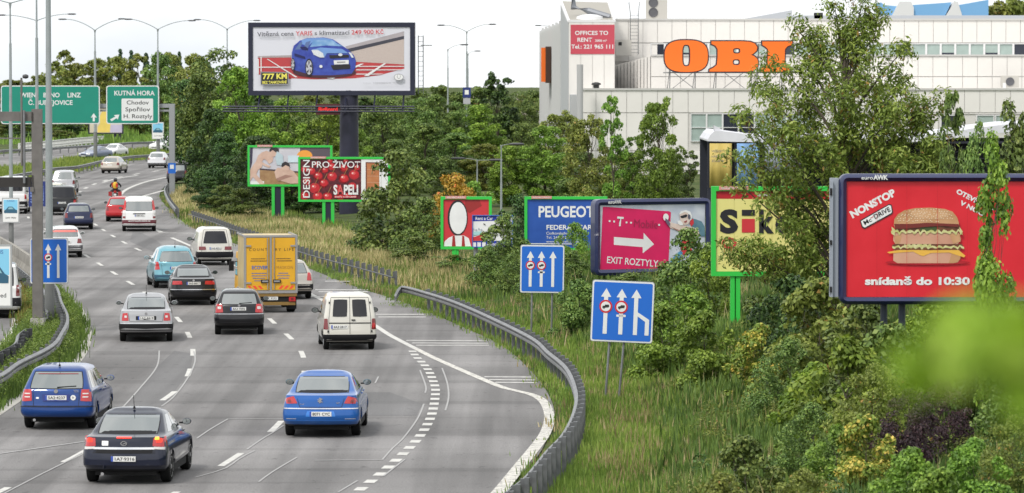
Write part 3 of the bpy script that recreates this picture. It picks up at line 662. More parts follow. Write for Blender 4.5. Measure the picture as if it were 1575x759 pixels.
# ---- 7 black saloon (left of lorry)
t, B = car('black saloon just left of the yellow lorry, red lamps either side of a white plate', 297, 469, 'sedan', 4.6, 1.74, 1.42, blk, yaw=-6.2, name='saloon_car', group=G_, sp=dict(
    lv=dict(deck=1.02, dl=.62, rr=1.35, tuck=.68), wheel_r=.31, plate=('3A5·8817', .84), strip=(.60, .02, CHROME), bumper=(.30, .60, blk), mirror=blk,
    lamps=[([(.42, .80), (.80, .79), (.78, .93), (.44, .93)], REDL)], gaps=[[(-.42, .95), (-.41, .72), (.41, .72), (.42, .95)]]))
emblem(B, t, 0, .95, .04, ALLOY)
# ---- 8 pale blue compact people carrier
lb = paint('pale_blue_paint', (.15, .36, .43), .2)
t, B = car('pale turquoise-blue rounded people carrier directly ahead of the black saloon', 269, 443, 'hatch', 4.28, 1.75, 1.63, lb, yaw=-10.5, name='people_carrier', cat='people carrier', group=G_, sp=dict(
    lv=dict(belt=1.02, rr=.50, ws=.95, wr=1.9, tuck=.72, gl=.10), body=dict(bow=.14, rc=.3, crown=.08, grc=.2), wheel_r=.31, plate=('2A6·1183', .84), aerial=.7,
    lamps=[([(.66, .78), (.86, .76), (.83, 1.08), (.72, 1.09)], REDL)], bumper=(.30, .56, mat('steel_blue_plastic', (.035, .10, .16), .5)), rear_glass=(.86, 1.10, .84, 1.50), gaps=[[(-.6, 1.0), (-.56, .56), (.56, .56), (.6, 1.0)]]))
# ---- 10 champagne estate beside the lorry
ch = paint('champagne_paint', (.46, .43, .38), .5)
t, B = car('champagne-silver estate car half hidden on the right side of the yellow lorry', 444, 460, 'hatch', 4.8, 1.81, 1.47, ch, yaw=-9.5, name='estate_car', group=G_, sp=dict(
    lv=dict(belt=.96, rr=.55, ws=1.3, wr=2.1, tuck=.70), wheel_r=.315, ya=1.0, plate=('1A9·5520', .80), lamps=[([(.64, .74), (.85, .73), (.80, 1.04), (.68, 1.05)], REDL)], bumper=(.30, .60, BLACK), rim='steel'))
# ---- 12 small dark estate
t, B = car('dark navy small estate in the middle lane behind the black people carrier', 121, 353, 'hatch', 4.2, 1.65, 1.43, paint('navy_paint', (.012, .018, .06), .2), yaw=-7, name='estate_car', group=G_, sp=dict(
    lv=dict(belt=.95, rr=.40, ws=1.05, wr=1.8, tuck=.72), wheel_r=.29, plate=('4A2·0933', .70), lamps=[([(.62, .68), (.80, .67), (.77, .94), (.65, .95)], REDD)], rim='steel'))
# ---- 14 red hatchback
t, B = car('small red estate half hidden behind the white people carrier', 184, 341, 'hatch', 4.2, 1.65, 1.44, paint('red_paint', (.42, .015, .02), .1), yaw=-3.5, name='estate_car', group=G_, sp=dict(
    lv=dict(belt=.95, rr=.40, ws=1.05, wr=1.8, tuck=.72), wheel_r=.29, mirror=BLACK, lamps=[([(.62, .68), (.80, .67), (.77, .90), (.65, .91)], REDD)], rim='steel', patches=[([(.25, .62), (.5, .62), (.5, .72), (.25, .72)], PLATE, 'number_plate')]))
# ---- 13 white people carrier with red pillars
wh = paint('white_paint', (.72, .72, .71)); rd_ = paint('signal_red_paint', (.55, .02, .02))
t, B = car('white people carrier van with red rear pillars and dark red bumper carrying white lettering', 214, 356, 'hatch', 4.75, 1.90, 1.88, wh, yaw=-5.5, name='passenger_van', cat='van', group=G_, sp=dict(
    lv=dict(belt=1.08, rr=.30, ws=.75, wr=1.5, tuck=.80, nose=.85), wheel_r=.33, plate=('AMB·1402', .90, .02), rear_glass=(.84, 1.16, .90, 1.66), mirror=BLACK,
    lamps=[([(.74, .86), (.92, .86), (.90, 1.20), (.76, 1.20)], CLEARL), ([(.76, 1.20), (.90, 1.20), (.80, 1.74), (.72, 1.74)], rd_)], bumper=(.40, .66, paint('dark_red_bumper', (.10, .012, .02))),
    patches=[([(-.34, .975), (.34, .975), (.34, 1.03), (-.34, 1.03)], INK, 'tailgate_grip'), ([(.76, .74), (.92, .74), (.92, .86), (.76, .86)], REDD, 'fog_light'), ([(-.92, .74), (-.76, .74), (-.76, .86), (-.92, .86)], REDD, 'fog_light')]))
text('lettering', 'www.zachranka.cz', .085, WHITEP, t, (0, -.03, .57), align='CENTER', width=1.25, bold=.02)
# ---- 16 small white estate with red window banner
t, B = car('white small estate beside the blue lane sign with a red banner across its rear window', 100, 396, 'hatch', 4.2, 1.66, 1.44, paint('off_white_paint', (.62, .62, .62)), yaw=-7.5, name='estate_car', group=G_, sp=dict(
    lv=dict(belt=.95, rr=.40, ws=1.05, wr=1.8, tuck=.72), wheel_r=.29, plate=('2A1·7745', .76), glass=GLASS, lamps=[([(.56, .70), (.80, .69), (.77, .90), (.60, .92)], REDD)], bumper=(.30, .60, mat('mid_grey_plastic', (.09, .09, .095), .5)), rim='steel',
    patches=[([(-.62, 1.22), (.62, 1.22), (.60, 1.32), (-.60, 1.32)], mat('faded_red_banner', (.62, .16, .14), .6), 'window_banner')]))
# ---- 17 black people carrier
t, B = car('black people carrier behind the grey lamp post, one red lamp showing', 96, 331, 'hatch', 4.6, 1.82, 1.78, blk, yaw=-3.5, name='people_carrier', cat='people carrier', group=G_, lod=1, sp=dict(
    lv=dict(belt=1.05, rr=.32, ws=.85, wr=1.7, tuck=.78), wheel_r=.32, glass=DGLASS, plate=('1A4·2260', .78), lamps=[([(.70, .72), (.89, .72), (.87, .98), (.74, .98)], REDL)]))
# ---- 18 pale taxi hidden by post
t, B = car('white and yellow hatchback mostly hidden by the lamp post, ahead of the black carrier', 79, 317, 'hatch', 4.3, 1.75, 1.5, paint('pale_cream_paint', (.60, .58, .50)), yaw=-2.5, name='hatchback_car', group=G_, lod=1, sp=dict(
    lv=dict(belt=.98, rr=.42, ws=1.0, wr=1.8, tuck=.74), wheel_r=.31, lamps=[([(.60, .70), (.86, .70), (.83, .98), (.64, .98)], REDL)], bumper=(.40, .66, mat('taxi_yellow', (.62, .36, .04), .5))))
# ---- 19 silver people carrier
t, B = car('silver people carrier with dark bumper just right of the lamp post top of the lane', 98, 298, 'hatch', 4.4, 1.80, 1.68, paint('light_silver_paint', (.48, .48, .50), .4), yaw=-2, name='people_carrier', cat='people carrier', group=G_, lod=1, sp=dict(
    lv=dict(belt=1.0, rr=.40, ws=.95, wr=1.75, tuck=.75), wheel_r=.31, plate=('3A3·9917', .76), lamps=[([(.68, .72), (.88, .72), (.85, 1.0), (.72, 1.0)], REDD)], bumper=(.30, .55, BLACK)))
# ---- 20 beige saloon hatch
t, B = car('beige hatchback alone in the far bend, showing its right flank', 171, 267, 'hatch', 4.3, 1.75, 1.48, paint('beige_metal_paint', (.47, .42, .36), .4), yaw=6.5, name='hatchback_car', group=G_, lod=1, sp=dict(
    lv=dict(belt=.96, rr=.62, ws=1.1, wr=1.9, tuck=.70), wheel_r=.31, lamps=[([(.62, .76), (.86, .75), (.82, .98), (.66, .99)], REDD)], bumper=(.30, .5, mat('taupe_plastic', (.20, .18, .155), .5)), patches=[([(-.22, .72), (.22, .72), (.22, .80), (-.22, .80)], PLATE, 'number_plate')]))
# ---- 21 white hatch near gantry post
t, B = car('white hatchback at the far bend beside the grey gantry post', 242, 259, 'hatch', 4.1, 1.74, 1.5, paint('grey_white_paint', (.60, .60, .62)), yaw=3, name='hatchback_car', group=G_, lod=1, sp=dict(
    lv=dict(belt=.98, rr=.45, ws=1.0, wr=1.8, tuck=.72), wheel_r=.31, lamps=[([(.66, .80), (.86, .80), (.82, 1.02), (.70, 1.03)], REDD)], bumper=(.30, .5, mat('mid_grey_plastic', (.09, .09, .095), .5))))
# ---- 27 dark van behind the gantry post
t, B = car('dark car in the far bend half hidden by the gantry post', 274, 282, 'hatch', 4.3, 1.78, 1.55, paint('charcoal_paint', (.02, .02, .024), .2), yaw=8, name='hatchback_car', group=G_, lod=1, sp=dict(
    lv=dict(belt=.98, rr=.45, ws=1.0, wr=1.8, tuck=.74), wheel_r=.31, lamps=[([(.66, .80), (.86, .80), (.82, 1.02), (.70, 1.03)], REDD)]))
# ---- oncoming cars (they face the camera, so turned round)
def oncoming(label, px, py, L, W, H, color, yaw, name='hatchback_car', lv=None, cat='car', extra=None):
    p = G(px, py); t, B = car(label, px, py, 'sedan' if name == 'saloon_car' else 'hatch', L, W, H, color, yaw=0, name=name, cat=cat, lod=1, group='oncoming cars beyond the median', sp=dict(lv=lv or {}, wheel_r=.31, **(extra or {})))
    a = math.radians(180 + yaw); t.rotation_euler.z = a; t.location = (p.x - math.sin(-a) * 0, p.y, 0)
    d = Vector((math.sin(-a), math.cos(a), 0)); t.location = Vector((p.x, p.y, 0)) - d * L
    B.patch('number_plate', PLATE, t, 'front', [(.26, .40), (-.26, .40), (-.26, .51), (.26, .51)], .03, .02, 4, 2); return t, B
oncoming('blue-grey saloon coming towards the camera beyond the median, leftmost oncoming', 128, 247, 4.5, 1.75, 1.42, paint('blue_grey_paint', (.20, .23, .32), .3), -28, 'saloon_car')
oncoming('white saloon coming towards the camera beyond the median, in the middle of three', 161, 243, 4.4, 1.75, 1.45, paint('plain_white_paint', (.72, .72, .72)), -20, 'saloon_car')
oncoming('white off-roader with dark blue lower body, furthest oncoming, right of the lamp post', 236, 235, 4.6, 1.85, 1.82, paint('plain_white_paint', (.72, .72, .72)), -30, 'off_roader', dict(belt=1.08, rr=.35, ws=1.2, wr=1.9, tuck=.78, nose=.9), 'off-roader', dict(bumper=(.3, .62, paint('navy_lower', (.02, .03, .12)))))
# ---- left slip road: white van under the poster
t, B = car('white van with black bumper on the left slip road, half cut by the frame', -8, 489, 'hatch', 4.6, 1.85, 1.9, wh, yaw=-6, name='panel_van', cat='van', group='vans at the left edge', sp=dict(
    lv=dict(belt=1.1, rr=.2, ws=.8, wr=1.5, tuck=.82, nose=.85), wheel_r=.33, bumper=(.30, .74, BLACK), glass=DGLASS, mirror=BLACK, rim='steel', lamps=[([(.76, .80), (.90, .80), (.88, 1.2), (.78, 1.2)], REDD)]))
t, B = car('white high-roofed van in the leftmost lane behind the small car poster', 18, 329, 'hatch', 5.0, 1.98, 2.3, wh, yaw=-3.5, name='panel_van', cat='van', group='vans at the left edge', sp=dict(
    lv=dict(belt=1.2, rr=.15, ws=.8, wr=1.5, tuck=.88, nose=.9), wheel_r=.34, bumper=(.30, .80, BLACK), glass=DGLASS, mirror=BLACK, rim='steel', lamps=[([(.84, .95), (.96, .95), (.95, 1.25), (.84, 1.25)], REDL)], rear_glass=(.8, 1.45, .8, 2.0)))
# ---- 6 white panel van in right lane, boxed: tall rear with two doors
cream = paint('cream_white_paint', (.62, .60, .54))
def boxvan(label, px, py, yaw, L, W, H, wz0, wz1, txt, twodoor=True, name='panel_van'):
    t = base_vehicle(name, label, 'van', px, py, yaw, group=G_)
    lv = [(.27, .16, L - .2, .88), (.34, .05, L - .08, .965), (.45, 0, L, 1.0), (.60, 0, L, 1.0), (.80, .015, L - .08, 1.0), (.86, .02, L - .4, .995), (.98, .03, L - .8, .985), (1.08, .04, L - 1.0, .97),
          (H - .22, .14, L - 1.75, .86), (H - .12, .18, L - 1.9, .81), (H - .06, .24, L - 2.0, .73), (H - .03, .34, L - 2.1, .62)]
    B = Body(L, W, lv, rc=.10, fc=.35, bow=.03, grc=.10, belt=1.0, crown=.03); sp = dict(H=H, wheel_r=.285, ya=.62, yf=.7, rim='steel', plastic_arch=True, tw=.17); fit_common(B, t, cream, sp)
    if twodoor:
        for a, b, c, d in ((-.55, -.09, -.07, -.50), (.09, .55, .50, .07)):
            B.patch('door_window', DGLASS, t, 'rear', [(a, wz0), (b, wz0), (c, wz1), (d, wz1)], .012, .14, 6, 6)
        gap(B, t, 'rear', [(0, .52), (0, H - .12)], .014); gap(B, t, 'rear', [(-.66, .52), (-.66, 1.0), (-.59, H - .14), (.59, H - .14), (.66, 1.0), (.66, .52)], .012)
        B.patch('trim_strip', BLACK, t, 'rear', [(-.66, .845), (.66, .845), (.66, .875), (-.66, .875)], .012, .0, 8, 2)
        for x, z in ((-.69, 1.5), (.69, 1.5), (-.69, .6), (.69, .6)): MB().box(-.02, .02, -.02, .0, -.03, .03).build('hinge', INK, t, loc=(x * .93 if z > 1 else x, B.rear_y(x * .9, z) - .003, z))
        MB().box(-.05, .07, -.03, .0, -.02, .02).build('door_handle', INK, t, loc=(.1, B.rear_y(0, .97), .955))
        lamps = [([(.68, .66), (.83, .66), (.81, 1.0), (.70, 1.0)], REDD)]
    else:
        B.patch('rear_window', DGLASS, t, 'rear', [(-.56, wz0), (.56, wz0), (.44, wz1), (-.44, wz1)], .012, .10, 8, 6)
        gap(B, t, 'rear', [(-.63, .52), (-.63, 1.0), (-.52, H - .12), (.52, H - .12), (.63, 1.0), (.63, .52)], .012); lamps = [([(.42, .72), (.82, .72), (.81, .88), (.44, .88)], REDD)]
    for q, mm in lamps: B.patch('tail_light', mm, t, 'rear', q, .014, .08, 5, 5); B.patch('tail_light', mm, t, 'rear', mirrorq(q), .014, .08, 5, 5)
    if twodoor: B.patch('lamp_segment', REDL, t, 'rear', [(.70, .72), (.82, .72), (.81, .86), (.71, .86)], .018, .1, 4, 4)
    B.band('bumper', BLACK, t, .29, .50 if twodoor else .64, .6, .03, 3); B.band('front_bumper', BLACK, t, .24, .5, .5, .02, 3, front=True)
    plate(B, t, txt, .74 if twodoor else .80, -.33 if twodoor else 0)
    for side in ('left', 'right'):
        q = [(L - 2.35, 1.08), (L - 1.55, 1.08), (L - 1.95, H - .30), (L - 2.35, H - .30)]; B.patch('side_window', GLASS, t, side, q if side == 'right' else [q[1], q[0], q[3], q[2]], .008, .08, 6, 4)
        gap(B, t, side, [(L - 2.45, .35), (L - 2.45, 1.5)])
    B.patch('windscreen', GLASS, t, 'front', [(.64, 1.12), (-.64, 1.12), (-.56, H - .26), (.56, H - .26)], .008, .08, 8, 5)
    mirrors(B, t, BLACK, L - 1.5, 1.12, size=1.15); return t, B
boxvan('cream-white small panel van with two dark rear door windows, nearest in the right lane', 536, 537, -6, 3.95, 1.66, 1.80, 1.06, 1.60, '4A3·2817')
boxvan('cream-white small van with one wide dark rear window, ahead of the lorry', 329, 408, -9.5, 4.15, 1.62, 1.76, 1.02, 1.58, '1A6·4021', False)
# ================================================================ yellow lorry
yel = mat('lorry_yellow', (.68, .36, .015), .45, noise=.06, nscale=2); tan_ = mat('lorry_side_tan', (.50, .38, .16), .4, noise=.12, nscale=1.5); alu = mat('aluminium_frame', (.36, .35, .34), .4, metal=.5)
t = base_vehicle('box_lorry', 'small yellow box lorry with double rear doors and red chevrons, centre of the carriageway', 'lorry', 414, 480, -8.3, group=G_)
b = MB(); b.box(-.94, .94, .03, 3.25, .80, 2.78); b.build('cargo_box', tan_, t)
fr = MB()
for x0, x1, z0, z1 in ((-.98, -.90, .72, 2.84), (.90, .98, .72, 2.84), (-.90, .90, 2.76, 2.84), (-.90, .90, .72, .82), (-.035, .035, .82, 2.76)): fr.box(x0, x1, -.02, .06, z0, z1)
for sx in (-.96, .96): fr.box(sx - .02, sx + .02, .06, 3.27, 2.78, 2.84); fr.box(sx - .02, sx + .02, .06, 3.27, .74, .82)
fr.build('door_frame', alu, t)
for sx in (-1, 1):
    d = MB().box(min(sx * .05, sx * .89), max(sx * .05, sx * .89), -.012, .04, .84, 2.74).build('cargo_door', yel, t)
    for z in (1.1, 2.45): MB().box(min(sx * .72, sx * .93), max(sx * .72, sx * .93), -.05, -.01, z - .03, z + .03).build('hinge', alu, d)
    MB().tube([(sx * .12, -.05, .86), (sx * .12, -.05, 2.74)], .018, 6).build('lock_bar', alu, d)
    MB().box(min(sx * .08, sx * .36), max(sx * .08, sx * .36), -.07, -.02, 1.10, 1.22).build('lock_handle', BLACK, d)
    MB().box(min(sx * .11, sx * .32), max(sx * .11, sx * .32), -.075, -.07, 1.13, 1.19).build('lock_plate', alu, d)
    ch_ = MB()
    for k in range(3):
        x = .28 + k * .19; q = [(x, .88), (x + .10, .88), (x + .20, 1.0), (x + .10, 1.0)]; ch_.prism([(sx * a if sx < 0 else a, c) for a, c in (q if sx > 0 else q[::-1])], -.018, -.0125)
    ch_.build('chevron', mat('chevron_red', (.8, .08, .03), .5), d)
tb = mat('print_brown', (.09, .05, .02), .6); tbl = mat('print_blue', (.05, .12, .36), .6)
text('lettering', 'COUNT', .10, tb, t, (-.80, -.018, 2.27), width=.66, spacing=1.5); text('lettering', 'RY LIFE', .10, tb, t, (.15, -.018, 2.27), width=.68, spacing=1.4)
text('lettering', 'ECOVER', .13, tbl, t, (-.70, -.018, 1.60), width=.58, bold=.04); text('lettering', 'MASKON', .11, mat('print_ochre', (.35, .17, .03), .6), t, (.20, -.018, 1.61), width=.60, spacing=1.2)
for x0, x1, z, mm in ((-.72, -.2, 1.98, tb), (-.74, -.12, 1.90, tb), (.2, .75, 1.98, tb), (.22, .78, 1.90, tb), (-.7, -.15, 1.45, tbl), (-.7, -.15, 1.36, tbl), (-.66, -.2, 1.27, tbl), (-.6, -.25, 1.18, tbl), (.28, .66, 1.45, tbl), (.24, .7, 1.36, tbl), (.28, .66, 1.27, tbl)):
    L2 = MB(); x = x0
    while x < x1 - .02:
        w = random.uniform(.02, .05); L2.box(x, min(x + w, x1), -.017, -.0125, z - .016, z + .016); x += w + .012
    L2.build('fine_print', mm, t)
MB().box(-.95, .95, .0, .10, .60, .72).box(-.9, .9, .02, .08, .28, .40).build('under_run_bar', mat('lorry_ochre_metal', (.22, .13, .03), .5), t)
MB().box(-.93, .93, .04, .08, .40, .60).build('rear_panel', VOID, t)
o = MB().box(-.26, .26, -.01, .0, .47, .59).build('number_plate', PLATE, t); text('lettering', '2SC 8292', .075, INK, o, (0, -.013, .495), align='CENTER', width=.42)
for sx in (-1, 1):
    o = MB().box(sx * .78 - .12, sx * .78 + .12, -.02, .04, .42, .58).build('tail_light', REDL, t); MB().box(sx * .78 - .05, sx * .78 + .05, -.026, -.02, .46, .55).build('lamp_segment', REDD, o)
    wheel(t, sx * .80, .80, .34, 'steel', sx, .30); wheel(t, sx * .84, 4.0, .34, 'steel', sx, .2)
    MB().box(sx * .8 - .17, sx * .8 + .17, .34, .37, .12, .62).build('mud_flap', BLACK, t)
    o = MB().box(sx * 1.10 - .09, sx * 1.10 + .09, 4.3, 4.38, 1.35, 1.72).build('mirror', BLACK, t); MB().tube([(sx * .9, 4.35, 1.7), (sx * 1.08, 4.34, 1.66)], .015, 5).build('mirror_arm', BLACK, o)
MB().box(-.30, .30, .4, 4.6, .38, .62).build('chassis', VOID, t)
cb = MB(); prof = [(3.4, .45), (4.95, .45), (5.15, .75), (4.95, 1.15), (4.45, 1.95), (4.2, 2.08), (3.4, 2.08)]
cb.prism(prof, -.92, .92, 'x'); cb.build('cab', yel, t)
for sx in (-1, 1): MB().prism([(3.65, 1.2), (4.72, 1.2), (4.40, 1.85), (3.65, 1.85)], sx * .922, sx * .93, 'x').build('side_window', GLASS, t)
MB().prism([(-.80, 1.25), (.80, 1.25), (.76, 1.85), (-.76, 1.85)], 4.72, 4.74).build('windscreen', GLASS, t).rotation_euler = (0, 0, 0)
# ================================================================ motorcycle + rider
t = base_vehicle('motorcycle', 'red motorcycle ridden ahead of the small red car in the bend', 'motorcycle', 177, 313, -3)
R_ = mat('motorcycle_red', (.35, .02, .02), .3, coat=1)
for y in (.0, 1.38): 
    w = MB().lathe([(.22, -.06), (.30, -.055), (.315, 0), (.30, .055), (.22, .06)], 18, axis='x').build('wheel', TYRE, t, True, loc=(0, y + .3, .315)); MB().lathe([(.03, -.05), (.2, -.01), (.2, .01), (.03, .05)], 12, axis='x').build('rim', ALLOY, w)
MB().tube([(0, .10, .78), (0, .35, .80), (0, .75, .82), (0, 1.1, .98)], .10, 8, .13).build('tail_fairing', R_, t, True)
MB().lathe([(.001, -.28), (.14, -.2), (.17, 0), (.12, .2), (.001, .26)], 12, (0, 1.05, .90), 'y').build('fuel_tank', R_, t, True)
MB().box(-.14, .14, .65, 1.2, .35, .70).build('engine', VOID, t)
for sx in (-1, 1):
    MB().box(sx * .33 - .12, sx * .33 + .12, .12, .55, .50, .80).build('pannier', R_, t); MB().tube([(sx * .15, .1, .42), (sx * .16, 1.0, .36)], .05, 8).build('exhaust', CHROME, t)
    MB().tube([(sx * .05, 1.35, 1.02), (sx * .36, 1.25, 1.08)], .018, 6).build('handlebar', BLACK, t)
MB().box(-.09, .09, .03, .08, .74, .82).build('tail_light', REDL, t); MB().box(-.09, .09, .05, .07, .52, .66).build('number_plate', PLATE, t)
MB().tube([(0, 1.68, .32), (0, 1.42, .95)], .05, 6).build('fork', ALLOY, t)
def person_rider(loc, rz):
    t = thing('person', 'motorcyclist in dark clothes with a yellow and red backpack and black helmet', 'person', loc, rz)
    J = [(0, .55, .88), (0, .58, 1.10), (0, .64, 1.34), (0, .68, 1.46), (0, .70, 1.54),                 # pelvis, belly, chest, neck, head base
         (-.20, .66, 1.36), (-.36, .90, 1.20), (-.35, 1.20, 1.12), (.20, .66, 1.36), (.36, .90, 1.20), (.35, 1.20, 1.12),
         (-.13, .57, .86), (-.30, .98, .82), (-.26, .78, .45), (-.25, .92, .38), (.13, .57, .86), (.30, .98, .82), (.26, .78, .45), (.25, .92, .38)]
    E = [(0, 1), (1, 2), (2, 3), (3, 4), (2, 5), (5, 6), (6, 7), (2, 8), (8, 9), (9, 10), (0, 11), (11, 12), (12, 13), (13, 14), (0, 15), (15, 16), (16, 17), (17, 18)]
    Rr = [.17, .155, .175, .065, .07, .085, .058, .042, .085, .058, .042, .11, .085, .06, .05, .11, .085, .06, .05]
    me = bpy.data.meshes.new('body'); me.from_pydata(J, E, []); o = bpy.data.objects.new('body', me); link(o, t); me.materials.append(mat('dark_riding_suit', (.02, .02, .025), .7))
    sm = o.modifiers.new('skin', 'SKIN'); me.skin_vertices.data  if me.skin_vertices else None
    lay = me.skin_vertices[0].data
    for i, r in enumerate(Rr): lay[i].radius = (r, r * .8 if i in (0, 1, 2) else r)
    lay[0].use_root = True; ss_ = o.modifiers.new('sub', 'SUBSURF'); ss_.levels = 2; ss_.render_levels = 2
    MB().lathe([(.001, -.15), (.09, -.13), (.13, -.05), (.135, .04), (.10, .12), (.001, .155)], 14, (0, .72, 1.60)).build('helmet', mat('black_helmet', (.012, .012, .014), .15, coat=1), t, True)
    bp = MB().lathe([(.001, -.25), (.13, -.22), (.17, -.05), (.16, .12), (.09, .2), (.001, .22)], 12, (0, .44, 1.24)).build('backpack', mat('backpack_yellow', (.62, .38, .03), .6), t, True)
    MB().box(.05, .17, .28, .40, 1.12, 1.36).box(-.24, -.18, .5, .62, 1.1, 1.4).build('pocket', mat('backpack_red', (.5, .03, .02), .6), bp)
    for sx in (-1, 1):
        h = MB(); p = Vector((sx * .35, 1.22, 1.11)); h.box(p.x - .04, p.x + .04, p.y - .05, p.y + .03, p.z - .02, p.z + .03)
        for k in range(4): h.tube([(p.x - .03 + k * .02, p.y + .03, p.z + .02), (p.x - .03 + k * .02, p.y + .07, p.z + .01), (p.x - .03 + k * .02, p.y + .06, p.z - .03)], .009, 5)
        h.tube([(p.x - sx * .04, p.y - .02, p.z), (p.x - sx * .05, p.y + .03, p.z - .03)], .010, 5); h.build('glove', BLACK, t)
person_rider(tuple(t.location), t.rotation_euler.z)
# ================================================================ guard rails
STEEL = mat('galvanised_steel', (.20, .205, .21), .5, metal=.35, noise=.22, nscale=2.5, bump=.1); DSTEEL = mat('weathered_steel', (.12, .125, .13), .7, metal=.1, noise=.35, nscale=4); CAPM = mat('rail_top_pale', (.50, .50, .49), .5, metal=.2)
def rail_mesh(pts, z, face=-1, h=.27, d=.085):
    """W-beam swept along world points"""
    prof = [(0, 0), (d * .2, .02), (d, .06), (d, .12), (d * .15, .15), (d * .15, .17), (d, .20), (d, .225), (d * .2, .262), (0, h)]
    v = []; n = len(prof)
    for i, p in enumerate(pts):
        tt = (pts[min(i + 1, len(pts) - 1)] - pts[max(i - 1, 0)]); tt.z = 0; tt.normalize(); nn = Vector((-tt.y, tt.x, 0)) * (-face)
        zz = z if not callable(z) else z(i / (len(pts) - 1))
        for a, b in prof: v.append((p.x + nn.x * a, p.y + nn.y * a, zz - h + b))
    f = [(i * n + j, i * n + j + 1, (i + 1) * n + j + 1, (i + 1) * n + j) for i in range(len(pts) - 1) for j in range(n - 1)]
    return v, f
def walk(pts, step, start=0):
    acc = -start; outp = []
    for a, b in zip(pts[:-1], pts[1:]):
        L2 = (b - a).length; dd = (b - a).normalized()
        while acc <= L2: outp.append((a + dd * acc, math.atan2(dd.y, dd.x))); acc += step
        acc -= L2
    return outp
def guard_rail(label, px, z, step, side, group='steel guard rails', zpx=None, pw=.13, ph=None, name='guard_rail', block=True, postm=DSTEEL, zf=None, rail=True, tube=None, stop=1.0):
    pts = smooth_poly([G(a, b, z if zpx is None else zpx) for a, b in px], 5)
    for p in pts: p.z = 0
    if pts[0].y > pts[-1].y: pts = pts[::-1]
    c0 = pts[0]; t = thing(name, label, 'guard rail', (c0.x, c0.y, 0), 0, group); loc = [p - c0 for p in pts]
    if rail:
        v, f = rail_mesh(loc, zf or z, face=side); r = mesh_obj('rail', v, f, STEEL, t, True, 35)
        s = r.modifiers.new('thick', 'SOLIDIFY'); s.thickness = .008
    if tube: MB().tube([p + Vector((0, 0, tube)) for p in loc], .03, 6).build('rail', DSTEEL, t, True)
    ph = ph or z; pm = None
    W_ = walk(loc, step); W_ = W_[:max(1, int(len(W_) * stop))]
    for p, an in W_:
        if pm is None:
            m_ = MB().box(-pw / 2, pw / 2, -.09, .0, -.15, ph).box(-pw * .32, pw * .32, .0, .08, ph - .3, ph - .02) if block else MB().box(-pw / 2, pw / 2, -.06, .04, -.15, ph)
            pm = m_.build('post', postm, t); o = pm
        else: o = pm.copy(); COL.objects.link(o); o.parent = t
        nn = Vector((-math.sin(an), math.cos(an), 0)) * (-side); q = p - nn * .09
        o.location = (q.x, q.y, 0); o.rotation_euler = (0, 0, an + (math.pi if side > 0 else 0))
        if o is not pm and 'rail_lift' in t: pass
    return t
guard_rail('long galvanised guard rail sweeping along the right shoulder past the blue lane signs', RAIL_PX, .76, 1.33, -1, pw=.17, ph=.84, zf=lambda u: .76 - .36 * max(0, (u - .95) / .05) ** 1.3, stop=.97)
guard_rail('dark row of short guard rail posts in dry grass behind the lorry', [(290, 340), (330, 354), (360, 366), (412, 383), (455, 399), (497, 412), (545, 425), (604, 442)], .55, 1.6, -1, zpx=0.0, pw=.15, ph=.66, rail=False, tube=.40)
guard_rail('short bent guard rail end at the foot of the far gantry post', [(258, 283), (254, 291), (259, 305), (271, 321)], .6, 2.0, -1, pw=.1)
guard_rail('wavy guard rail on the weedy island nearest the blue estate car', [(-40, 590), (0, 575), (23, 559), (40, 550), (67, 537), (84, 525), (93, 511), (101, 496), (101, 482), (92, 462), (87, 444), (80, 434)], .72, 1.6, 1, pw=.12)
guard_rail('short guard rail with box posts on the left of the island', [(-30, 560), (0, 541), (25, 527), (30, 514), (41, 505)], .70, 1.5, -1, pw=.28, postm=mat('dark_box_post', (.03, .032, .036), .7))
guard_rail('guard rail in front of the concrete wall at the left edge', [(70, 480), (69, 455), (60, 437), (50, 430), (19, 405), (-20, 378)], .70, 1.6, 1, pw=.1)
guard_rail('guard rail on the median between the two carriageways', [(-120, 292), (0, 272), (50, 264), (84, 258), (120, 255), (160, 246), (200, 240), (232, 238), (262, 236)], .72, 4, 1, pw=.1)
guard_rail('farthest guard rail beyond the oncoming lanes', [(-100, 242), (0, 231), (50, 229), (110, 225), (160, 222), (200, 219), (232, 218), (262, 214)], .75, 4, 1, pw=.1)
# white bridge railing
pts = [G(a, b + 7, 0) for a, b in ((29, 227), (60, 224), (90, 221), (125, 217), (160, 214))]; c0 = pts[0].copy(); t = thing('bridge_railing', 'white upright-bar railing at the back of the oncoming lanes', 'railing', tuple(c0)); pts = [p - c0 for p in pts]
WR = mat('white_railing_paint', (.62, .62, .60), .6); HR = .95
for h in (HR, .22, .5): MB().tube([p + Vector((0, 0, h)) for p in pts], .07 if h == HR else .045, 5).build('railing_bar', WR, t)
k = 0; pb = None
for p, an in walk(pts, .75):
    if k % 4 == 0:
        if pb is None: pb = MB().box(-.08, .08, -.08, .08, 0, HR).build('post', WR, t); o = pb
        else: o = share(pb, t)
        o.location = p
    k += 1
mb = MB()
for p, an in walk(pts, .38): mb.box(p.x - .03, p.x + .03, p.y - .03, p.y + .03, .2, HR)
stuff(mb.build('upright_bars', WR, t))
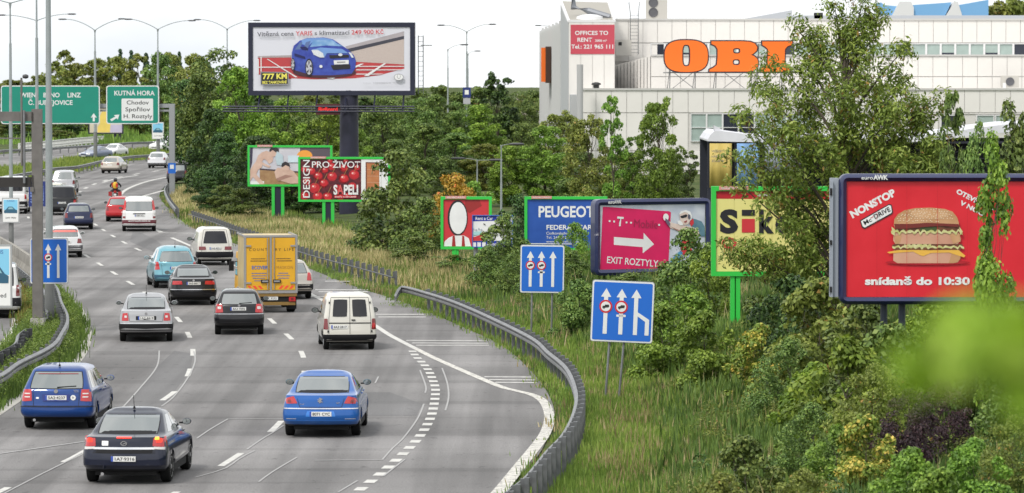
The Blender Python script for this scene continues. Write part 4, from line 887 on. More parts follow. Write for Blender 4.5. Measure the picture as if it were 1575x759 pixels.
# concrete wall
pts = [G(a, b, 0) for a, b in ((78, 440), (72, 436), (50, 424), (20, 402), (-30, 372))]; c0 = pts[0].copy()
t = thing('concrete_barrier', 'low grey concrete wall between the slip road and the main lanes at left', 'barrier', tuple(c0)); pts = [p - c0 for p in pts]
prof = [(-.22, 0), (-.20, .12), (-.10, .35), (-.075, .8), (.075, .8), (.10, .35), (.20, .12), (.22, 0)]
segs = walk(pts, 3.0)
for (a, an), (b, _) in zip(segs[:-1], segs[1:]):
    d = (b - a).normalized(); nn = Vector((-d.y, d.x, 0)); e = b - d * .03; v = [tuple(p + nn * u + Vector((0, 0, w))) for p in (a, e) for u, w in prof]; n = len(prof)
    mesh_obj('concrete_panel', v, [(j, j + 1, n + j + 1, n + j) for j in range(n - 1)] + [tuple(range(n))[::-1], tuple(range(n, 2 * n))], mat('weathered_concrete', (.27, .255, .225), .9, noise=.25, nscale=1.5, bump=.3), t)
# ================================================================ lamp posts
LP = mat('lamp_post_grey', (.30, .33, .33), .5, metal=.2, noise=.10, nscale=1.5); LPD = mat('lamp_post_sleeve', (.17, .175, .17), .7, noise=.15, nscale=2); HEAD = mat('lamp_head_dark', (.05, .05, .055), .5)
def lamp(label, px, D, H, r=.10, arms=((-3.2, .9), (3.2, .9)), name='street_lamp', z0=0, sleeve=2.6, group='street lamps', rz=0, step=True):
    t = thing(name, label, 'street lamp', (X(px, D), D, z0), rz, group); fk = H - (max(a[1] for a in arms) if arms else 0)
    MB().tube([(0, 0, 0), (0, 0, fk * .55)], r * 1.15, 10, r).build('pole', LP, t, True); MB().tube([(0, 0, fk * .55), (0, 0, fk * .84)], r * .85, 10, r * .75).build('pole', LP, t, True); MB().tube([(0, 0, fk * .84), (0, 0, fk)], r * .5, 8, r * .45).build('pole', LP, t, True)
    if sleeve: MB().tube([(0, 0, -.1), (0, 0, sleeve)], r * 1.45, 10).build('base_sleeve', LPD, t, True)
    MB().lathe([(r * .45, -.25), (r * .95, .03), (.001, .05)], 10, (0, 0, fk)).build('collar', LP, t)
    for ax, rise in arms:
        k = 7; pts = [(ax * (i / k), 0, fk + rise * math.sin(math.pi / 2 * i / k) ** .9) for i in range(k + 1)]
        a = MB().tube(pts, r * .34, 6, r * .26).build('arm', LP, t, True); s = 1 if ax > 0 else -1
        MB().lathe([(.001, -.12), (.07, -.05), (.13, .15), (.13, .60), (.08, .78), (.001, .82)], 8, (0, 0, 0), 'x').build('lamp_head', HEAD, a, loc=(ax, 0, fk + rise)).scale = (s, 1, .6)
    return t
def poster_on(t, dx, z, w, h, build, name='poster', label=None, dy=-.2, cat='poster'):
    loc = t.location + Vector((dx, dy, z)); q = thing(name, label, cat, tuple(loc)); q['group'] = 'small posters on lamp posts'
    MB().box(-w / 2 - .05, w / 2 + .05, 0, .08, -h / 2 - .05, h / 2 + .05).build('frame', mat('poster_frame_grey', (.35, .36, .36), .5), q)
    MB().box(-w / 2, w / 2, -.006, -.001, -h / 2, h / 2).build('sheet', WHITEP, q); build(q, w, h); return q
SKYB = mat('poster_sky_blue', (.22, .55, .75), .5); CARB = mat('poster_car_teal', (.03, .11, .18), .4); PRED = mat('print_red', (.55, .03, .04), .5)
def carposter(q, w, h, word='249 900', top=True):
    MB().box(-w * .46, w * .46, -.010, -.007, h * .02, h * .46).build('printed_sky', SKYB, q)
    MB().prism([(-w * .42, -h * .12), (-w * .44, -h * .02), (-w * .28, h * .05), (-w * .15, h * .16), (w * .12, h * .16), (w * .30, h * .04), (w * .44, h * .0), (w * .43, -h * .12)], -.014, -.011).build('printed_car', CARB, q)
    MB().prism([(-w * .18, h * .05), (-w * .10, h * .13), (w * .10, h * .13), (w * .2, h * .05)], -.018, -.015).build('printed_window', mat('poster_glass', (.25, .45, .5), .4), q)
    text('lettering', word, h * .075, INK, q, (0, -.012, -h * .36), align='CENTER', width=w * .7)
    if top: text('lettering', 'YARIS', h * .06, mat('print_blue', (.05, .12, .36), .6), q, (0, -.016, h * .38), align='CENTER', width=w * .5)
lamp('thick pale lamp post carrying the blue lane sign at left, top outside the frame', 75.5, 143, 15, r=.115, arms=((-3.5, .9), (3.5, .9)), sleeve=3.0)
tB = lamp('slim lamp post near the left edge carrying the small car poster', 17, 204, 12.7, r=.085, arms=((-3.3, .5), (3.3, .5)), sleeve=1.6)
poster_on(tB, 0, 2.15, .74, 1.12, carposter, label='small framed car poster on the slim lamp post at far left', name='poster')
tC = lamp('lamp post right beside the brown steel column, carrying dark blue banners', 57.5, 184, 12.9, r=.085, arms=((-3.3, .6), (3.3, .6)), sleeve=0)
nb = mat('banner_navy', (.015, .03, .16), .5)
for sx in (-1, 1):
    q = thing('banner', 'dark blue upright banner on the %s side of the lamp post beside the brown column' % ('left' if sx < 0 else 'right'), 'banner', (tC.location.x + sx * .24 + .02, 183.7, 3.5), 0, 'banners on the lamp post')
    MB().box(-.13, .13, 0, .05, -.55, .55).build('cloth', nb, q); text('lettering', 'ALBERT', .11, mat('banner_print', (.25, .35, .7), .5), q, (.05, -.01, -.42), ry=-math.pi / 2, width=.8)
lamp('farther lamp post rising behind the green motorway sign, left of the thick post', 57.5, 415, 14.9, r=.13, arms=((-3.1, .55), (3.1, .65)))
lamp('lamp post standing on the median between the two green signs', 147, 437, 14.7, r=.14, arms=((-3.0, 1.15), (3.1, 1.15)), sleeve=3)
tF = lamp('lamp post on the median right of the second green sign', 243.5, 455, 15.0, r=.14, arms=((-3.5, 1.15), (3.3, .95)), sleeve=3)
poster_on(tF, 0, 2.9, 1.2, 1.75, carposter, label='small car poster on the lamp post under the second green sign', dy=-.3)
lamp('far lamp post showing above the trees left of the large billboard', 350, 490, 15.4, r=.13, arms=((-3.1, 1.1), (3.1, 1.0)), sleeve=3)
lamp('twin-arm lamp post rising behind the trees in the middle of the picture', 718, 470, 14.6, r=.12, arms=((-2.5, .75), (2.5, .85)))
t = lamp('single-arm lamp post left of the twin-arm lamp in the middle', 689, 430, 12.0, r=.09, arms=((1.3, .5),))
lamp('small single-arm lamp seen behind the twin-arm lamp post', 720, 560, 12.2, r=.10, arms=((.9, .4),))
lamp('double lamp head low among the trees above the red board', 734, 260, 3.6, r=.06, arms=((-.8, .12), (.8, .02)), sleeve=0)
lamp('single lamp head low among the trees behind the blue dealer board', 771, 240, 4.8, r=.06, arms=((.5, .1),), sleeve=0)
lamp('lamp arm reaching in beside the left corner of the white store', 862, 560, 15.6, r=.12, arms=((-2.6, .6),))
lamp('lamp arm reaching in from the left edge above the brown beam', -12, 190, 13.0, r=.09, arms=((3.2, .75), (-3, .6)))
bx_ = thing('banner', 'small blue and white sign board on the twin-arm lamp in the middle', 'sign', (X(718, 469), 469, Zat(143, 469)), 0)
MB().box(-.45, .45, 0, .08, -.55, .6).build('panel', nb, bx_); MB().box(-.22, .22, -.01, 0, -.2, .3).build('white_mark', WHITEP, bx_); MB().box(-.4, .4, 0, .06, -1.25, -.6).build('lower_panel', mat('panel_grey', (.4, .4, .42), .6), bx_)
# brown steel gantry column at left and its beams
BR = mat('weathered_brown_steel', (.145, .135, .125), .75, noise=.18, nscale=3, bump=.15); D0 = 140
t = thing('gantry_back', 'grey-brown steel column with two beams, back of a sign gantry at left', 'gantry', (X(57.5, D0), D0, 0)); s = FPX / D0
zt = Zat(168, D0)
MB().box(-.17, .17, -.14, -.10, .35, zt).box(-.17, .17, .10, .14, .35, zt).box(-.10, .02, -.10, .10, .35, zt).box(.125, .17, -.10, .10, .36, zt - .01).build('column', BR, t)
MB().prism([(-.26, -.05), (.26, -.05), (.22, .55), (-.22, .55)], -.3, .3).build('column_foot', CONC, t)
MB().box(-9, -.18, -.09, -.05, Zat(187, D0), Zat(172, D0)).box(-9, -.18, .05, .09, Zat(187, D0), Zat(172, D0)).box(-9, -.18, -.05, .05, Zat(173.5, D0), Zat(172.2, D0)).build('beam', BR, t)
MB().box(-9, -.2, -.12, .1, Zat(288, D0), Zat(273, D0)).build('beam', mat('dark_beam', (.03, .027, .025), .8), t)
MB().box(-9, -.5, .02, .06, Zat(214, D0), Zat(212, D0)).build('thin_rail', BR, t)
MB().box(-.22, -.1, -.20, .2, Zat(295, D0), Zat(288, D0)).build('bracket', BR, t)
for k in range(6): MB().lathe([(.001, -.03), (.03, -.03), (.03, 0), (.001, 0)], 6, (-.14, -.14, Zat(174 + k * 2.4, D0)), 'y').build('bolt', mat('rusty_bolt', (.04, .035, .03), .8), t)
for k in range(7): MB().lathe([(.001, -.03), (.03, -.03), (.03, 0), (.001, 0)], 6, (-.14, -.14, Zat(271 + k * 3, D0)), 'y').build('bolt', mat('rusty_bolt', (.04, .035, .03), .8), t)
q = thing('camera_mast', 'thin grey mast with a small traffic camera fixed to the beams at left', 'camera mast', (X(38.5, D0), D0 - .2, 0))
MB().tube([(0, 0, Zat(282, D0)), (0, 0, Zat(170, D0))], .045, 6).build('tube', STEEL, q); MB().tube([(-.08, 0, Zat(255, D0)), (-.08, 0, Zat(120, D0))], .035, 6).build('tube', BR, q)
MB().lathe([(.001, -.1), (.06, -.08), (.08, .02), (.05, .1), (.001, .11)], 10, (.05, 0, Zat(118, D0)), 'x').build('camera_head', HEAD, q, True)
# second framed car poster at the left edge
q = thing('poster', 'large framed car poster cut by the left edge above the white van', 'poster', (X(-6, 136), 136, Zat(425, 136)), 0, 'small posters on lamp posts')
MB().box(-.5, .5, 0, .1, -1.02, 1.02).build('frame', mat('poster_frame_grey', (.35, .36, .36), .5), q); MB().box(-.45, .45, -.006, -.001, -.96, .96).build('sheet', WHITEP, q); carposter(q, .9, 1.92, 'za hned')
MB().tube([(-.3, .1, -Zat(425, 136)), (-.3, .1, 1.0)], .06, 8).build('post', STEEL, q)
# ================================================================ green overhead signs
GR = mat('sign_green', (.004, .23, .16), .4, noise=.04, nscale=1); SB = mat('sign_white', (.70, .71, .70), .45); GB = mat('gantry_steel', (.28, .29, .30), .6)
D1 = 306
t = thing('sign_gantry', 'grey gantry frame with the post right of the second green sign', 'gantry', (X(265, D1), D1, 0)); x0 = X(265, D1)
MB().box(-.2, .2, -.2, .2, 0, Zat(161, D1)).build('post', GB, t); MB().box(X(-20, D1) - x0, .22, -.15, .15, Zat(166, D1), Zat(160, D1)).box(X(-20, D1) - x0, -.2, -.1, .1, Zat(172, D1), Zat(169, D1)).build('beam', GB, t)
def rrect(x0, x1, z0, z1, r, n=4):
    P = []
    for cx, cz, a0 in ((x1 - r, z0 + r, -90), (x1 - r, z1 - r, 0), (x0 + r, z1 - r, 90), (x0 + r, z0 + r, 180)):
        for i in range(n + 1): a = math.radians(a0 + 90 * i / n); P.append((cx + r * math.cos(a), cz + r * math.sin(a)))
    return P
def arrow(x, z0, z1, w, hw, hh): return [(x - w / 2, z0), (x + w / 2, z0), (x + w / 2, z1 - hh), (x + hw / 2, z1 - hh), (x, z1), (x - hw / 2, z1 - hh), (x - w / 2, z1 - hh)]
def rot(P, c, a): return [(c[0] + (x - c[0]) * math.cos(a) - (z - c[1]) * math.sin(a), c[1] + (x - c[0]) * math.sin(a) + (z - c[1]) * math.cos(a)) for x, z in P]
s1 = FPX / (D1 - .5)
def green(label, pa, pb, pc, pd):
    t = thing('motorway_sign', label, 'road sign', (X(pa, D1 - .5), D1 - .5, Zat(pd, D1 - .5)), 0, 'green overhead signs'); w, h = (pb - pa) / s1, (pd - pc) / s1
    MB().prism(rrect(0, w, 0, h, .18), 0, .10).build('border', SB, t); MB().prism(rrect(.07, w - .07, .07, h - .07, .14), -.012, -.002).build('panel', GR, t)
    for f in (.25, .75): MB().box(w * f - .06, w * f + .06, .11, .30, .1, h - .1).build('bracket', GB, t)
    return t, w, h, (lambda x, y: ((x - pa) / s1, (pd - y) / s1))
t, w, h, q = green('large green overhead sign reading WIEN BRNO LINZ, left of the pair', 2, 154, 132, 191)
for s, xa, xb, yb in (('WIEN', 32, 56, 150), ('BRNO', 67, 92, 150), ('LINZ', 104, 124.5, 150)): a, b = q(xa, yb); text('lettering', s, 7.2 / s1, SB, t, (a, -.02, b), bold=.03, width=(xb - xa) / s1)
a, b = q(44, 161.5); text('lettering', 'Č. BUDĚJOVICE', 7.0 / s1, SB, t, (a, -.02, b), bold=.03, width=68 / s1)
MB().prism([(q(x, z)[0], q(x, z)[1]) for x, z in [(143.2, 187), (146.4, 187), (146.4, 180.5), (149.5, 181.5), (144.8, 174.5), (140, 181.5), (143.2, 180.5)]], -.02, -.014).build('arrow', SB, t)
t, w, h, q = green('smaller green overhead sign reading KUTNA HORA with a white list panel', 164, 245, 132, 191)
a, b = q(176, 147); text('lettering', 'KUTNÁ HORA', 7.2 / s1, SB, t, (a, -.02, b), bold=.03, width=62 / s1)
(a, b), (c, d) = q(187.5, 186), q(236, 152); o = MB().prism(rrect(a, c, b, d, .08), -.02, -.013).build('white_panel', SB, t)
for s, xa, xb, yb in (('Chodov', 195, 229, 161), ('Spořilov', 193, 231, 171.5), ('H. Roztyly', 190, 234, 182)): a, b = q(xa, yb); text('lettering', s, 6.3 / s1, INK, t, (a, -.026, b), bold=.012, width=(xb - xa) / s1)
MB().prism([q(x, z) for x, z in [(170, 184), (172, 187), (180, 182), (181.5, 184.5), (184, 176.5), (175.5, 177.5), (178, 179.5)]], -.02, -.014).build('arrow', SB, t)
q = thing('small_sign', 'small blue square sign with white pictogram on the far gantry post', 'road sign', (X(264.5, D1 - 1), D1 - 1, Zat(259, D1 - 1))); MB().prism(rrect(-.28, .28, -.38, .38, .06), 0, .03).build('panel', mat('sign_blue', (.01, .13, .55), .4), q); MB().box(-.14, .14, -.01, -.002, -.05, .25).build('pictogram', SB, q)
# ================================================================ blue lane signs
SBL = mat('sign_blue', (.01, .13, .55), .4); RINGR = mat('sign_red', (.55, .02, .03), .4); SGB = mat('sign_back_grey', (.30, .31, .32), .5)
def circ(cx, cz, r, n=24): return [(cx + r * math.cos(2 * math.pi * i / n), cz + r * math.sin(2 * math.pi * i / n)) for i in range(n)]
def lane_sign(label, loc, w, h, mode, legs=None, rz=0, tilt=0):
    t = thing('lane_sign', label, 'road sign', loc, rz, 'blue lane signs'); t.rotation_euler.y = tilt
    MB().prism(rrect(-w / 2, w / 2, 0, h, .07), .0, .05).build('sign_back', SGB, t); MB().prism(rrect(-w / 2 + .012, w / 2 - .012, .012, h - .012, .065), -.006, -.001).build('border', SB, t)
    MB().prism(rrect(-w / 2 + .05, w / 2 - .05, .05, h - .05, .045), -.012, -.008).build('panel', SBL, t)
    aw = w * .065; xs_ = (-.27, -.02, .24) if mode != 'merge' else (-.27, -.02, .215); z0, z1 = h * .13, h * .87
    for k, fx in enumerate(xs_):
        x = fx * w
        if mode == 'left2' and k < 2: pass
        zb_ = z0
        MB().prism(arrow(x, zb_, z1, aw, w * .165, h * .14), -.018, -.0135).build('arrow', SB, t)
        if k < 2:
            zc = h * .575; MB().prism(circ(x, zc, w * .105), -.024, -.019).build('ring_red', RINGR, t); MB().prism(circ(x, zc, w * .078), -.029, -.025).build('ring_white', SB, t)
            u = w * .05; MB().prism([(x - u * 1.1, zc - u * .5), (x + u * .9, zc - u * .3), (x + u * 1.1, zc + .1 * u), (x + u * 1.0, zc + u * .6), (x - u * .2, zc + u * .6), (x - u * .3, zc + u * .25), (x - u * 1.0, zc + u * .15)], -.034, -.030).build('lorry_symbol', INK, t)
            MB().box(x - u * .8, x - u * .3, -.033, -.030, zc - u * .75, zc - u * .4).build('lorry_symbol', INK, t)
        if k == 1: MB().box(x - w * .075, x + w * .075, -.018, -.0137, h * .415, h * .45).build('bar', SB, t)
    if mode == 'merge':
        x = .215 * w; MB().prism([(x + aw * .5, h * .50), (x + w * .22, h * .385), (x + w * .22, h * .13), (x + w * .155, h * .13), (x + w * .155, h * .35), (x + aw * .5, h * .435)], -.018, -.0138).build('arrow_branch', SB, t)
    for lx, zl in (legs or []):
        MB().tube([(lx[0], .09, h * .9), (lx[1], .09, -zl)], .032, 8).build('leg', STEEL, t, True)
    return t
Ds = 112; s = FPX / Ds; lane_sign('nearer blue lane sign with merging arrow, beside the magenta board', (X(955.5, Ds), Ds, Zat(527, Ds)), 96 / s, 95 / s, 'merge', [((-.27, -.36), Zat(527, Ds) + .1), ((.14, .0), Zat(527, Ds) + .1)], rz=math.radians(-3), tilt=math.radians(2.4))
Ds = 139; s = FPX / Ds; lane_sign('farther blue lane sign with three arrows, under the blue dealer board', (X(833.5, Ds), Ds, Zat(451, Ds)), 68 / s, 74 / s, 'straight', [((-.33, -.33), Zat(451, Ds) + .1), ((.34, .34), Zat(451, Ds) + .1)], tilt=math.radians(.8))
Ds = 141; s = FPX / Ds; lane_sign('blue lane sign mounted on the thick lamp post at left', (X(75, Ds), Ds, Zat(437, Ds)), 50 / s * 1.18, 71 / s, 'straight')
# ================================================================ billboards
BGREEN = mat('frame_green', (.03, .50, .06), .45); NAVYF = mat('frame_navy', (.012, .018, .075), .35, coat=.4); NAVYP = mat('post_navy', (.012, .014, .035), .5)
class Board:
    def __init__(s, name, label, x0, x1, yt, yb, D, yaw=0, frame=BGREEN, fw=.12, depth=.25, round_=0, group='roadside billboards', back=None):
        a = math.radians(yaw); P0 = A(x0, yb, D); k = (x1 - 787.5) / FPX; s.u = Vector((math.cos(a), math.sin(a), 0)); s.n = Vector((math.sin(a), -math.cos(a), 0))
        s.w = (k * P0.y - P0.x) / (math.cos(a) - k * math.sin(a)); s.h = Zat(yt, D) - Zat(yb, D); s.P0 = P0; s.a = a; s.k = 0
        s.t = thing(name, label, 'billboard', tuple(P0), a, group); w, h = s.w, s.h
        if round_:
            mb = MB(); o_, i_ = rrect(-fw, w + fw, -fw, h + fw, round_), rrect(0, w, 0, h, .02); n = len(o_)
            v = [(x, -.03, z) for x, z in o_] + [(x, -.03, z) for x, z in i_] + [(x, depth, z) for x, z in o_]
            mid = [((ox + ix) / 2, -.10, (oz + iz) / 2) for (ox, oz), (ix, iz) in zip(o_, i_)]; v += mid
            f = [(i, (i + 1) % n, 3 * n + (i + 1) % n, 3 * n + i) for i in range(n)] + [(3 * n + i, 3 * n + (i + 1) % n, n + (i + 1) % n, n + i) for i in range(n)] + [(i, 2 * n + i, 2 * n + (i + 1) % n, (i + 1) % n) for i in range(n)]
            mesh_obj('frame', v, f, frame, s.t, True, 50)
        else:
            MB().box(-fw, 0, -.05, depth, -fw, h + fw).box(w, w + fw, -.05, depth, -fw, h + fw).box(0, w, -.05, depth, -fw, 0).box(0, w, -.05, depth, h, h + fw).build('frame', frame, s.t)
        s.back = MB().box(.0, w, .02, depth - .02, .0, h).build('back_panel', NAVYP, s.t)
    def q(s, px, py):
        d = ray(px, py); C = Vector((0, 0, CAM_H)); t = (s.P0 - C).dot(s.n) / d.dot(s.n); P = C + d * t - s.P0; return (P.dot(s.u), P.z)
    def poly(s, pts, m, name='print', clip=True):
        s.k += 1; y = .018 - s.k * .0032
        loc = [s.q(*p) for p in pts]
        if clip: loc = [(min(max(a, .01), s.w - .01), min(max(b, .01), s.h - .01)) for a, b in loc]
        tri = tessellate_polygon([[Vector((a, b, 0)) for a, b in loc]]); fs = []
        for a, b, c in tri:
            ar = (loc[b][0] - loc[a][0]) * (loc[c][1] - loc[a][1]) - (loc[b][1] - loc[a][1]) * (loc[c][0] - loc[a][0])
            if abs(ar) > 1e-9: fs.append((a, b, c) if ar > 0 else (a, c, b))
        return mesh_obj(name, [(a, y, b) for a, b in loc], fs, m, s.t)
    def multi(s, polys, m, name='print'):
        s.k += 1; y = .018 - s.k * .0032; V_ = []; F2 = []
        for pts in polys:
            loc = [s.q(*p) for p in pts]; loc = [(min(max(a, .01), s.w - .01), min(max(b, .01), s.h - .01)) for a, b in loc]
            for a, b, c in tessellate_polygon([[Vector((a, b, 0)) for a, b in loc]]):
                ar = (loc[b][0] - loc[a][0]) * (loc[c][1] - loc[a][1]) - (loc[b][1] - loc[a][1]) * (loc[c][0] - loc[a][0])
                if abs(ar) > 1e-9: F2.append(tuple(len(V_) + i for i in ((a, b, c) if ar > 0 else (a, c, b))))
            V_ += [(a, y, b) for a, b in loc]
        o = mesh_obj(name, V_, F2, m, s.t); o['kind'] = 'stuff'; return o
    def each(s, polys, m, name):
        for p in polys: s.k -= 1; s.poly(p, m, name)
        s.k += 1
    def full(s, m, name='poster_sheet'):
        s.k += 1; y = .018 - s.k * .0032; return mesh_obj(name, [(.004, y, .004), (s.w - .004, y, .004), (s.w - .004, y, s.h - .004), (.004, y, s.h - .004)], [(0, 1, 2, 3)], m, s.t)
    def text(s, body, x0, y0, x1, y1, cap, m, bold=0, vert=False, spacing=1.0):
        """baseline runs from photo point (x0,y0) to (x1,y1); cap height in photo pixels"""
        s.k += 1; y = .018 - s.k * .0032; a, b = s.q(x0, y0); c, d = s.q(x1, y1); size = cap * (s.h / (max(1, abs((s.q(x0, 0)[1] - s.q(x0, 100)[1]) / 100)) if 0 else 1)) if 0 else cap * (s.q(x0, y0 - 10)[1] - b) / 10
        if vert: size = cap * abs(s.q(x0 + 10, y0)[0] - a) / 10
        ang = math.atan2(d - b, c - a)
        return text('lettering', body, size, m, s.t, (a, y, b), ry=-ang, width=math.hypot(c - a, d - b), bold=bold, spacing=spacing)
def Z(x0, y0, k): return lambda *p: [(x0 + a / k, y0 + b / k) for a, b in p]
def ell(cx, cy, rx, ry, n=22, a0=0, a1=360): return [(cx + rx * math.cos(math.radians(a0 + (a1 - a0) * i / n)), cy + ry * math.sin(math.radians(a0 + (a1 - a0) * i / n))) for i in range(n)]
def pm(name, c, c2=None, sc=6, rough=.45): return mat(name, c, rough, noise=.001 if c2 else .07, nscale=sc if c2 else 1.3, col2=c2, bump=.05, bscale=3)
P_W = pm('print_white', (.74, .74, .74)); P_K = pm('print_black', (.015, .014, .02)); P_R = pm('print_red', (.55, .03, .04))
# ---- large roof-high billboard
B_ = Board('billboard', 'largest billboard on a thick navy column, showing a blue hatchback on a red running track', 389, 631, 42, 140, 256, -1.5, NAVYP, .28, .9)
z = Z(370, 20, 4.217); B_.full(mat('poster_white_lilac', (.66, .66, .72), .45))
B_.poly(z((112, 285), (200, 278), (330, 285), (330, 430), (112, 400)), pm('track_red', (.52, .05, .05), (.42, .05, .06), 2)); B_.poly(z((330, 340), (750, 318), (1062, 335), (1062, 362), (900, 405), (740, 425), (480, 432), (330, 425)), MATS['track_red'])
B_.poly(z((112, 281), (330, 275), (330, 290), (112, 292)), pm('crowd_far', (.45, .38, .36), (.30, .26, .28), 14))
B_.poly(z((700, 255), (1060, 168), (1060, 335), (750, 318)), pm('crowd', (.40, .30, .28), (.62, .55, .50), 26)); B_.poly(z((680, 218), (1060, 120), (1060, 150), (690, 235)), pm('stand_roof', (.40, .36, .38))); B_.poly(z((690, 235), (1060, 150), (1060, 170), (700, 256)), pm('stand_shadow', (.05, .05, .07)))
for a in ([(130, 285), (136, 285), (136, 380), (130, 380)], [(112, 350), (330, 350), (330, 356), (112, 356)], [(170, 300), (178, 300), (370, 418), (355, 418)], [(112, 300), (118, 300), (118, 400), (112, 400)], [(750, 345), (1062, 345), (1062, 350), (750, 350)], [(750, 368), (1050, 368), (1040, 373), (750, 373)], [(750, 395), (930, 395), (900, 400), (750, 400)], [(560, 425), (780, 330), (800, 330), (600, 428)], [(800, 410), (930, 328), (945, 328), (830, 410)], [(370, 395), (430, 400), (430, 410), (370, 405)]): B_.poly(z(*a), P_W, 'track_line')
B_.poly(z(*ell(545, 385, 205, 38)), pm('print_tyre_shadow', (.06, .02, .03)))
cb1, cb2, cb3 = pm('print_car_blue', (.025, .04, .30), (.05, .09, .42), 3), pm('print_car_light', (.16, .30, .62)), pm('print_car_dark', (.01, .012, .09))
B_.poly(z((333, 260), (345, 215), (385, 180), (430, 165), (540, 160), (600, 172), (655, 210), (700, 240), (735, 275), (748, 310), (745, 360), (720, 395), (600, 405), (470, 405), (430, 395), (345, 370), (332, 330)), cb1, 'printed_car')
B_.poly(z((395, 178), (430, 167), (540, 162), (595, 174), (620, 190), (470, 188), (440, 215), (400, 205)), cb2, 'printed_roof'); B_.poly(z((450, 222), (475, 178), (590, 178), (665, 218), (560, 212)), pm('print_screen', (.10, .26, .55), (.30, .48, .70), 3), 'printed_screen'); B_.poly(z((352, 240), (385, 192), (400, 190), (388, 238)), pm('print_side_glass', (.10, .16, .35))); B_.poly(z((408, 232), (425, 190), (455, 182), (440, 222), (432, 250)), MATS['print_side_glass'])
B_.poly(z((385, 222), (420, 218), (440, 232), (435, 245), (400, 240)), cb3); B_.poly(z((350, 262), (420, 285), (420, 300), (350, 280)), cb3); B_.poly(z((460, 240), (520, 225), (660, 235), (700, 262), (560, 262), (545, 290), (500, 270)), cb2)
B_.poly(z((575, 275), (700, 272), (705, 290), (580, 296)), P_K); B_.poly(z((585, 340), (710, 334), (712, 362), (600, 370)), P_K); B_.poly(z((605, 309), (702, 306), (702, 332), (607, 336)), P_W); B_.poly(z((625, 317), (680, 315), (680, 325), (625, 327)), pm('print_grey', (.3, .3, .32)))
B_.poly(z((460, 242), (500, 240), (535, 262), (543, 290), (515, 290), (475, 272)), pm('print_headlamp', (.55, .58, .62), (.75, .77, .8), 12)); B_.poly(z((700, 255), (720, 262), (735, 290), (722, 292)), MATS['print_headlamp']); B_.poly(z(*ell(522, 348, 10, 10)), P_W); B_.poly(z(*ell(648, 272, 14, 9)), MATS['print_headlamp'])
for cx, cy, rx, ry in ((445, 355, 25, 58), (340, 335, 12, 42)):
    B_.poly(z(*ell(cx, cy, rx, ry)), P_K); B_.poly(z(*ell(cx, cy, rx * .78, ry * .80)), pm('print_alloy', (.5, .5, .55))); 
    for k in range(5): a = k * 1.257 + .4; B_.poly(z((cx + rx * .2 * math.cos(a), cy + ry * .2 * math.sin(a)), (cx + rx * .72 * math.cos(a + .3), cy + ry * .72 * math.sin(a + .3)), (cx + rx * .72 * math.cos(a + .85), cy + ry * .72 * math.sin(a + .85))), P_K)
tk = pm('print_dark_grey', (.07, .07, .09)); 
for s_, a, b, m_ in (('Vítězná cena', 110, 347, tk), ('YARIS', 360, 467, P_R), ('s klimatizací', 480, 708, tk), ('249 900 Kč', 720, 928, P_R)):
    (x0, y0), (x1, y1) = z((a, 153 - (a - 110) * .020), (b, 153 - (b - 110) * .020)); B_.text(s_, x0, y0, x1, y1, 7.0, m_, bold=.012)
(x0, y0), (x1, y1) = z((955, 106), (1060, 103)); B_.text('www.toyota.cz', x0, y0, x1, y1, 1.8, MATS['print_grey'])
(x0, y0), (x1, y1) = z((860, 462), (1066, 458)); B_.text('TOMORROW TOYOTA', x0, y0, x1, y1, 2.6, MATS['print_grey']); (x0, y0), (x1, y1) = z((795, 463), (850, 462)); B_.text('TODAY', x0, y0, x1, y1, 2.4, pm('print_pale', (.5, .5, .54)))
B_.poly(z(*(ell(1027, 417, 32, 22) )), MATS['print_grey']); B_.poly(z(*ell(1027, 417, 28, 19)), P_W); B_.poly(z(*ell(1027, 412, 12, 16)), MATS['print_grey']); B_.poly(z(*ell(1027, 412, 9, 13)), P_W)
B_.poly(z((130, 382), (312, 385), (314, 466), (132, 470)), MATS['print_grey']); B_.poly(z((136, 387), (308, 390), (308, 461), (136, 464)), P_K)
yl = pm('print_yellow', (.80, .72, .12)); (x0, y0), (x1, y1) = z((145, 430), (302, 427)); B_.text('777 KM', x0, y0, x1, y1, 8.2, yl, bold=.05); (x0, y0), (x1, y1) = z((143, 460), (300, 457)); B_.text('BEZ TANKOVÁNÍ', x0, y0, x1, y1, 4.0, yl, bold=.04)
w = B_.w; cx = B_.q(536, 150)[0]
MB().lathe([(.62, -B_.P0.z), (.56, .0), (.56, .3)], 20, (cx, .55, -.28)).build('column', mat('column_navy', (.018, .018, .038), .5, noise=.2, nscale=2), B_.t, True)
cw = MB()
for zz, yy in ((-.95, -.9), (-1.25, -.9), (-1.1, -.2)): cw.tube([(-1.8, yy, zz), (w + .3, yy, zz)], .05, 5)
for k in range(6): cw.tube([(.4 + k * (w - .8) / 5, .3, -.28), (.4 + k * (w - .8) / 5, -.9, -1.0), (.4 + k * (w - .8) / 5, -.9, -1.3)], .05, 5)
cw.build('catwalk', NAVYP, B_.t)
ld = MB(); 
for xx in (w + .45, w + .75): ld.tube([(xx, .9, -.2), (xx, .9, B_.h - .5)], .03, 5)
for k in range(12): ld.tube([(w + .45, .9, k * .3), (w + .75, .9, k * .3)], .02, 4)
ld.build('ladder', STEEL, B_.t); MB().tube([(w + .6, .9, B_.h - 1.1), (w + 1.3, .9, B_.h - 1.1)], .03, 5).build('ladder_arm', STEEL, B_.t)
q = thing('display', 'dark red glowing nameplate hanging under the largest billboard', 'sign', tuple(A(504.5, 168.5, 255)), 0)
MB().prism(rrect(-.75, .75, -.33, .33, .12), 0, .2).build('case', mat('case_dark_red', (.07, .008, .01), .5), q); text('lettering', 'BigBoard', .26, mat('red_neon', (.6, .02, .02), .4, emit=(1, .03, .03, .35)), q, (0, -.02, -.12), align='CENTER', width=1.15, bold=.03)
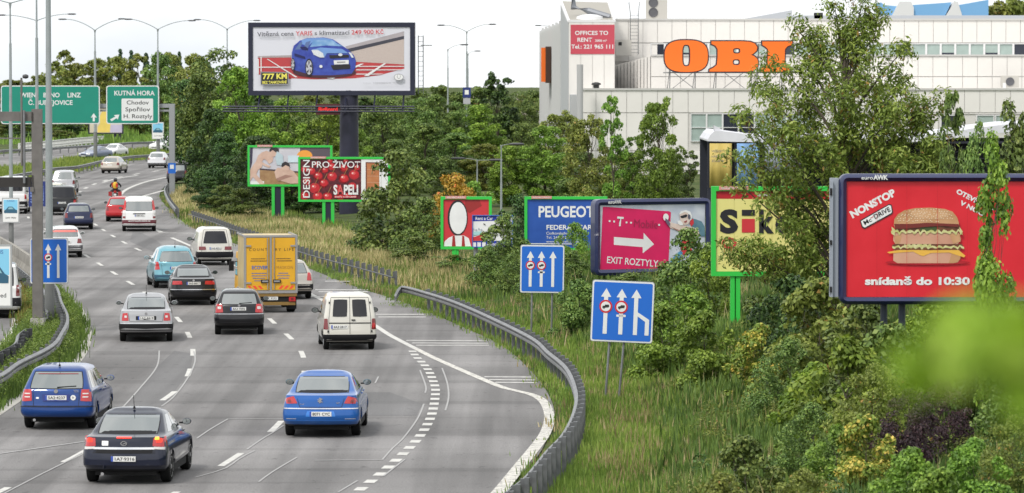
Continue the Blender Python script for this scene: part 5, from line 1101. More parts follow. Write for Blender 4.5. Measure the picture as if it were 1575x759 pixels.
# ---- bathroom board
B_ = Board('billboard', 'green framed billboard behind the cherry one, showing two bathers and an orange disc', 384, 508, 227, 284, 249, -1, depth=.3)
z = Z(360, 200, 3.794); B_.full(pm('bath_pale', (.50, .48, .54), (.62, .61, .64), 1.2)); B_.poly(z((93, 95), (110, 95), (106, 190), (93, 240)), pm('bath_frame', (.05, .04, .08))); B_.poly(z((385, 93), (560, 96), (560, 160), (385, 160)), pm('bath_grey', (.10, .08, .10)))
B_.poly(z(*ell(412, 152, 45, 33)), pm('print_orange', (.80, .33, .05)))
sk = pm('print_skin', (.52, .33, .26), (.66, .47, .38), 2.2); sk2 = pm('print_skin_shade', (.34, .19, .15)); hr = pm('print_hair', (.03, .025, .03))
B_.poly(z((150, 232), (380, 248), (380, 320), (150, 320)), pm('bath_wood', (.28, .15, .07), (.40, .25, .12), 3)); B_.poly(z((150, 225), (385, 243), (385, 252), (150, 234)), pm('bath_edge', (.06, .04, .05))); B_.poly(z((95, 300), (175, 300), (175, 318), (95, 318)), P_W)
B_.poly(z((205, 130), (230, 150), (225, 185), (205, 200), (190, 180), (175, 170), (160, 190), (165, 215), (140, 235), (130, 260), (165, 300), (178, 318), (150, 318), (110, 275), (93, 300), (93, 235), (112, 205), (128, 185), (140, 150), (165, 130), (190, 122)), sk, 'printed_bather')
B_.poly(z((150, 180), (185, 200), (215, 212), (205, 222), (175, 210), (148, 195)), sk); B_.poly(z(*ell(228, 135, 24, 22)), sk); B_.poly(z((205, 122), (215, 102), (240, 96), (260, 108), (262, 125), (245, 132), (225, 118), (210, 130)), hr)
B_.poly(z((250, 125), (285, 150), (290, 210), (250, 205), (240, 160)), pm('bath_water', (.45, .55, .60))); B_.poly(z((235, 245), (255, 220), (290, 228), (320, 225), (350, 245), (375, 280), (375, 312), (330, 315), (280, 300), (245, 285)), sk, 'printed_bather'); B_.poly(z((245, 285), (300, 262), (345, 270), (300, 285), (260, 300)), sk2); B_.poly(z(*ell(300, 218, 24, 28)), sk); B_.poly(z((276, 215), (280, 195), (300, 185), (322, 196), (326, 218), (315, 212), (300, 206), (284, 218)), hr)
B_.poly(z((315, 150), (380, 150), (380, 190), (315, 190)), pm('bath_window', (.55, .66, .72)))
tg = pm('owner_tag_red', (.6, .25, .22))
def tagplate(B, px): a, b = B.q(px, 0); MB().box(a - .45, a + .45, -.08, -.055, B.h + .03, B.h + .15).build('owner_plate', tg, B.t); text('lettering', 'BIGBOARD', .07, SB, B.t, (a, -.085, B.h + .055), align='CENTER', width=.75)
def legs(B, pa, pb, D, col=BGREEN, core=NAVYP):
    a, b = B.q(pa, 0)[0], B.q(pb, 0)[0]; zb = -B.P0.z - .5
    for x in (a, b): MB().box(x - .09, x + .09, -.02, .28, zb, -.12).build('leg', col, B.t)
    MB().box(a + .09, b - .09, .04, .24, zb, -.12).build('leg_core', core, B.t)
tagplate(B_, 407); legs(B_, 419.5, 434, 249)
# ---- cherries board
B_ = Board('billboard', 'green framed billboard with red cherries and an orange door, in front of the column', 462, 597, 245, 307.5, 241, -1.5, depth=.3)
B_.full(pm('cherry_ground', (.035, .006, .012), (.16, .01, .02), 5))
cr_, ch_, cw_ = pm('cherry_red', (.34, .006, .014), (.50, .02, .03), 6), pm('cherry_lit', (.66, .10, .10)), pm('cherry_glint', (.85, .62, .58))
C_ = [(490, 270, 30), (572, 272, 30), (640, 285, 32), (700, 262, 32), (522, 312, 30), (470, 340, 34), (545, 392, 32), (488, 388, 30), (640, 222, 26), (570, 215, 24), (530, 235, 22), (452, 240, 24), (600, 340, 26), (425, 300, 26), (715, 222, 22), (690, 330, 26), (620, 395, 24), (410, 385, 26), (660, 385, 22), (410, 230, 20), (480, 200, 18), (560, 180, 16), (650, 180, 15)]
B_.each([z(*ell(a, b, r * .96, r * .9, 16)) for a, b, r in C_ if a + r < 742][::2], cr_, 'printed_cherry'); B_.k += 1; B_.each([z(*ell(a, b, r * .96, r * .9, 16)) for a, b, r in C_ if a + r < 742][1::2], cr_, 'printed_cherry'); B_.k += 1
B_.each([z(*ell(a + r * .08, b - r * .05, r * .74, r * .68, 14)) for a, b, r in C_ if a + r < 742], pm('cherry_mid', (.52, .012, .022)), 'printed_shine'); B_.k += 1; B_.each([z(*ell(a - r * .12, b - r * .25, r * .42, r * .3, 12)) for a, b, r in C_ if a + r < 742], ch_, 'printed_shine'); B_.k += 1; B_.multi([z(*ell(a - r * .25, b - r * .3, r * .16, r * .13, 8)) for a, b, r in C_ if a + r < 742], cw_, 'printed_glints')
B_.multi([z((a, b - r * .6), (a + 3, b - r * .6), (a + 24, b - r * 1.9), (a + 20, b - r * 1.9)) for a, b, r in C_[:12] if b > 235], pm('cherry_stalk', (.35, .18, .06)), 'printed_stalks')
B_.poly(z((742, 172), (908, 172), (908, 405), (742, 412)), P_W); B_.poly(z((768, 188), (860, 190), (858, 385), (768, 392)), pm('door_frame_print', (.16, .05, .03))); B_.poly(z((775, 195), (848, 198), (846, 378), (775, 388)), pm('door_print', (.42, .14, .05), (.50, .20, .08), 3)); B_.multi([z((778, yy), (845, yy + 1), (845, yy + 4), (778, yy + 3)) for yy in (230, 268, 305, 345)], pm('door_line', (.55, .30, .18)))
B_.poly(z((848, 198), (858, 192), (858, 382), (848, 380)), P_W)
wt = P_W; B_.text('DESIGN', 476.4, 305.5, 476.4, 247.5, 10.5, wt, vert=True, bold=.01); B_.text('PRO ŽIVOT', 479, 258.2, 553.5, 258.2, 10.0, wt, bold=.01)
B_.text('S', 513, 299, 519, 299, 14.5, wt, bold=.05); B_.text('A', 519, 299, 529, 299, 14.5, ch_, bold=.03); B_.text('PELI', 528.5, 299, 550.5, 299, 14.5, wt, bold=.05); B_.poly([(514, 301), (548.5, 301), (548.5, 304.5), (514, 304.5)], P_R); B_.text('dveře a zárubně', 515, 304, 547.5, 304, 2.6, wt)
tagplate(B_, 489); legs(B_, 497.5, 511, 241)
# ---- red board with pale vertical shape (mascot left out)
B_ = Board('billboard', 'red billboard in a green frame on one green post, left of the rental board', 682, 752, 307, 379.5, 182, -2, depth=.25)
z = Z(660, 280, 5.421); B_.full(P_R); B_.poly(z((300, 150), (420, 150), (440, 200), (340, 260), (300, 240)), pm('red_deep', (.30, .02, .02))); 
# pale plain stand-in panel instead of the mascot portrait
B_.poly(z((122, 538), (128, 500), (160, 468), (205, 448), (290, 448), (330, 470), (350, 538)), P_W, 'plain_pale_panel'); B_.poly(z((196, 452), (214, 448), (222, 538), (190, 538)), pm('red_deep2', (.34, .02, .02))); B_.poly(z((276, 450), (292, 452), (300, 538), (272, 538)), MATS['red_deep2']); B_.poly(z(*ell(238, 300, 84, 148)), P_K, 'plain_dark_oval'); B_.poly(z(*ell(242, 302, 72, 134)), P_W, 'plain_pale_oval')
tagplate(B_, 701); a = B_.q(700, 0)[0]; MB().box(a - .14, a + .14, 0, .25, -B_.P0.z - .3, -.12).box(a - .03, a + .03, -.03, 0, -B_.P0.z - .3, -.12).build('leg', BGREEN, B_.t)
# ---- rental board
B_ = Board('billboard', 'blue and white car rental board on a grey post beside the red board', 727, 788, 332, 380, 176, -1, SBL, .02, .10)
B_.full(P_W); B_.poly(z((355, 275), (690, 280), (690, 322), (358, 330)), pm('rent_blue', (.01, .03, .32))); B_.poly(z((360, 495), (690, 490), (690, 546), (362, 548)), MATS['rent_blue'])
(a0, b0), (a1, b1) = z((385, 318), (530, 318)); B_.text('Rent a Car', a0, b0, a1, b1, 5.2, P_W, bold=.02); (a0, b0), (a1, b1) = z((562, 318), (705, 318)); B_.text('Rent a Car', a0, b0, a1, b1, 5.2, P_W, bold=.02)
B_.poly(z((362, 462), (440, 440), (440, 425), (476, 425), (476, 490), (362, 492)), P_R); B_.poly(z((362, 415), (435, 412), (435, 440), (362, 448)), pm('rent_mint', (.35, .6, .6))); B_.multi([z((362 + k * 40, 505), (392 + k * 40, 505), (392 + k * 40, 540), (362 + k * 40, 540)) for k in range(3)], P_W); (a0, b0), (a1, b1) = z((480, 530), (620, 528)); B_.text('Autopůjčovna', a0, b0, a1 + 8, b1, 4.6, P_W, bold=.02)
B_.multi([z(*ell(370 + k * 22, 392 + (k % 2) * 8, 8, 8, 8)) for k in range(4)], pm('rent_grey_print', (.4, .45, .5))); B_.poly(z((585, 370), (640, 365), (650, 440), (590, 440)), pm('rent_photo', (.12, .12, .14), (.4, .38, .36), 9)); B_.poly(z((452, 345), (470, 352), (468, 362), (455, 355)), P_K)
a = B_.q(731.5, 0)[0]; MB().tube([(a, .15, -B_.P0.z - .3), (a, .15, 1)], .09, 8).build('post', STEEL, B_.t, True)
# ---- blue dealer board
B_ = Board('billboard', 'blue car dealer billboard in a green frame, half hidden by the magenta board', 811, 930, 307, 382, 186, 2, depth=.25)
B_.full(pm('dealer_blue', (.012, .07, .34), (.02, .09, .40), 2)); B_.text('PEUGEOT', 827.5, 334, 913, 334, 17, P_W, bold=.035); B_.text('FEDERAL CARS', 840, 353.5, 915, 353.5, 7.4, P_W, bold=.03); B_.text('Ciolkovského 1, Praha 6', 840, 361, 900, 361, 4.2, P_W); B_.text('Tel. 244 102 345', 840, 367.5, 882, 367.5, 4.2, P_W); B_.text('www.federalcars.cz', 840, 373.5, 890, 373.5, 3.6, P_W); B_.poly([(812, 374.5), (880, 375), (880, 376.2), (812, 375.7)], P_W)
tagplate(B_, 833); legs(B_, 860, 880, 186)
# ---- magenta board
B_ = Board('billboard', 'magenta poster with white arrow and EXIT ROZTYLY in a rounded navy frame', 922.5, 1085, 316, 415.5, 158, 24, NAVYF, .22, .35, .22)
z = Z(900, 290, 4.465); B_.full(pm('wall_pale', (.42, .46, .55), (.60, .63, .68), 2)); mag = pm('magenta', (.62, .005, .10))
B_.poly(z((122, 128), (130, 126), (580, 158), (590, 166), (572, 562), (103, 562)), mag, 'magenta_sheet')
B_.poly(z((198, 334), (402, 350), (402, 306), (474, 384), (396, 446), (396, 404), (198, 388)), P_W, 'printed_arrow')
(a0, b0), (a1, b1) = z((146, 512), (497, 540)); B_.text('EXIT ROZTYLY', a0, b0, a1, b1, 10.5, P_W, bold=.018); (a0, b0), (a1, b1) = z((218, 256), (262, 259)); B_.text('T', a0, b0, a1, b1, 14, P_W, bold=.05)
B_.multi([z(*[(cx + dx, cy + dy) for dx, dy in ((-6, -6), (6, -6), (6, 6), (-6, 6))]) for cx, cy in ((168, 225), (199, 228), (284, 234), (315, 236), (508, 251))], P_W); (a0, b0), (a1, b1) = z((330, 266), (492, 276)); B_.text('Mobile', a0, b0, a1, b1, 13, pm('magenta_dark', (.36, .01, .07)))
skp = pm('print_pale_skin', (.60, .46, .40), (.72, .60, .54), 3); tl = pm('print_teal_shirt', (.06, .15, .21), (.12, .24, .30), 4)
B_.poly(z((728, 205), (760, 212), (800, 228), (820, 262), (822, 330), (790, 330), (780, 300), (745, 285), (730, 250)), tl, 'printed_shirt'); B_.poly(z((668, 352), (700, 335), (750, 340), (745, 372), (725, 395), (735, 430), (700, 455), (672, 455), (655, 420), (662, 385)), P_R, 'printed_shorts'); B_.poly(z((722, 212), (742, 210), (746, 240), (730, 262), (718, 245)), P_R)
B_.poly(z((575, 226), (600, 238), (680, 255), (757, 274), (779, 290), (782, 308), (768, 328), (742, 326), (690, 312), (620, 284), (580, 270), (568, 248)), skp, 'printed_arm'); B_.poly(z((585, 262), (640, 284), (700, 302), (760, 312), (768, 326), (742, 326), (690, 312), (620, 286)), sk2)
B_.poly(z((648, 178), (662, 158), (690, 152), (714, 164), (724, 190), (720, 222), (704, 246), (680, 252), (662, 240), (650, 212)), skp, 'printed_face'); B_.poly(z((640, 182), (655, 158), (690, 149), (720, 160), (732, 190), (728, 214), (718, 222), (716, 190), (702, 168), (680, 162), (655, 176)), P_W); B_.poly(z((652, 190), (668, 186), (690, 178), (700, 184), (694, 198), (672, 204), (656, 204)), P_K, 'printed_glasses')
B_.poly(z((632, 226), (648, 218), (664, 234), (672, 252), (650, 254), (636, 244)), P_W); B_.poly(z((676, 228), (698, 218), (696, 230), (682, 238)), pm('print_mouth', (.30, .06, .06))); B_.poly(z((704, 176), (718, 182), (722, 206), (710, 214), (702, 200)), pm('print_headphone', (.10, .10, .14))); B_.poly(z(*ell(551, 198, 19, 25)), P_W); B_.poly(z((548, 205), (572, 222), (582, 246), (572, 262), (556, 240), (546, 222)), pm('print_cuff', (.14, .10, .16)))
B_.poly(z((600, 478), (622, 448), (650, 430), (668, 440), (650, 470), (640, 520), (622, 560), (582, 560), (584, 500)), pm('print_blue2', (.04, .2, .4), (.10, .35, .55), 5))
a = B_.q(962, 0)[0]; MB().box(a - .15, a + .15, .05, .35, -B_.P0.z - .3, 0).build('leg', NAVYF, B_.t); MB().box(a + 3.0, a + 3.3, .05, .35, -B_.P0.z - .3, 0).build('leg', NAVYF, B_.t)
a, b = B_.q(934, 0); text('lettering', 'euroAWK', .13, SB, B_.t, (a, -.108, B_.h + .06), bold=.03, width=.55)
# ---- yellow bathroom fittings board
B_ = Board('billboard', 'pale yellow billboard with red top band in a green frame behind the ash tree', 1101, 1335, 294, 418, 129, 0, depth=.3, fw=.14)
z = Z(900, 290, 4.465); B_.full(pm('pale_yellow', (.68, .62, .20), (.72, .66, .25), 1)); B_.poly([(1101, 294), (1335, 294), (1335, 307.5), (1101, 306)], pm('band_red', (.42, .01, .02)))
B_.multi([[(px, 307), (px + .6, 307), (px + .6, 417), (px, 417)] for px in (1129, 1158, 1187, 1216, 1245)], pm('paste_joint', (.56, .51, .17))); B_.text('www.siko.cz', 1164, 302.5, 1212, 302.5, 6.0, P_W, bold=.03)
B_.text('S', 1108, 357, 1136, 357, 34, P_K, bold=.07); B_.poly([(1141, 337), (1161, 337), (1161, 358), (1141, 358)], P_R); B_.poly([(1141, 323), (1161, 323), (1161, 332), (1141, 332)], P_K); B_.text('k', 1167, 357, 1190, 357, 34, P_K, bold=.07); B_.text('o', 1193, 357, 1215, 357, 34, P_K, bold=.07); B_.text('O', 1109, 382, 1132, 382, 17, P_R, bold=.02)
tagplate(B_, 1129)
a = B_.q(1132, 0)[0]; MB().box(a - .15, a - .02, 0, .3, -B_.P0.z, -.14).box(a + .02, a + .15, 0, .3, -B_.P0.z, -.14).box(a - .02, a + .02, .1, .2, -B_.P0.z, -.14).build('leg', BGREEN, B_.t)
# ---- burger board
B_ = Board('billboard', 'large red billboard with a double burger in a rounded navy frame at right', 1301.5, 1672, 279, 457.5, 88, 0, NAVYF, .15, .42, .18)
z = Z(1240, 240, 2.919); B_.full(pm('burger_red', (.60, .008, .02), (.66, .015, .03), 1.5))
def T_(s_, x0, y0, x1, y1, cap, m_, bold=.05): (a0, b0), (a1, b1) = z((x0, y0), (x1, y1)); return B_.text(s_, a0, b0, a1, b1, cap / 2.919, m_, bold=bold)
T_('NONSTOP', 207, 280, 404, 176, 32, P_W, .07); T_('OTEVŘENO', 672, 166, 835, 250, 21, P_W, .06); T_('V NOCI', 690, 218, 800, 274, 20, P_W, .06); T_('snídaně do 10:30', 264, 578, 735, 578, 33, P_W, .06)
rp = [(248, 296), (366, 222), (384, 226), (390, 250), (382, 262), (266, 325), (248, 318), (242, 304)]; B_.poly(z((241, 290), (372, 216), (384, 220), (390, 254), (384, 262), (262, 328), (250, 322)), P_K); B_.poly(z((246, 293), (372, 221), (380, 224), (385, 252), (380, 258), (263, 322), (254, 317)), P_W)
T_('Mc', 262, 312, 295, 294, 20, P_K, .02); T_('–', 292, 285, 306, 277, 18, P_R, .03); T_('DRIVE', 308, 284, 378, 247, 21, P_K, .02)
bun = pm('bun_brown', (.40, .20, .08), (.58, .33, .17), 1.8); bunl = pm('bun_pale', (.62, .36, .24), (.50, .24, .16), 1.5); pat = pm('patty', (.10, .03, .015), (.20, .07, .03), 9); let = pm('lettuce', (.45, .46, .14), (.66, .62, .34), 12); che = pm('cheese', (.75, .42, .06)); dk = pm('sauce_shadow', (.16, .02, .015))
B_.poly(z(*ell(545, 478, 190, 12)), pm('burger_ground_shade_print', (.40, .005, .015)))
B_.poly(z((392, 425), (690, 425), (692, 460), (680, 478), (660, 482), (410, 482), (390, 470)), bunl, 'printed_bun'); B_.poly(z((655, 430), (690, 428), (690, 465), (672, 480), (640, 481)), bun)
B_.poly(z((362, 432), (430, 420), (560, 424), (680, 420), (714, 448), (708, 456), (640, 434), (560, 436), (525, 450), (510, 446), (480, 430), (372, 438)), che, 'printed_cheese')
B_.poly(z((385, 400), (400, 394), (700, 396), (706, 412), (690, 422), (395, 422)), pat, 'printed_patty')
def frill(x0, x1, y, amp, n, th):
    P = [(x0 + (x1 - x0) * i / n, y + amp * math.sin(i * 1.9) + amp * .5 * math.sin(i * 3.7)) for i in range(n + 1)]; return P + [(a, b + th + amp * .6 * math.sin(k * 2.3)) for k, (a, b) in list(enumerate(P))[::-1]]
B_.poly(z(*frill(386, 708, 405, 4, 34, 9)), let, 'printed_lettuce'); B_.poly(z(*frill(440, 560, 396, 5, 16, 14)), let)
B_.poly(z((392, 345), (685, 345), (694, 375), (680, 396), (400, 396), (390, 380)), bunl, 'printed_bun'); B_.poly(z((392, 360), (430, 352), (420, 394), (400, 396)), bun); B_.poly(z((640, 350), (688, 350), (692, 385), (660, 395)), bun)
B_.poly(z((396, 312), (688, 312), (694, 332), (680, 342), (400, 340)), pat, 'printed_patty'); B_.poly(z((510, 322), (585, 318), (588, 338), (512, 342)), pm('gherkin', (.05, .08, .02)))
B_.poly(z(*frill(380, 700, 335, 6, 34, 12)), let, 'printed_lettuce'); B_.poly(z((382, 318), (398, 330), (396, 358), (386, 352)), let); B_.poly(z((686, 318), (702, 340), (690, 356)), let)
B_.poly(z((392, 312), (394, 285), (410, 262), (440, 244), (490, 234), (560, 232), (620, 238), (655, 250), (676, 275), (684, 300), (682, 318), (600, 312), (520, 318), (470, 322), (430, 326), (398, 326)), bun, 'printed_bun'); B_.poly(z((470, 246), (540, 238), (600, 244), (640, 262), (600, 282), (520, 282), (470, 266)), pm('bun_top_lit', (.64, .42, .25), (.56, .30, .14), 3)); B_.poly(z((394, 305), (470, 305), (540, 300), (682, 306), (682, 320), (600, 314), (520, 320), (430, 328), (398, 328)), dk)
random.seed(3); B_.multi([z(*ell(px + random.uniform(-4, 4), py + random.uniform(-3, 3), 3.2, 2.2, 7)) for py, x0_, x1_ in ((240, 490, 600), (250, 450, 640), (260, 430, 650), (270, 415, 660), (281, 408, 668), (292, 410, 600)) for px in range(x0_, x1_, 13)], pm('sesame', (.74, .60, .42)), 'printed_sesame')
B_.multi([[(px, 280), (px + .5, 280), (px + .5, 457), (px, 457)] for px in (1348, 1394, 1441, 1487, 1533)], pm('burger_joint', (.48, .008, .018)), 'paper_joint'); t = B_.t; a = B_.q(1355, 0)[0]; text('lettering', 'euro', .075, SB, t, (B_.q(1325, 0)[0], -.105, B_.h + .04), width=.24, bold=.02); text('lettering', 'AWK', .10, SB, t, (B_.q(1344, 0)[0], -.105, B_.h + .035), width=.31, bold=.05, spacing=.9)
MB().box(-.33, -.16, .10, .38, .0, B_.h + .06).box(-.31, -.28, .02, .12, .0, B_.h).build('side_frame', mat('side_frame_grey', (.30, .33, .38), .45), t); MB().box(-.34, -.3, .0, .1, B_.h * .45, B_.h * .49).box(-.34, -.3, .0, .1, .1, .22).box(-.34, -.3, .0, .1, B_.h - .3, B_.h - .15).build('latch', BLACK, t)
for px in (1363, 1391, 1560): a = B_.q(px, 0)[0]; MB().tube([(a, .3, -B_.P0.z), (a, .3, 0)], .075, 8).build('leg', mat('post_blue_black', (.02, .03, .05), .5), t, True)
# ================================================================ DIY store
PAN = mat('cladding_warm_white', (.72, .695, .66), .5, noise=.035, nscale=.5); PAN2 = mat('cladding_joint', (.60, .58, .55), .8); PANL = mat('cladding_side_shaded', (.42, .43, .44), .6); TRIM = mat('parapet_trim', (.50, .49, .47), .5)  # side cladding is the wall tone darkened to paint shade on left faces
WG = mat('window_pale_blind', (.33, .41, .38), .15, noise=.10, nscale=1.2); WD = mat('window_dark', (.03, .035, .05), .08); WF = mat('window_frame_white', (.68, .68, .68), .5)
D2, D3, D4 = 345, 356, 372
bt = thing('store_building', 'long pale clad retail store on the right behind the trees, with ribbon windows', 'building', (X(893, D2), D2, 0)); O0 = bt.location.copy()
def LX(px, D): return X(px, D) - O0.x
def box_part(name, x0, x1, y0, y1, z0, z1, m): return MB().box(x0, x1, y0 - O0.y, y1 - O0.y, z0, z1).build(name, m, bt)
XR = LX(1740, D2)
zl = Zat(137, D2); zm = Zat(85, D3); zu = Zat(30, D4)
box_part('front_wall', 0, XR, D2 + .12, D3 + 2, 0, zl - .1, PAN2); box_part('middle_wall', LX(1001, D3), XR + 6, D3 + .12, D4, 0, zm - .1, PAN2); box_part('upper_wall', LX(944, D4), XR + 10, D4 + .12, D4 + 40, 0, zu - .1, PAN2)
box_part('parapet', -.1, XR, D2 - .06, D2 + .4, zl - .12, zl + .05, TRIM); box_part('parapet', LX(1001, D3), XR + 6, D3 - .06, D3 + .4, zm - .1, zm + .04, TRIM); box_part('parapet', LX(944, D4), XR + 10, D4 - .06, D4 + .4, zu - .1, zu + .06, TRIM)
_pn = {}
def panels(D, px0, px1, pitch, y0, y1, gap_=.035, skip=None):
    s = FPX / D; w = pitch / s; h = (y1 - y0) / s; key = (round(w, 3), round(h, 3)); px = px0; z0 = Zat(y1, D)
    while px < px1 - .5 * pitch:
        if not (skip and skip[0] - pitch * .5 < px < skip[1] - pitch * .5):
            if key not in _pn:
                o = MB().box(gap_ / 2, w - gap_ / 2, .04, .10, gap_ / 2, h - gap_ / 2).build('panel', PAN, bt); _pn[key] = o
            else: o = share(_pn[key], bt)
            o.location = (LX(px, D), D - O0.y, z0)
        px += pitch
def window_row(D, px0, px1, pitch, y0, y1, dark=(), half=None, fr=3.2):
    s = FPX / D; k = 0; px = px0
    while px < px1:
        x0, x1 = LX(px, D), LX(px + pitch, D); z0, z1 = Zat(y1, D), Zat(y0, D); f_ = fr / s / 2
        o = MB().box(x0, x0 + f_, D - O0.y - .03, D - O0.y + .14, z0, z1).box(x1 - f_, x1, D - O0.y - .03, D - O0.y + .14, z0, z1).box(x0 + f_, x1 - f_, D - O0.y - .03, D - O0.y + .14, z0, z0 + f_ * .8).box(x0 + f_, x1 - f_, D - O0.y - .03, D - O0.y + .14, z1 - f_ * .8, z1).build('window', WF, bt)
        if half:
            MB().box(x0 + f_, x1 - f_, D - O0.y - .03, D - O0.y + .1, z0 + (z1 - z0) * half - f_ * .4, z0 + (z1 - z0) * half + f_ * .4).build('transom', WF, o)
        zz = z0 + (z1 - z0) * .22
        MB().box(x0 + f_, x1 - f_, D - O0.y + .06, D - O0.y + .08, z0 + f_ * .8, z1 - f_ * .8).build('pane', WD if k in dark else WG, o)
        if k not in dark and k % 3 == 2: MB().box(x0 + f_, x1 - f_, D - O0.y + .05, D - O0.y + .058, z0 + f_ * .8, zz).build('open_blind_gap', WD, o)
        px += pitch; k += 1
# upper block: panels above and below the ribbon windows
panels(D4, 944, 1700, 22.3, 31.5, 66); window_row(D4, 1000, 1650, 22.3, 67, 85.5, dark=(0, 1, 9, 11, 17, 25)); panels(D4, 944, 1000, 22.3, 67, 95)
panels(D3, 1001, 1700, 22.8, 87, 118); panels(D3, 1001, 1700, 22.8, 118.6, 137)
panels(D2, 893, 1700, 23.6, 139, 173.5); window_row(D2, 1062, 1252, 24.6, 175, 218, dark=(2, 3), half=.5, fr=2.5); panels(D2, 893, 1062, 23.6, 174.2, 232); panels(D2, 1254, 1700, 23.6, 174.2, 176)
for px in (1446, 1501, 1530): window_row(D2, px, px + 26, 28, 177, 201, dark=(0,) if px == 1446 else ())
panels(D2, 1254, 1440, 23.6, 176.5, 232); panels(D2, 893, 1700, 23.6, 232.6, 262)
# lower left corner piece, slanted low roof, ribbed flank
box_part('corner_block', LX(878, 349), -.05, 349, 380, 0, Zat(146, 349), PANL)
rb = MB(); za, zb_ = Zat(105, D3 + 8), zm - .05; xa, xb = LX(930, D3 + 8), LX(1001, D3)
n = 14
for i in range(n):
    u0, u1 = i / n, (i + .82) / n; A0 = (xa + (xb - xa) * u0, D3 + 8 - 8 * u0 - O0.y); A1 = (xa + (xb - xa) * u1, D3 + 8 - 8 * u1 - O0.y); h0, h1 = za + (zb_ - za) * u0, za + (zb_ - za) * u1
    v = [(A0[0], A0[1], 5), (A1[0], A1[1], 5), (A1[0], A1[1], h1), (A0[0], A0[1], h0)]; v += [(a, b + .3, c) for a, b, c in v]; rb.add(v, [(0, 1, 2, 3), (1, 5, 6, 2), (4, 0, 3, 7), (3, 2, 6, 7)])
rb.build('ribbed_cladding', PAN, bt)
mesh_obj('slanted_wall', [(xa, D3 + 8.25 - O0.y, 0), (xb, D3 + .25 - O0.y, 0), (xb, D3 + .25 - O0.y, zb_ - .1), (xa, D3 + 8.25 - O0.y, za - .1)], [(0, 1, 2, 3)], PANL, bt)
# tower with sloped roof
tw = thing('stair_tower', 'pale stair tower with sloping roof and red notice, left end of the store', 'building', (X(875, D3), D3, 0)); T0 = tw.location.copy()
def TL(px, py, D): p = A(px, py, D); return (p.x - T0.x, p.y - T0.y, p.z)
def quad(name, pts, m, par=tw, th=None):
    o = mesh_obj(name, pts, [(0, 1, 2, 3)] if len(pts) == 4 else [tuple(range(len(pts)))], m, par)
    if th: s = o.modifiers.new('th', 'SOLIDIFY'); s.thickness = th; s.offset = 0
    return o
p0, p1 = TL(875, 33, D3), TL(945, 33, D3)
quad('front_wall', [(p0[0], 0, 0), (p1[0], 0, 0), (p1[0], 0, p1[2]), (p0[0], 0, p0[2])], PAN, th=.1)
for k, (a, b) in enumerate(((875, 893), (893, 911), (911, 929), (929, 945))):
    MB().box(LX(a, D3) + O0.x - T0.x + .02, LX(b, D3) + O0.x - T0.x - .02, -.10, -.055, 6, p0[2] - .12).build('panel', PAN, tw)
q0, q1 = TL(863, 3, D4), TL(936, 5, D4); bd_ = (q0[0], q0[1], 0)
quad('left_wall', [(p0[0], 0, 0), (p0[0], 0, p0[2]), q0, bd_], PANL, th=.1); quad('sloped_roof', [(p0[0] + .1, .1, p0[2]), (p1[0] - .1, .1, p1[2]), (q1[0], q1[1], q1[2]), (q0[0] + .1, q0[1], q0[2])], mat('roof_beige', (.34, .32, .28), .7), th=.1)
quad('right_wall', [(p1[0], 0, 0), (q1[0], q1[1], 0), q1, (p1[0], 0, p1[2])], PAN, th=.1)
MB().box(p0[0] - .1, p1[0] + .1, -.12, .12, p0[2] - .1, p0[2] + .12).build('parapet', WF, tw)
MB().tube([p0, q0], .14, 5).build('edge_trim', WF, tw); MB().tube([p1, q1], .14, 5).build('edge_trim', WF, tw)
pp = [TL(882, 0, 360), TL(882, 12, 360), TL(905, 17, 359), TL(938, 27, 358.5)]; MB().tube([(pp[0][0], pp[0][1], pp[0][2] + 1), pp[1], pp[2], pp[3]], .28, 8).build('roof_duct', mat('duct_grey', (.20, .21, .23), .5, metal=.4), tw)
MB().lathe([(1.2, 0), (1.1, .3), (.6, .45), (.001, .5)], 16, TL(907, 31, 358)).build('skylight', WF, tw, True)
nt_ = thing('notice_board', 'red office rental notice with white lettering on the tower', 'sign', (X(877.5, D3 - .15), D3 - .15, Zat(83.5, D3 - .15))); s = FPX / (D3 - .15)
w, h = 67.5 / s, 45 / s; MB().box(0, w, 0, .03, 0, h).build('panel', mat('notice_red', (.50, .06, .09), .5), nt_)
for s_, xa_, xb_, yb_, c in (('OFFICES TO', 884, 935, 54, 6.2), ('RENT', 887.5, 910, 64.5, 6.2), ('2000 m²', 915, 933, 64.5, 3.4), ('Tel.: 221 965 111', 878.5, 943, 75, 6.2)): text('lettering', s_, c / s, SB, nt_, ((xa_ - 877.5) / s, -.01, (83.5 - yb_) / s), bold=.03, width=(xb_ - xa_) / s)
# receding ribbed flank wall
fl = thing('store_flank', 'ribbed pale side wall receding at the left end of the store', 'building', (X(863, 373), 373, 0)); F0 = fl.location.copy(); xe, ye = X(831, 412) - F0.x, 412 - 373; zt_ = Zat(38, 373)
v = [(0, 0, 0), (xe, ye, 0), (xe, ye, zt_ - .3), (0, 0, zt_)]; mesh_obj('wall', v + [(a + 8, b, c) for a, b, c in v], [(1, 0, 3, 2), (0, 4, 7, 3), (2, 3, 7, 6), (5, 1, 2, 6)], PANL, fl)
rbs = MB()
for i in range(18):
    u = (i + .5) / 18; cx_, cy_ = xe * u, ye * u; rbs.box(cx_ - .14, cx_ + .10, cy_ - .12, cy_ + .5, 0, zt_ + .15 - .3 * u + .2 * (i % 3 == 0))
rbs.build('ribs', mat('rib_pale', (.55, .55, .54), .55), fl)
sg = thing('shop_sign', 'orange shop sign seen edge-on at the left end wall of the store', 'sign', (X(850, 388) - .1, 388, Zat(128, 388))); hh = 56 / (FPX / 388)
MB().box(-.55, -.05, -.2, 3.2, 0, hh).build('sign_case', mat('sign_edge_brown', (.05, .022, .012), .6), sg)
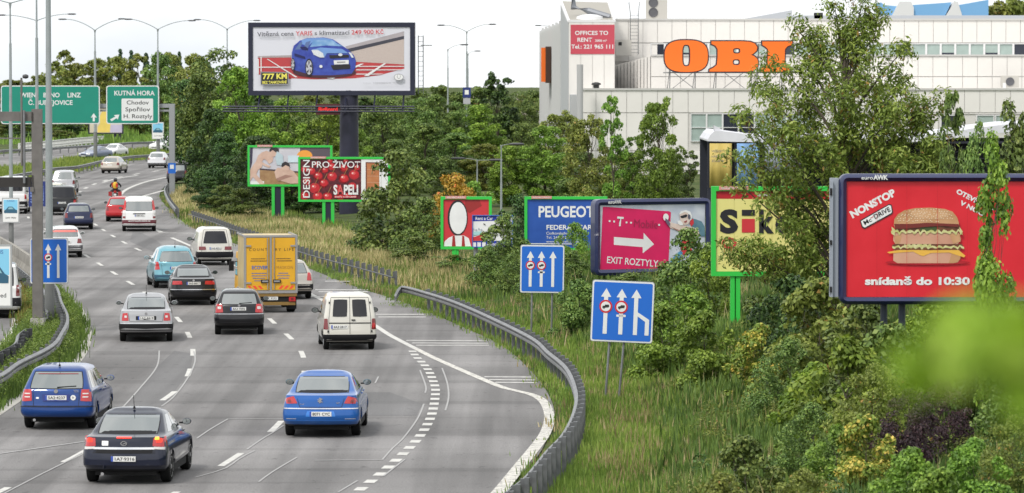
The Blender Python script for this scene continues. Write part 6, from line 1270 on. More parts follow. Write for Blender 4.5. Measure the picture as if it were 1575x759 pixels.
for k in range(3): MB().box(-.95, -.56, .1 + k * 1.1, .95 + k * 1.1, .1, hh - .1).build('letter', mat('obi_orange', (.85, .16, .01), .5), sg)
# ---- big orange letters on the terrace
DL = 350; sL = FPX / DL; zz_ = Z(820, 0, 3.614); OR = mat('obi_orange', (.85, .16, .01), .5); ORE = mat('letter_edge_dark', (.03, .015, .03), .6)
lt = thing('shop_sign', 'three big orange letters on a light steel frame above the terrace edge', 'sign', (X(1022, DL), DL, Zat(112, DL))); L0 = lt.location.copy()
def loc2(P): return [((px - 1022) / sL, (112 - py) / sL) for px, py in zz_(*P)]
def off(P, d):
    n = len(P); ar = sum(P[i][0] * P[(i + 1) % n][1] - P[(i + 1) % n][0] * P[i][1] for i in range(n)); sgn = 1 if ar > 0 else -1; outp = []
    for i in range(n):
        a, b, c = Vector(P[i - 1]), Vector(P[i]), Vector(P[(i + 1) % n]); e1, e2 = (b - a).normalized(), (c - b).normalized(); n1, n2 = Vector((e1.y, -e1.x)), Vector((e2.y, -e2.x)); m_ = (n1 + n2); m_ = m_ / max(.5, m_.length_squared / 2); p = b + m_ * d * sgn; outp.append((p.x, p.y))
    return outp
def holed(outer, holes, y0, y1, m, name, par):
    loops = [[Vector((a, b, 0)) for a, b in outer]] + [[Vector((a, b, 0)) for a, b in h] for h in holes]; flatp = [p for l in loops for p in l]; tri = tessellate_polygon(loops); n = len(flatp)
    v = [(p.x, y0, p.y) for p in flatp] + [(p.x, y1, p.y) for p in flatp]; f = [tuple(t) for t in tri] + [tuple(i + n for i in t) for t in tri]; k = 0
    for l in loops:
        m2 = len(l); f += [(k + i, k + (i + 1) % m2, n + k + (i + 1) % m2, n + k + i) for i in range(m2)]; k += m2
    return mesh_obj(name, v, f, m, par)
def sup(cx, cy, rx, ry, e=2.8, n=40): return [(cx + rx * math.copysign(abs(math.cos(a)) ** (2 / e), math.cos(a)), cy + ry * math.copysign(abs(math.sin(a)) ** (2 / e), math.sin(a))) for a in [2 * math.pi * i / n for i in range(n)]]
LT = [(sup(850, 313, 120, 88), [sup(850, 310, 22, 60, 3.2, 24)]),
      ([(990, 231), (1165, 231), (1205, 234), (1232, 244), (1244, 264), (1240, 284), (1222, 300), (1210, 306), (1228, 314), (1244, 328), (1250, 352), (1244, 378), (1222, 394), (1190, 399), (978, 399), (980, 388), (1004, 376), (1020, 362), (1024, 320), (1024, 275), (1012, 256), (990, 246)], [sup(1130, 284, 20, 15, 3, 16), sup(1128, 347, 20, 16, 3, 16)]),
      ([(1272, 232), (1438, 232), (1437, 250), (1412, 258), (1398, 276), (1396, 355), (1408, 372), (1428, 382), (1428, 399), (1262, 399), (1263, 382), (1288, 372), (1302, 356), (1304, 276), (1290, 262), (1273, 252)], [])]
for o_, hs_ in LT:
    ol, hl = loc2(o_), [loc2(h) for h in hs_]
    L = holed(ol, hl, 0, .35, OR, 'letter', lt); holed(off(ol, .10), [off(h, -.10) for h in hl], .05, .45, ORE, 'letter_edge', L)
fr = MB(); zt2 = -(Zat(112, DL) - zl) + .0
for px in (1030, 1069, 1101, 1156, 1165, 1202): x = (px - 1022) / sL; fr.tube([(x, .6, zt2), (x + .1, .5, 2.4)], .045, 5); fr.tube([(x - .15, 1.6, zt2), (x + .05, .7, .6)], .035, 5)
for a, b in ((1034, 1068), (1068, 1034), (1112, 1146), (1146, 1112), (1170, 1200)): fr.tube([((a - 1022) / sL, .6, zt2), ((b - 1022) / sL, .6, .1)], .03, 5)
fr.tube([(-.1, .5, .0), (10.8, .5, .0)], .05, 5); fr.tube([(-.1, .5, 2.5), (10.8, .5, 2.5)], .05, 5); fr.build('support_frame', STEEL, lt)
# ---- roof clutter
def small(name, label, cat, px, py, D, build): q = thing(name, label, cat, tuple(A(px, py, D))); build(q); return q
def acu(q):
    MB().box(-.95, .95, 0, .7, 0, 2.0).build('case', mat('ac_case', (.50, .48, .44), .5), q)
    for z in (.55, 1.42): MB().lathe([(.42, -.02), (.42, -.06), (.36, -.06), (.30, -.01), (.001, -.02)], 18, (-.3, 0, z), 'y').build('fan', mat('ac_fan', (.10, .10, .11), .6), q)
small('air_conditioner', 'tall twin-fan air conditioning unit on the upper roof', 'air conditioner', 1010, 29, D4 + 2, acu)
def acs(q): MB().box(-.75, .75, 0, .5, 0, 1.0).build('case', mat('ac_case', (.50, .48, .44), .5), q); MB().lathe([(.36, -.02), (.36, -.06), (.30, -.05), (.001, -.02)], 18, (0, 0, .5), 'y').build('fan', mat('ac_fan', (.10, .10, .11), .6), q)
small('air_conditioner', 'low single-fan unit on the terrace at the right', 'air conditioner', 1553.5, 135, D3 - 2, acs)
def lad(q):
    m_ = MB()
    for x in (-.35, .35): m_.tube([(x, 0, 0), (x, 0, 3.6)], .04, 5); m_.tube([(x, 0, 3.6), (x * 1.35, .3, 4.6)], .04, 5)
    for k in range(12): m_.tube([(-.35, 0, .15 + k * .3), (.35, 0, .15 + k * .3)], .025, 4)
    m_.build('rails_and_rungs', STEEL, q)
small('ladder', 'steel roof access ladder beside the red notice tower', 'ladder', 975.5, 84, D4 - 1, lad)
small('vent_cabinet', 'pale service cabinet with two vents left of the ladder', 'cabinet', 959, 86, D4 - 2, lambda q: (MB().box(-.7, .7, 0, 1, 0, 1.4).build('case', mat('ac_case', (.50, .48, .44), .5), q), MB().box(-.45, -.15, -.03, 0, .9, 1.2).build('vent', INK, q)))
small('flue_pipe', 'tall grey pipe standing at the lower left corner of the store', 'pipe', 892, 190, 343, lambda q: MB().tube([(0, 0, -3.5), (0, 0, 4.8)], .26, 10).build('pipe', mat('duct_pale', (.42, .42, .42), .5), q, True))
small('flue_pipe', 'short white vent box on the flat upper roof edge', 'vent', 1545, 137, D3 - 3, lambda q: MB().box(-.12, .12, 0, .3, .0, .5).build('case', WF, q))
small('roof_vent', 'small black cowl on the front parapet near the left corner', 'vent', 917, 136, D2 + 2, lambda q: MB().lathe([(.25, 0), (.25, .25), (.42, .3), (.35, .42), (.1, .5)], 10).build('cowl', INK, q))
small('roof_vent', 'small black box vent on the roof right of the letters', 'vent', 1259, 21.5, D4 + 12, lambda q: MB().box(-.4, .4, 0, .5, -.8, .1).build('case', INK, q))
hb = thing('roof_hall', 'low grey pitched roof section rising above the store roof', 'roof', tuple(A(1140, 30, D4 + 12))); s = FPX / (D4 + 12)
MB().prism([(0, 0), (600 / s, 0), (600 / s, 6 / s), (78 / s, 6 / s), (78 / s, 14 / s)], 0, 8).build('sheet_roof', mat('grey_sheet_roof', (.40, .42, .45), .5), hb)
cn_ = thing('tent_roof', 'blue and white striped canopy peaks behind the store roof', 'canopy', tuple(A(1355, 30, 440))); s = FPX / 440; bl = mat('canopy_blue', (.18, .40, .68), .6)
for P, m_ in (([(0, 0), (0, 26), (5, 22), (24, 20), (14, 0)], bl), ([(14, 0), (24, 20), (28, 27), (46, 27), (50, 18), (50, 0)], WF), ([(50, 0), (50, 22), (108, 26), (96, 0)], bl), ([(96, 0), (106, 16), (112, 28), (118, 26), (126, 0)], WF), ([(126, 0), (120, 22), (165, 30), (165, 0)], bl)):
    MB().prism([(a / s, b / s) for a, b in P], 0 if m_ is bl else -.3, 6).build('canopy_panel', m_, cn_)
# ---- far flats
for px, yb_, w_, h_, nm in ((795, 168, 44, 23, 'far orange and white block of flats beside the store flank'), (727, 172, 22, 23, 'far pale flats behind the twin-arm lamp post')):
    f_ = thing('apartment_block', nm, 'building', tuple(A(px, yb_, 820))); s = FPX / 820; MB().box(0, w_ / s, 0, 12, -8, h_ / s).build('wall', mat('flats_pale', (.50, .42, .38), .8), f_)
    for r in range(3):
        bnd = MB().box(.2, w_ / s - .2, -.15, 0, (3 + r * 7) / s, (6 + r * 7) / s).build('balcony_band', mat('flats_orange', (.55, .20, .10), .8), f_)
        for c in range(int(w_ / 5)): MB().box((2 + c * 5) / s, (4.6 + c * 5) / s, -.05, 0, (6.6 + r * 7) / s, (9.4 + r * 7) / s).build('window', WD, f_)
# ---- market shed with white awning
D5 = 214; s = FPX / D5; sh = thing('market_canopy', 'long open shed with a pale sagging awning roof and black interior', 'shed', (X(1088, D5), D5, 0)); S0 = sh.location.copy()
def SP(px, py): p = A(px, py, D5); return (p.x - S0.x, p.z)
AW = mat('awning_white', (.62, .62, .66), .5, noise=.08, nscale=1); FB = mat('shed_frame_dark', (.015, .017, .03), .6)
top = [SP(1088, 215), SP(1094, 206), SP(1100, 201), SP(1120, 203), SP(1150, 207), SP(1200, 212), SP(1260, 208), SP(1330, 212), SP(1400, 210), SP(1450, 205), SP(1500, 197), SP(1560, 190), SP(1620, 188)]; bot = [SP(1620, 200), SP(1560, 203), SP(1500, 208), SP(1445, 216), SP(1400, 219), SP(1330, 220), SP(1200, 220), SP(1088, 217.5)]
MB().prism(top + bot, -.2, 9).build('awning', AW, sh); MB().prism([SP(1098, 193), SP(1112, 200), SP(1104, 203), SP(1099, 201)], -.1, 1).build('awning_flap', AW, sh)
MB().box(0, 17, 8.5, 8.7, 0, SP(1100, 216)[1]).build('back_shade_sheet', FB, sh); MB().box(SP(1405, 0)[0], SP(1620, 0)[0], 1.2, 1.35, 0, SP(1100, 214)[1]).build('interior_shade_sheet', mat('painted_shade_black', (.006, .006, .012), .9), sh)  # no curtains hang here; dark sheets stand in for shade inside the shed
MB().box(0, 17, -.05, .08, SP(0, 221)[1], SP(0, 217.5)[1]).build('beam', FB, sh)
for px in (1088.5, 1130, 1172, 1236, 1300, 1364, 1428): a = SP(px, 0)[0]; MB().box(a, a + .14, 0, .14, 0, SP(0, 218)[1]).build('post', FB, sh)
for a, b in (((1410, 230), (1500, 262)), ((1410, 262), (1500, 224)), ((1405, 245), (1560, 245))): (xa, za), (xb, zb2) = SP(*a), SP(*b); MB().tube([(xa, 1.0, za), (xb, 1.0, zb2)], .04, 5).build('brace', mat('brace_grey', (.05, .05, .06), .6), sh)
def hang(label, pa, pb, ya, yb, m_, words):
    q = thing('banner', label, 'banner', tuple(A(pa, yb, D5 - .3))); q['group'] = 'banners hung in the market shed'; w, h = (pb - pa) / s, (yb - ya) / s
    nn = 10; v = [(w * i / nn, .06 * math.sin(i * 1.3), zc) for zc in (0, h) for i in range(nn + 1)]; o = mesh_obj('cloth', v, [(i, i + 1, nn + 2 + i, nn + 1 + i) for i in range(nn)], m_, q, True); o.modifiers.new('th', 'SOLIDIFY').thickness = .01
    for t_, fx, fz, c in words: text('lettering', t_, c, mat('banner_ink', (.06, .08, .16), .6), q, (w * fx, -.08, h * fz), width=w * .55)
    return q
hang('faded yellow banner hanging at the left end of the market shed', 1091.5, 1125.5, 221, 289, mat('banner_yellow', (.50, .38, .10), .6, noise=.1, nscale=2), (('VEŠKERÝ', .08, .80, .12), ('NÁBYTEK', .08, .68, .12), ('ZDARMA', .08, .58, .12)))
hang('pale blue banner hanging beside the yellow one in the market shed', 1133.5, 1168, 221, 289, mat('banner_pale_blue', (.16, .30, .52), .6, noise=.3, nscale=1.5), (('SLEVY', .4, .3, .15),))
hang('grey print banner half hidden by the ash tree in the market shed', 1176, 1232, 221, 276, mat('banner_grey', (.22, .24, .28), .6, noise=.4, nscale=2), ())
# ---- far billboard left
B_ = Board('billboard', 'small far billboard with a yellow figure under the gap between the green signs', 137.5, 188, 167, 204.5, 560, 0, NAVYP, .15, .4)
B_.full(pm('far_poster', (.60, .52, .40), (.66, .62, .50), .5)); B_.poly([(170, 192), (188, 192), (188, 204), (165, 204)], pm('far_lilac', (.55, .50, .66))); B_.poly([(150, 204), (150, 196), (154, 190), (153, 180), (158, 170), (164, 172), (166, 184), (170, 192), (169, 204)], pm('far_yellow', (.80, .60, .14)), 'printed_shape')
for px in (176, 183): a = B_.q(px, 0)[0]; MB().tube([(a, .2, -B_.P0.z - 1), (a, .2, 0)], .18, 6).build('leg', NAVYP, B_.t)
# ================================================================ vegetation
def fast_mesh(name, V_, loops_per_face, nfaces, m, parent=None, vcol=None):
    me = bpy.data.meshes.new(name); nv = len(V_); me.vertices.add(nv); me.vertices.foreach_set('co', V_.astype(np.float32).ravel())
    nl = nfaces * loops_per_face; me.loops.add(nl); me.loops.foreach_set('vertex_index', np.arange(nl, dtype=np.int32)); me.polygons.add(nfaces)
    me.polygons.foreach_set('loop_start', np.arange(0, nl, loops_per_face, dtype=np.int32)); me.polygons.foreach_set('loop_total', np.full(nfaces, loops_per_face, dtype=np.int32))
    if vcol is not None:
        at = me.attributes.new('v', 'FLOAT', 'POINT'); at.data.foreach_set('value', vcol.astype(np.float32))
    me.update(); me.validate(); me.materials.append(m)
    if parent == 'mesh': return me
    o = bpy.data.objects.new(name, me); link(o, parent); return o
def leaf_quads(C, Nrm, size, rng, aspect=.55, droop=0.0):
    """one diamond leaf at each centre C, facing roughly Nrm"""
    n = len(C); Nn = Nrm + rng.normal(0, .55, (n, 3)); Nn /= np.linalg.norm(Nn, axis=1)[:, None] + 1e-6
    T = rng.normal(0, 1, (n, 3)); T[:, 2] -= droop; T -= Nn * (T * Nn).sum(1)[:, None]; T /= np.linalg.norm(T, axis=1)[:, None] + 1e-6; Bt = np.cross(Nn, T)
    s = (size * rng.uniform(.65, 1.25, n))[:, None]; P = np.stack([C - T * s * .5, C + Bt * s * aspect * .5 + Nn * s * .06, C + T * s * .5, C - Bt * s * aspect * .5 + Nn * s * .06], 1)
    return P.reshape(-1, 3)
def crown_cloud(rng, lobes, n, size, fill=.55, aspect=.6, droop=0., jit=.05, vbias=.0):
    """leaves over the shells of many overlapping lobes -> uneven outline with gaps"""
    L = np.array(lobes); wts = (L[:, 3] * L[:, 4]) ** 1.0; wts /= wts.sum(); idx = rng.choice(len(L), n, p=wts); l = L[idx]
    d = rng.normal(0, 1, (n, 3)); d /= np.linalg.norm(d, axis=1)[:, None]; d[:, 2] = np.where((d[:, 2] < -.25) & (rng.random(n) < .6), -d[:, 2], d[:, 2])
    r = rng.random(n) ** fill; r = .55 + .45 * r + rng.normal(0, jit, n)
    # ragged twig clumps
    k = 1 + .16 * np.sin(d[:, 0] * 7 + l[:, 0] * 5) * np.sin(d[:, 1] * 8 + l[:, 1] * 3) * np.sin(d[:, 2] * 7 + l[:, 2] * 4)
    C = l[:, :3] + d * np.stack([l[:, 3], l[:, 3], l[:, 4]], 1) * (r * k)[:, None]
    V_ = leaf_quads(C, d * .8 + np.array([0, 0, .5]), size, rng, aspect, droop)
    lobe_v = rng.uniform(-.16, .16, len(L)); v = np.clip(rng.normal(.42 + vbias, .17, n) + lobe_v[idx] + (r - .9) * .35, 0, .92); v = np.where(rng.random(n) < .02, 1.0, v)  # inner leaves get darker colour, painting the shade inside each lobe
    return V_, np.repeat(v, 4)
def trunk_mesh(name, rng, H, r, lobes, m, nl=14, fork=.3):
    mb = MB(); top = H * .82; wob = [(rng.normal(0, .04) * H * t, rng.normal(0, .04) * H * t, top * t) for t in np.linspace(0, 1, 6)]; wob[0] = (0, 0, -.4); mb.tube(wob, r, 7, r * .25)
    order = rng.permutation(len(lobes))[:nl]
    for i in order:
        x, y, z, _, _ = lobes[i]; z0 = max(H * .12, min(z * .75, top * .95) - H * .12); t = z0 / top; bx, by = np.interp(t, np.linspace(0, 1, 6), [w[0] for w in wob]), np.interp(t, np.linspace(0, 1, 6), [w[1] for w in wob])
        mid = ((bx + x) * .5 + rng.normal(0, .1), (by + y) * .5 + rng.normal(0, .1), z0 + (z - z0) * .38); mb.tube([(bx, by, z0), mid, (x, y, z)], r * .38, 5, r * .08)
    me_o = mb.build(name, m); me = me_o.data; bpy.data.objects.remove(me_o); return me
BARK = mat('bark_grey_brown', (.075, .06, .045), .9, noise=.3, nscale=6, bump=.4, bscale=20)
LM = dict(  # dark ends deepened to stand in for shade within the foliage
    dark=leafmat('foliage_dark', (.012, .030, .008), (.042, .085, .018), (.110, .175, .038), transl=.10),
    mid=leafmat('foliage_mid', (.034, .064, .013), (.115, .175, .036), (.215, .270, .062), transl=.15),
    light=leafmat('foliage_light', (.070, .125, .018), (.150, .250, .034), (.280, .400, .065), transl=.3),
    yellow=leafmat('foliage_yellow_green', (.075, .100, .020), (.185, .215, .040), (.310, .335, .075), spots=(.34, .24, .06)),
    olive=leafmat('foliage_olive', (.060, .082, .016), (.175, .215, .040), (.300, .335, .080), spots=(.32, .19, .05), transl=.3),
    bush=leafmat('foliage_bush', (0.061, 0.112, 0.013), (0.149, 0.240, 0.027), (0.298, 0.400, 0.056), transl=.25),
    purple=leafmat('foliage_purple', (0.021, 0.013, 0.018), (0.052, 0.029, 0.035), (0.105, 0.056, 0.056)),
    orange=leafmat('foliage_orange_tip', (0.088, 0.144, 0.019), (0.193, 0.240, 0.037), (0.560, 0.400, 0.088), spots=(0.600, 0.384, 0.088)),
    conifer=leafmat('foliage_conifer', (0.021, 0.045, 0.022), (0.045, 0.083, 0.040), (0.088, 0.136, 0.062)),
    autumn=leafmat('foliage_autumn', (0.210, 0.192, 0.025), (0.455, 0.288, 0.037), (0.600, 0.352, 0.062), spots=(0.600, 0.160, 0.037)))
KINDS = {}
def kind(key, H, R, n, size, leaf, nlobes=34, lr=(.18, .32), base=.18, shape='round', seed=1, aspect=.6, droop=0., tr=.02, limbs=14):
    rng = np.random.default_rng(seed); lobes = []
    for i in range(nlobes):
        u = rng.random(); z = base + (1 - base) * u
        if shape == 'round': rad = math.sqrt(max(.02, 1 - (2 * (u ** .85) - 1) ** 2)) * .85
        elif shape == 'cone': rad = (1 - u) * .85 + .05
        elif shape == 'column': rad = .75 * (1 - max(0, u - .6) * 1.8)
        elif shape == 'vase': rad = .35 + .6 * math.sin(math.pi * min(1, .12 + u * .86))
        else: rad = math.sqrt(max(.02, 1 - u ** 2.2)) * .9          # mound
        a = rng.uniform(0, 2 * math.pi); q = rad * (rng.random() ** .45); l = rng.uniform(*lr) * R * (1.15 - .4 * u)
        lobes.append((math.cos(a) * q * R * .85, math.sin(a) * q * R * .85, z * H - l * .5, l, l * rng.uniform(.6, .95) * (1.0 if shape != 'column' else 1.4)))
    V_, vc = crown_cloud(rng, lobes, n, size, aspect=aspect, droop=droop)
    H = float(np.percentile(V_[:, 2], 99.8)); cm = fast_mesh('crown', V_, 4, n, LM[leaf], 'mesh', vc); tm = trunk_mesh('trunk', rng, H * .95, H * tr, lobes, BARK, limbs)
    KINDS[key] = (cm, tm, H, R)
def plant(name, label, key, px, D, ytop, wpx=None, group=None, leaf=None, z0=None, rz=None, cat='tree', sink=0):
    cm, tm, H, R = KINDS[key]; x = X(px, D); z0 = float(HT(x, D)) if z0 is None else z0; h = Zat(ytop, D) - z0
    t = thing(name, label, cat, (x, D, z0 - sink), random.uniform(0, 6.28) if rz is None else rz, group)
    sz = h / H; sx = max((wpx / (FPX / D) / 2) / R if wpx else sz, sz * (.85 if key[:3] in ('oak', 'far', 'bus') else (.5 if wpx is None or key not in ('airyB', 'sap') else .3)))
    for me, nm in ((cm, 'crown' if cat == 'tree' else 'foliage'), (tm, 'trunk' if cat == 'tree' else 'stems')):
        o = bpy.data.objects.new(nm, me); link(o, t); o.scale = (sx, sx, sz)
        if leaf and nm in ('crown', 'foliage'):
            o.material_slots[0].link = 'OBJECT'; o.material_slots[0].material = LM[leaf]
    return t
kind('oakA', 10, 4.6, 20000, .27, 'dark', 80, (.12, .26), .10, 'round', 1, tr=.018)
kind('oakB', 10, 4.2, 18000, .27, 'dark', 70, (.13, .28), .08, 'mound', 2, tr=.018)
kind('oakC', 10, 4.0, 18000, .27, 'mid', 80, (.11, .24), .10, 'round', 3, tr=.018)
kind('airyA', 7, 2.8, 13000, .22, 'light', 80, (.13, .24), .12, 'vase', 4, tr=.014, limbs=30)
kind('airyB', 7, 1.6, 4200, .22, 'light', 46, (.15, .28), .2, 'vase', 5, tr=.010, limbs=28)
kind('far', 12, 5.0, 10000, .42, 'yellow', 100, (.10, .21), .08, 'round', 6, tr=.015)
kind('farB', 12, 4.4, 9000, .42, 'yellow', 95, (.10, .20), .08, 'round', 7, tr=.015)
kind('fir', 12, 2.6, 7000, .36, 'conifer', 90, (.10, .24), .06, 'cone', 8, tr=.02)
kind('poplar', 12, 3.4, 9000, .40, 'dark', 54, (.16, .28), .05, 'vase', 9, tr=.018)
kind('bushA', 3, 1.9, 6500, .15, 'bush', 40, (.16, .30), .06, 'mound', 10, tr=.012)
kind('bushB', 3, 1.9, 6500, .15, 'mid', 46, (.14, .26), .05, 'mound', 11, tr=.012)
kind('bushC', 2, 1.5, 8000, .125, 'bush', 46, (.13, .26), .06, 'mound', 12, tr=.012, aspect=.62)
kind('bushD', 2, 1.5, 9000, .085, 'olive', 50, (.12, .24), .05, 'mound', 13, tr=.012, aspect=.5)
kind('sap', 6, 1.1, 8500, .135, 'light', 46, (.14, .40), .10, 'column', 14, tr=.008, aspect=.7, limbs=30)
GT = 'trees beyond the motorway bend'; GD = 'dense dark trees right of the bend'; GM = 'trees in the middle distance'; GB2 = 'bushes on the embankment'
# far trees behind the green signs
ADJ = ['tallest', 'round', 'narrow', 'pale', 'broad', 'low', 'ragged', 'thin', 'dull', 'bright', 'small', 'leaning']
def row(items, base, cat='tree', group=None):
    for i, (key, px, D, yt, w, leaf, where) in enumerate(items): plant({'tree': 'tree', 'bush': 'bush'}[cat], base % where, key, px, D, yt, w, group, leaf, cat=cat)
row([('farB', 84, 600, 95, 83, None, 'above the right end of the larger green sign'), ('far', 118, 640, 98, 101, None, 'between the thick lamp post and the median lamp'), ('far', 150, 610, 91, 94, None, 'directly above the gap between the green signs'),
     ('farB', 100, 620, 78, 54, 'olive', 'with thin bare top twigs beside the thick lamp post'), ('far', 182, 615, 88, 97, None, 'rising over the left half of the smaller green sign'), ('farB', 214, 600, 84, 89, None, 'with reddish tints above the smaller green sign'), ('far', 246, 580, 82, 83, 'mid', 'behind the lamp post right of the smaller sign'),
     ('far', 262, 600, 82, 81, None, 'at the left shoulder of the dark tree mass'), ('far', 300, 550, 84, 89, None, 'peeping over the dark tree mass'), ('far', 60, 640, 116, 81, 'olive', 'low behind the larger green sign'), ('far', 20, 640, 123, 108, 'olive', 'low behind the left part of the larger sign'), ('far', -30, 640, 126, 108, None, 'cut by the left edge of the picture')], 'yellow-green far tree %s', group=GT)
row([('fir', 186, 680, 76, 30, None, 'tallest of the far dark cluster'), ('fir', 203, 700, 78, 30, None, 'in the middle of the far dark cluster'), ('fir', 226, 690, 82, 34, None, 'at the right of the far dark cluster'), ('fir', 168, 690, 88, 26, None, 'lowest at the left of the far dark cluster'), ('fir', 277, 640, 80, 22, None, 'alone with a thin tip left of the dark trees')], 'dark blue-green conifer %s', group=GT)
row([('oakC', 20, 575, 176, 80, 'dark', 'under the left end of the larger green sign'), ('oakB', 66, 580, 182, 80, 'olive', 'behind the brown column below the larger sign'), ('oakC', 104, 575, 180, 70, 'dark', 'under the middle of the larger green sign'), ('oakB', 132, 590, 186, 50, 'olive', 'left of the far billboard'), ('far', 40, 560, 203, 94, 'dark', 'low behind the white railing'), ('far', 90, 556, 201, 81, 'olive', 'behind the right half of the white railing'), ('far', -20, 565, 188, 94, 'olive', 'at the left edge under the green sign')], 'shrubby dark tree %s', group=GT)
row([('oakB', 205, 620, 186, 60, 'mid', 'right of the far billboard'), ('oakB', 240, 600, 190, 60, 'yellow', 'on the green slope below the smaller sign'), ('oakB', 172, 640, 184, 50, 'mid', 'on the slope behind the far billboard')], 'low bushy tree %s', group=GT)
# dense dark trees right of the bend
row([('oakA', 318, 345, 96, 100, None, 'leftmost, beside the far gantry post'), ('oakB', 326, 300, 168, 80, None, 'low in front of the leftmost one'), ('oakA', 338, 330, 78, 130, 'mid', 'tallest of the mass'), ('oakC', 368, 305, 106, 110, 'bush', 'in the centre with paler leaves'), ('oakB', 345, 278, 205, 100, None, 'in the second row above the guard rail'), ('oakA', 400, 320, 140, 110, None, 'directly left of the column billboard'),
     ('oakC', 440, 300, 152, 105, 'bush', 'under the left end of the column billboard'), ('oakB', 395, 268, 210, 120, None, 'behind the bathers billboard'), ('oakA', 480, 310, 158, 110, 'mid', 'under the middle of the column billboard'), ('oakC', 452, 262, 238, 110, 'dark', 'behind the legs of the green billboards'), ('oakB', 322, 262, 272, 70, None, 'lowest at the left by the rail end'), ('oakB', 372, 252, 290, 90, 'mid', 'low with pale tips under the bathers billboard'),
     ('oakC', 345, 256, 285, 70, 'mid', 'low right above the row of short posts'), ('oakC', 505, 300, 168, 100, 'bush', 'behind the thick navy column'), ('oakC', 545, 290, 198, 90, 'light', 'with yellow-green tips at the foot of the navy column'), ('oakB', 505, 262, 262, 110, None, 'behind the cherry billboard'), ('oakA', 590, 330, 150, 110, 'mid', 'right of the navy column'), ('oakA', 640, 350, 152, 110, 'mid', 'under the right end of the column billboard')], 'dense dark green tree %s', group=GD)
# middle distance
row([('oakC', 668, 400, 146, 90, 'mid', 'below the single-arm lamp'), ('oakA', 708, 420, 158, 90, 'mid', 'at the foot of the twin-arm lamp'), ('poplar', 767, 410, 113, 80, 'dark', 'tall and pointed against the sky'), ('oakA', 806, 440, 146, 80, 'mid', 'before the far orange flats'), ('oakC', 740, 350, 162, 110, 'bush', 'broad in front of the pointed one'), ('oakB', 700, 330, 205, 110, 'mid', 'left of the double lamp head'), ('oakB', 655, 300, 190, 110, 'mid', 'above the big roadside bush'),
     ('oakC', 745, 300, 222, 110, 'olive', 'around the double lamp head'), ('oakB', 610, 290, 215, 100, 'mid', 'just right of the cherry billboard'), ('oakC', 800, 320, 190, 90, 'mid', 'against the left end of the store'), ('airyA', 862, 285, 172, 100, 'yellow', 'yellowish in front of the store flank'), ('oakC', 838, 262, 195, 120, 'light', 'right of the lamps over the blue dealer board'), ('oakB', 900, 255, 235, 110, 'mid', 'above the magenta board'), ('oakC', 780, 262, 225, 90, 'bush', 'over the rental board'),
     ('oakB', 960, 250, 238, 110, 'olive', 'behind the magenta board top edge'), ('oakC', 1030, 245, 238, 100, 'mid', 'left of the market shed'), ('airyA', 905, 235, 178, 90, 'yellow', 'under the left corner of the store'), ('oakB', 690, 262, 262, 80, 'mid', 'behind the red billboard')], 'leafy tree %s', group=GM)
row([('airyB', 942, 225, 148, 52, None, 'left of the pair'), ('airyA', 1012, 225, 152, 88, None, 'right of the pair'), ('airyB', 975, 226, 210, 50, None, 'short, between the taller pair'), ('airyB', 1060, 228, 232, 44, 'mid', 'short, beside the shed post')], 'sparse light green young tree before the store wall, %s', group='young trees before the store')
row([('far', 395, 500, 138, 120, 'dark', 'at the left end of the row'), ('oakA', 440, 510, 142, 110, 'mid', 'second in the row'), ('far', 480, 505, 146, 110, 'olive', 'under the catwalk'), ('oakC', 520, 500, 140, 110, 'mid', 'behind the navy column top'), ('far', 565, 510, 150, 120, 'dark', 'right of the navy column'), ('oakA', 610, 500, 140, 120, 'mid', 'under the right half of the largest billboard'), ('oakC', 648, 505, 138, 90, 'mid', 'at the right corner of the largest billboard'), ('far', 676, 510, 132, 100, 'mid', 'left of the single-arm lamp'),
     ('oakB', 712, 520, 142, 100, 'mid', 'behind the twin-arm lamp foot'), ('far', 738, 520, 134, 100, 'mid', 'left behind the pointed tree'), ('oakA', 792, 500, 142, 100, 'mid', 'right behind the pointed tree'), ('oakB', 820, 490, 140, 80, 'mid', 'touching the store flank')], 'distant tree of the back row, %s', group='back row of trees')
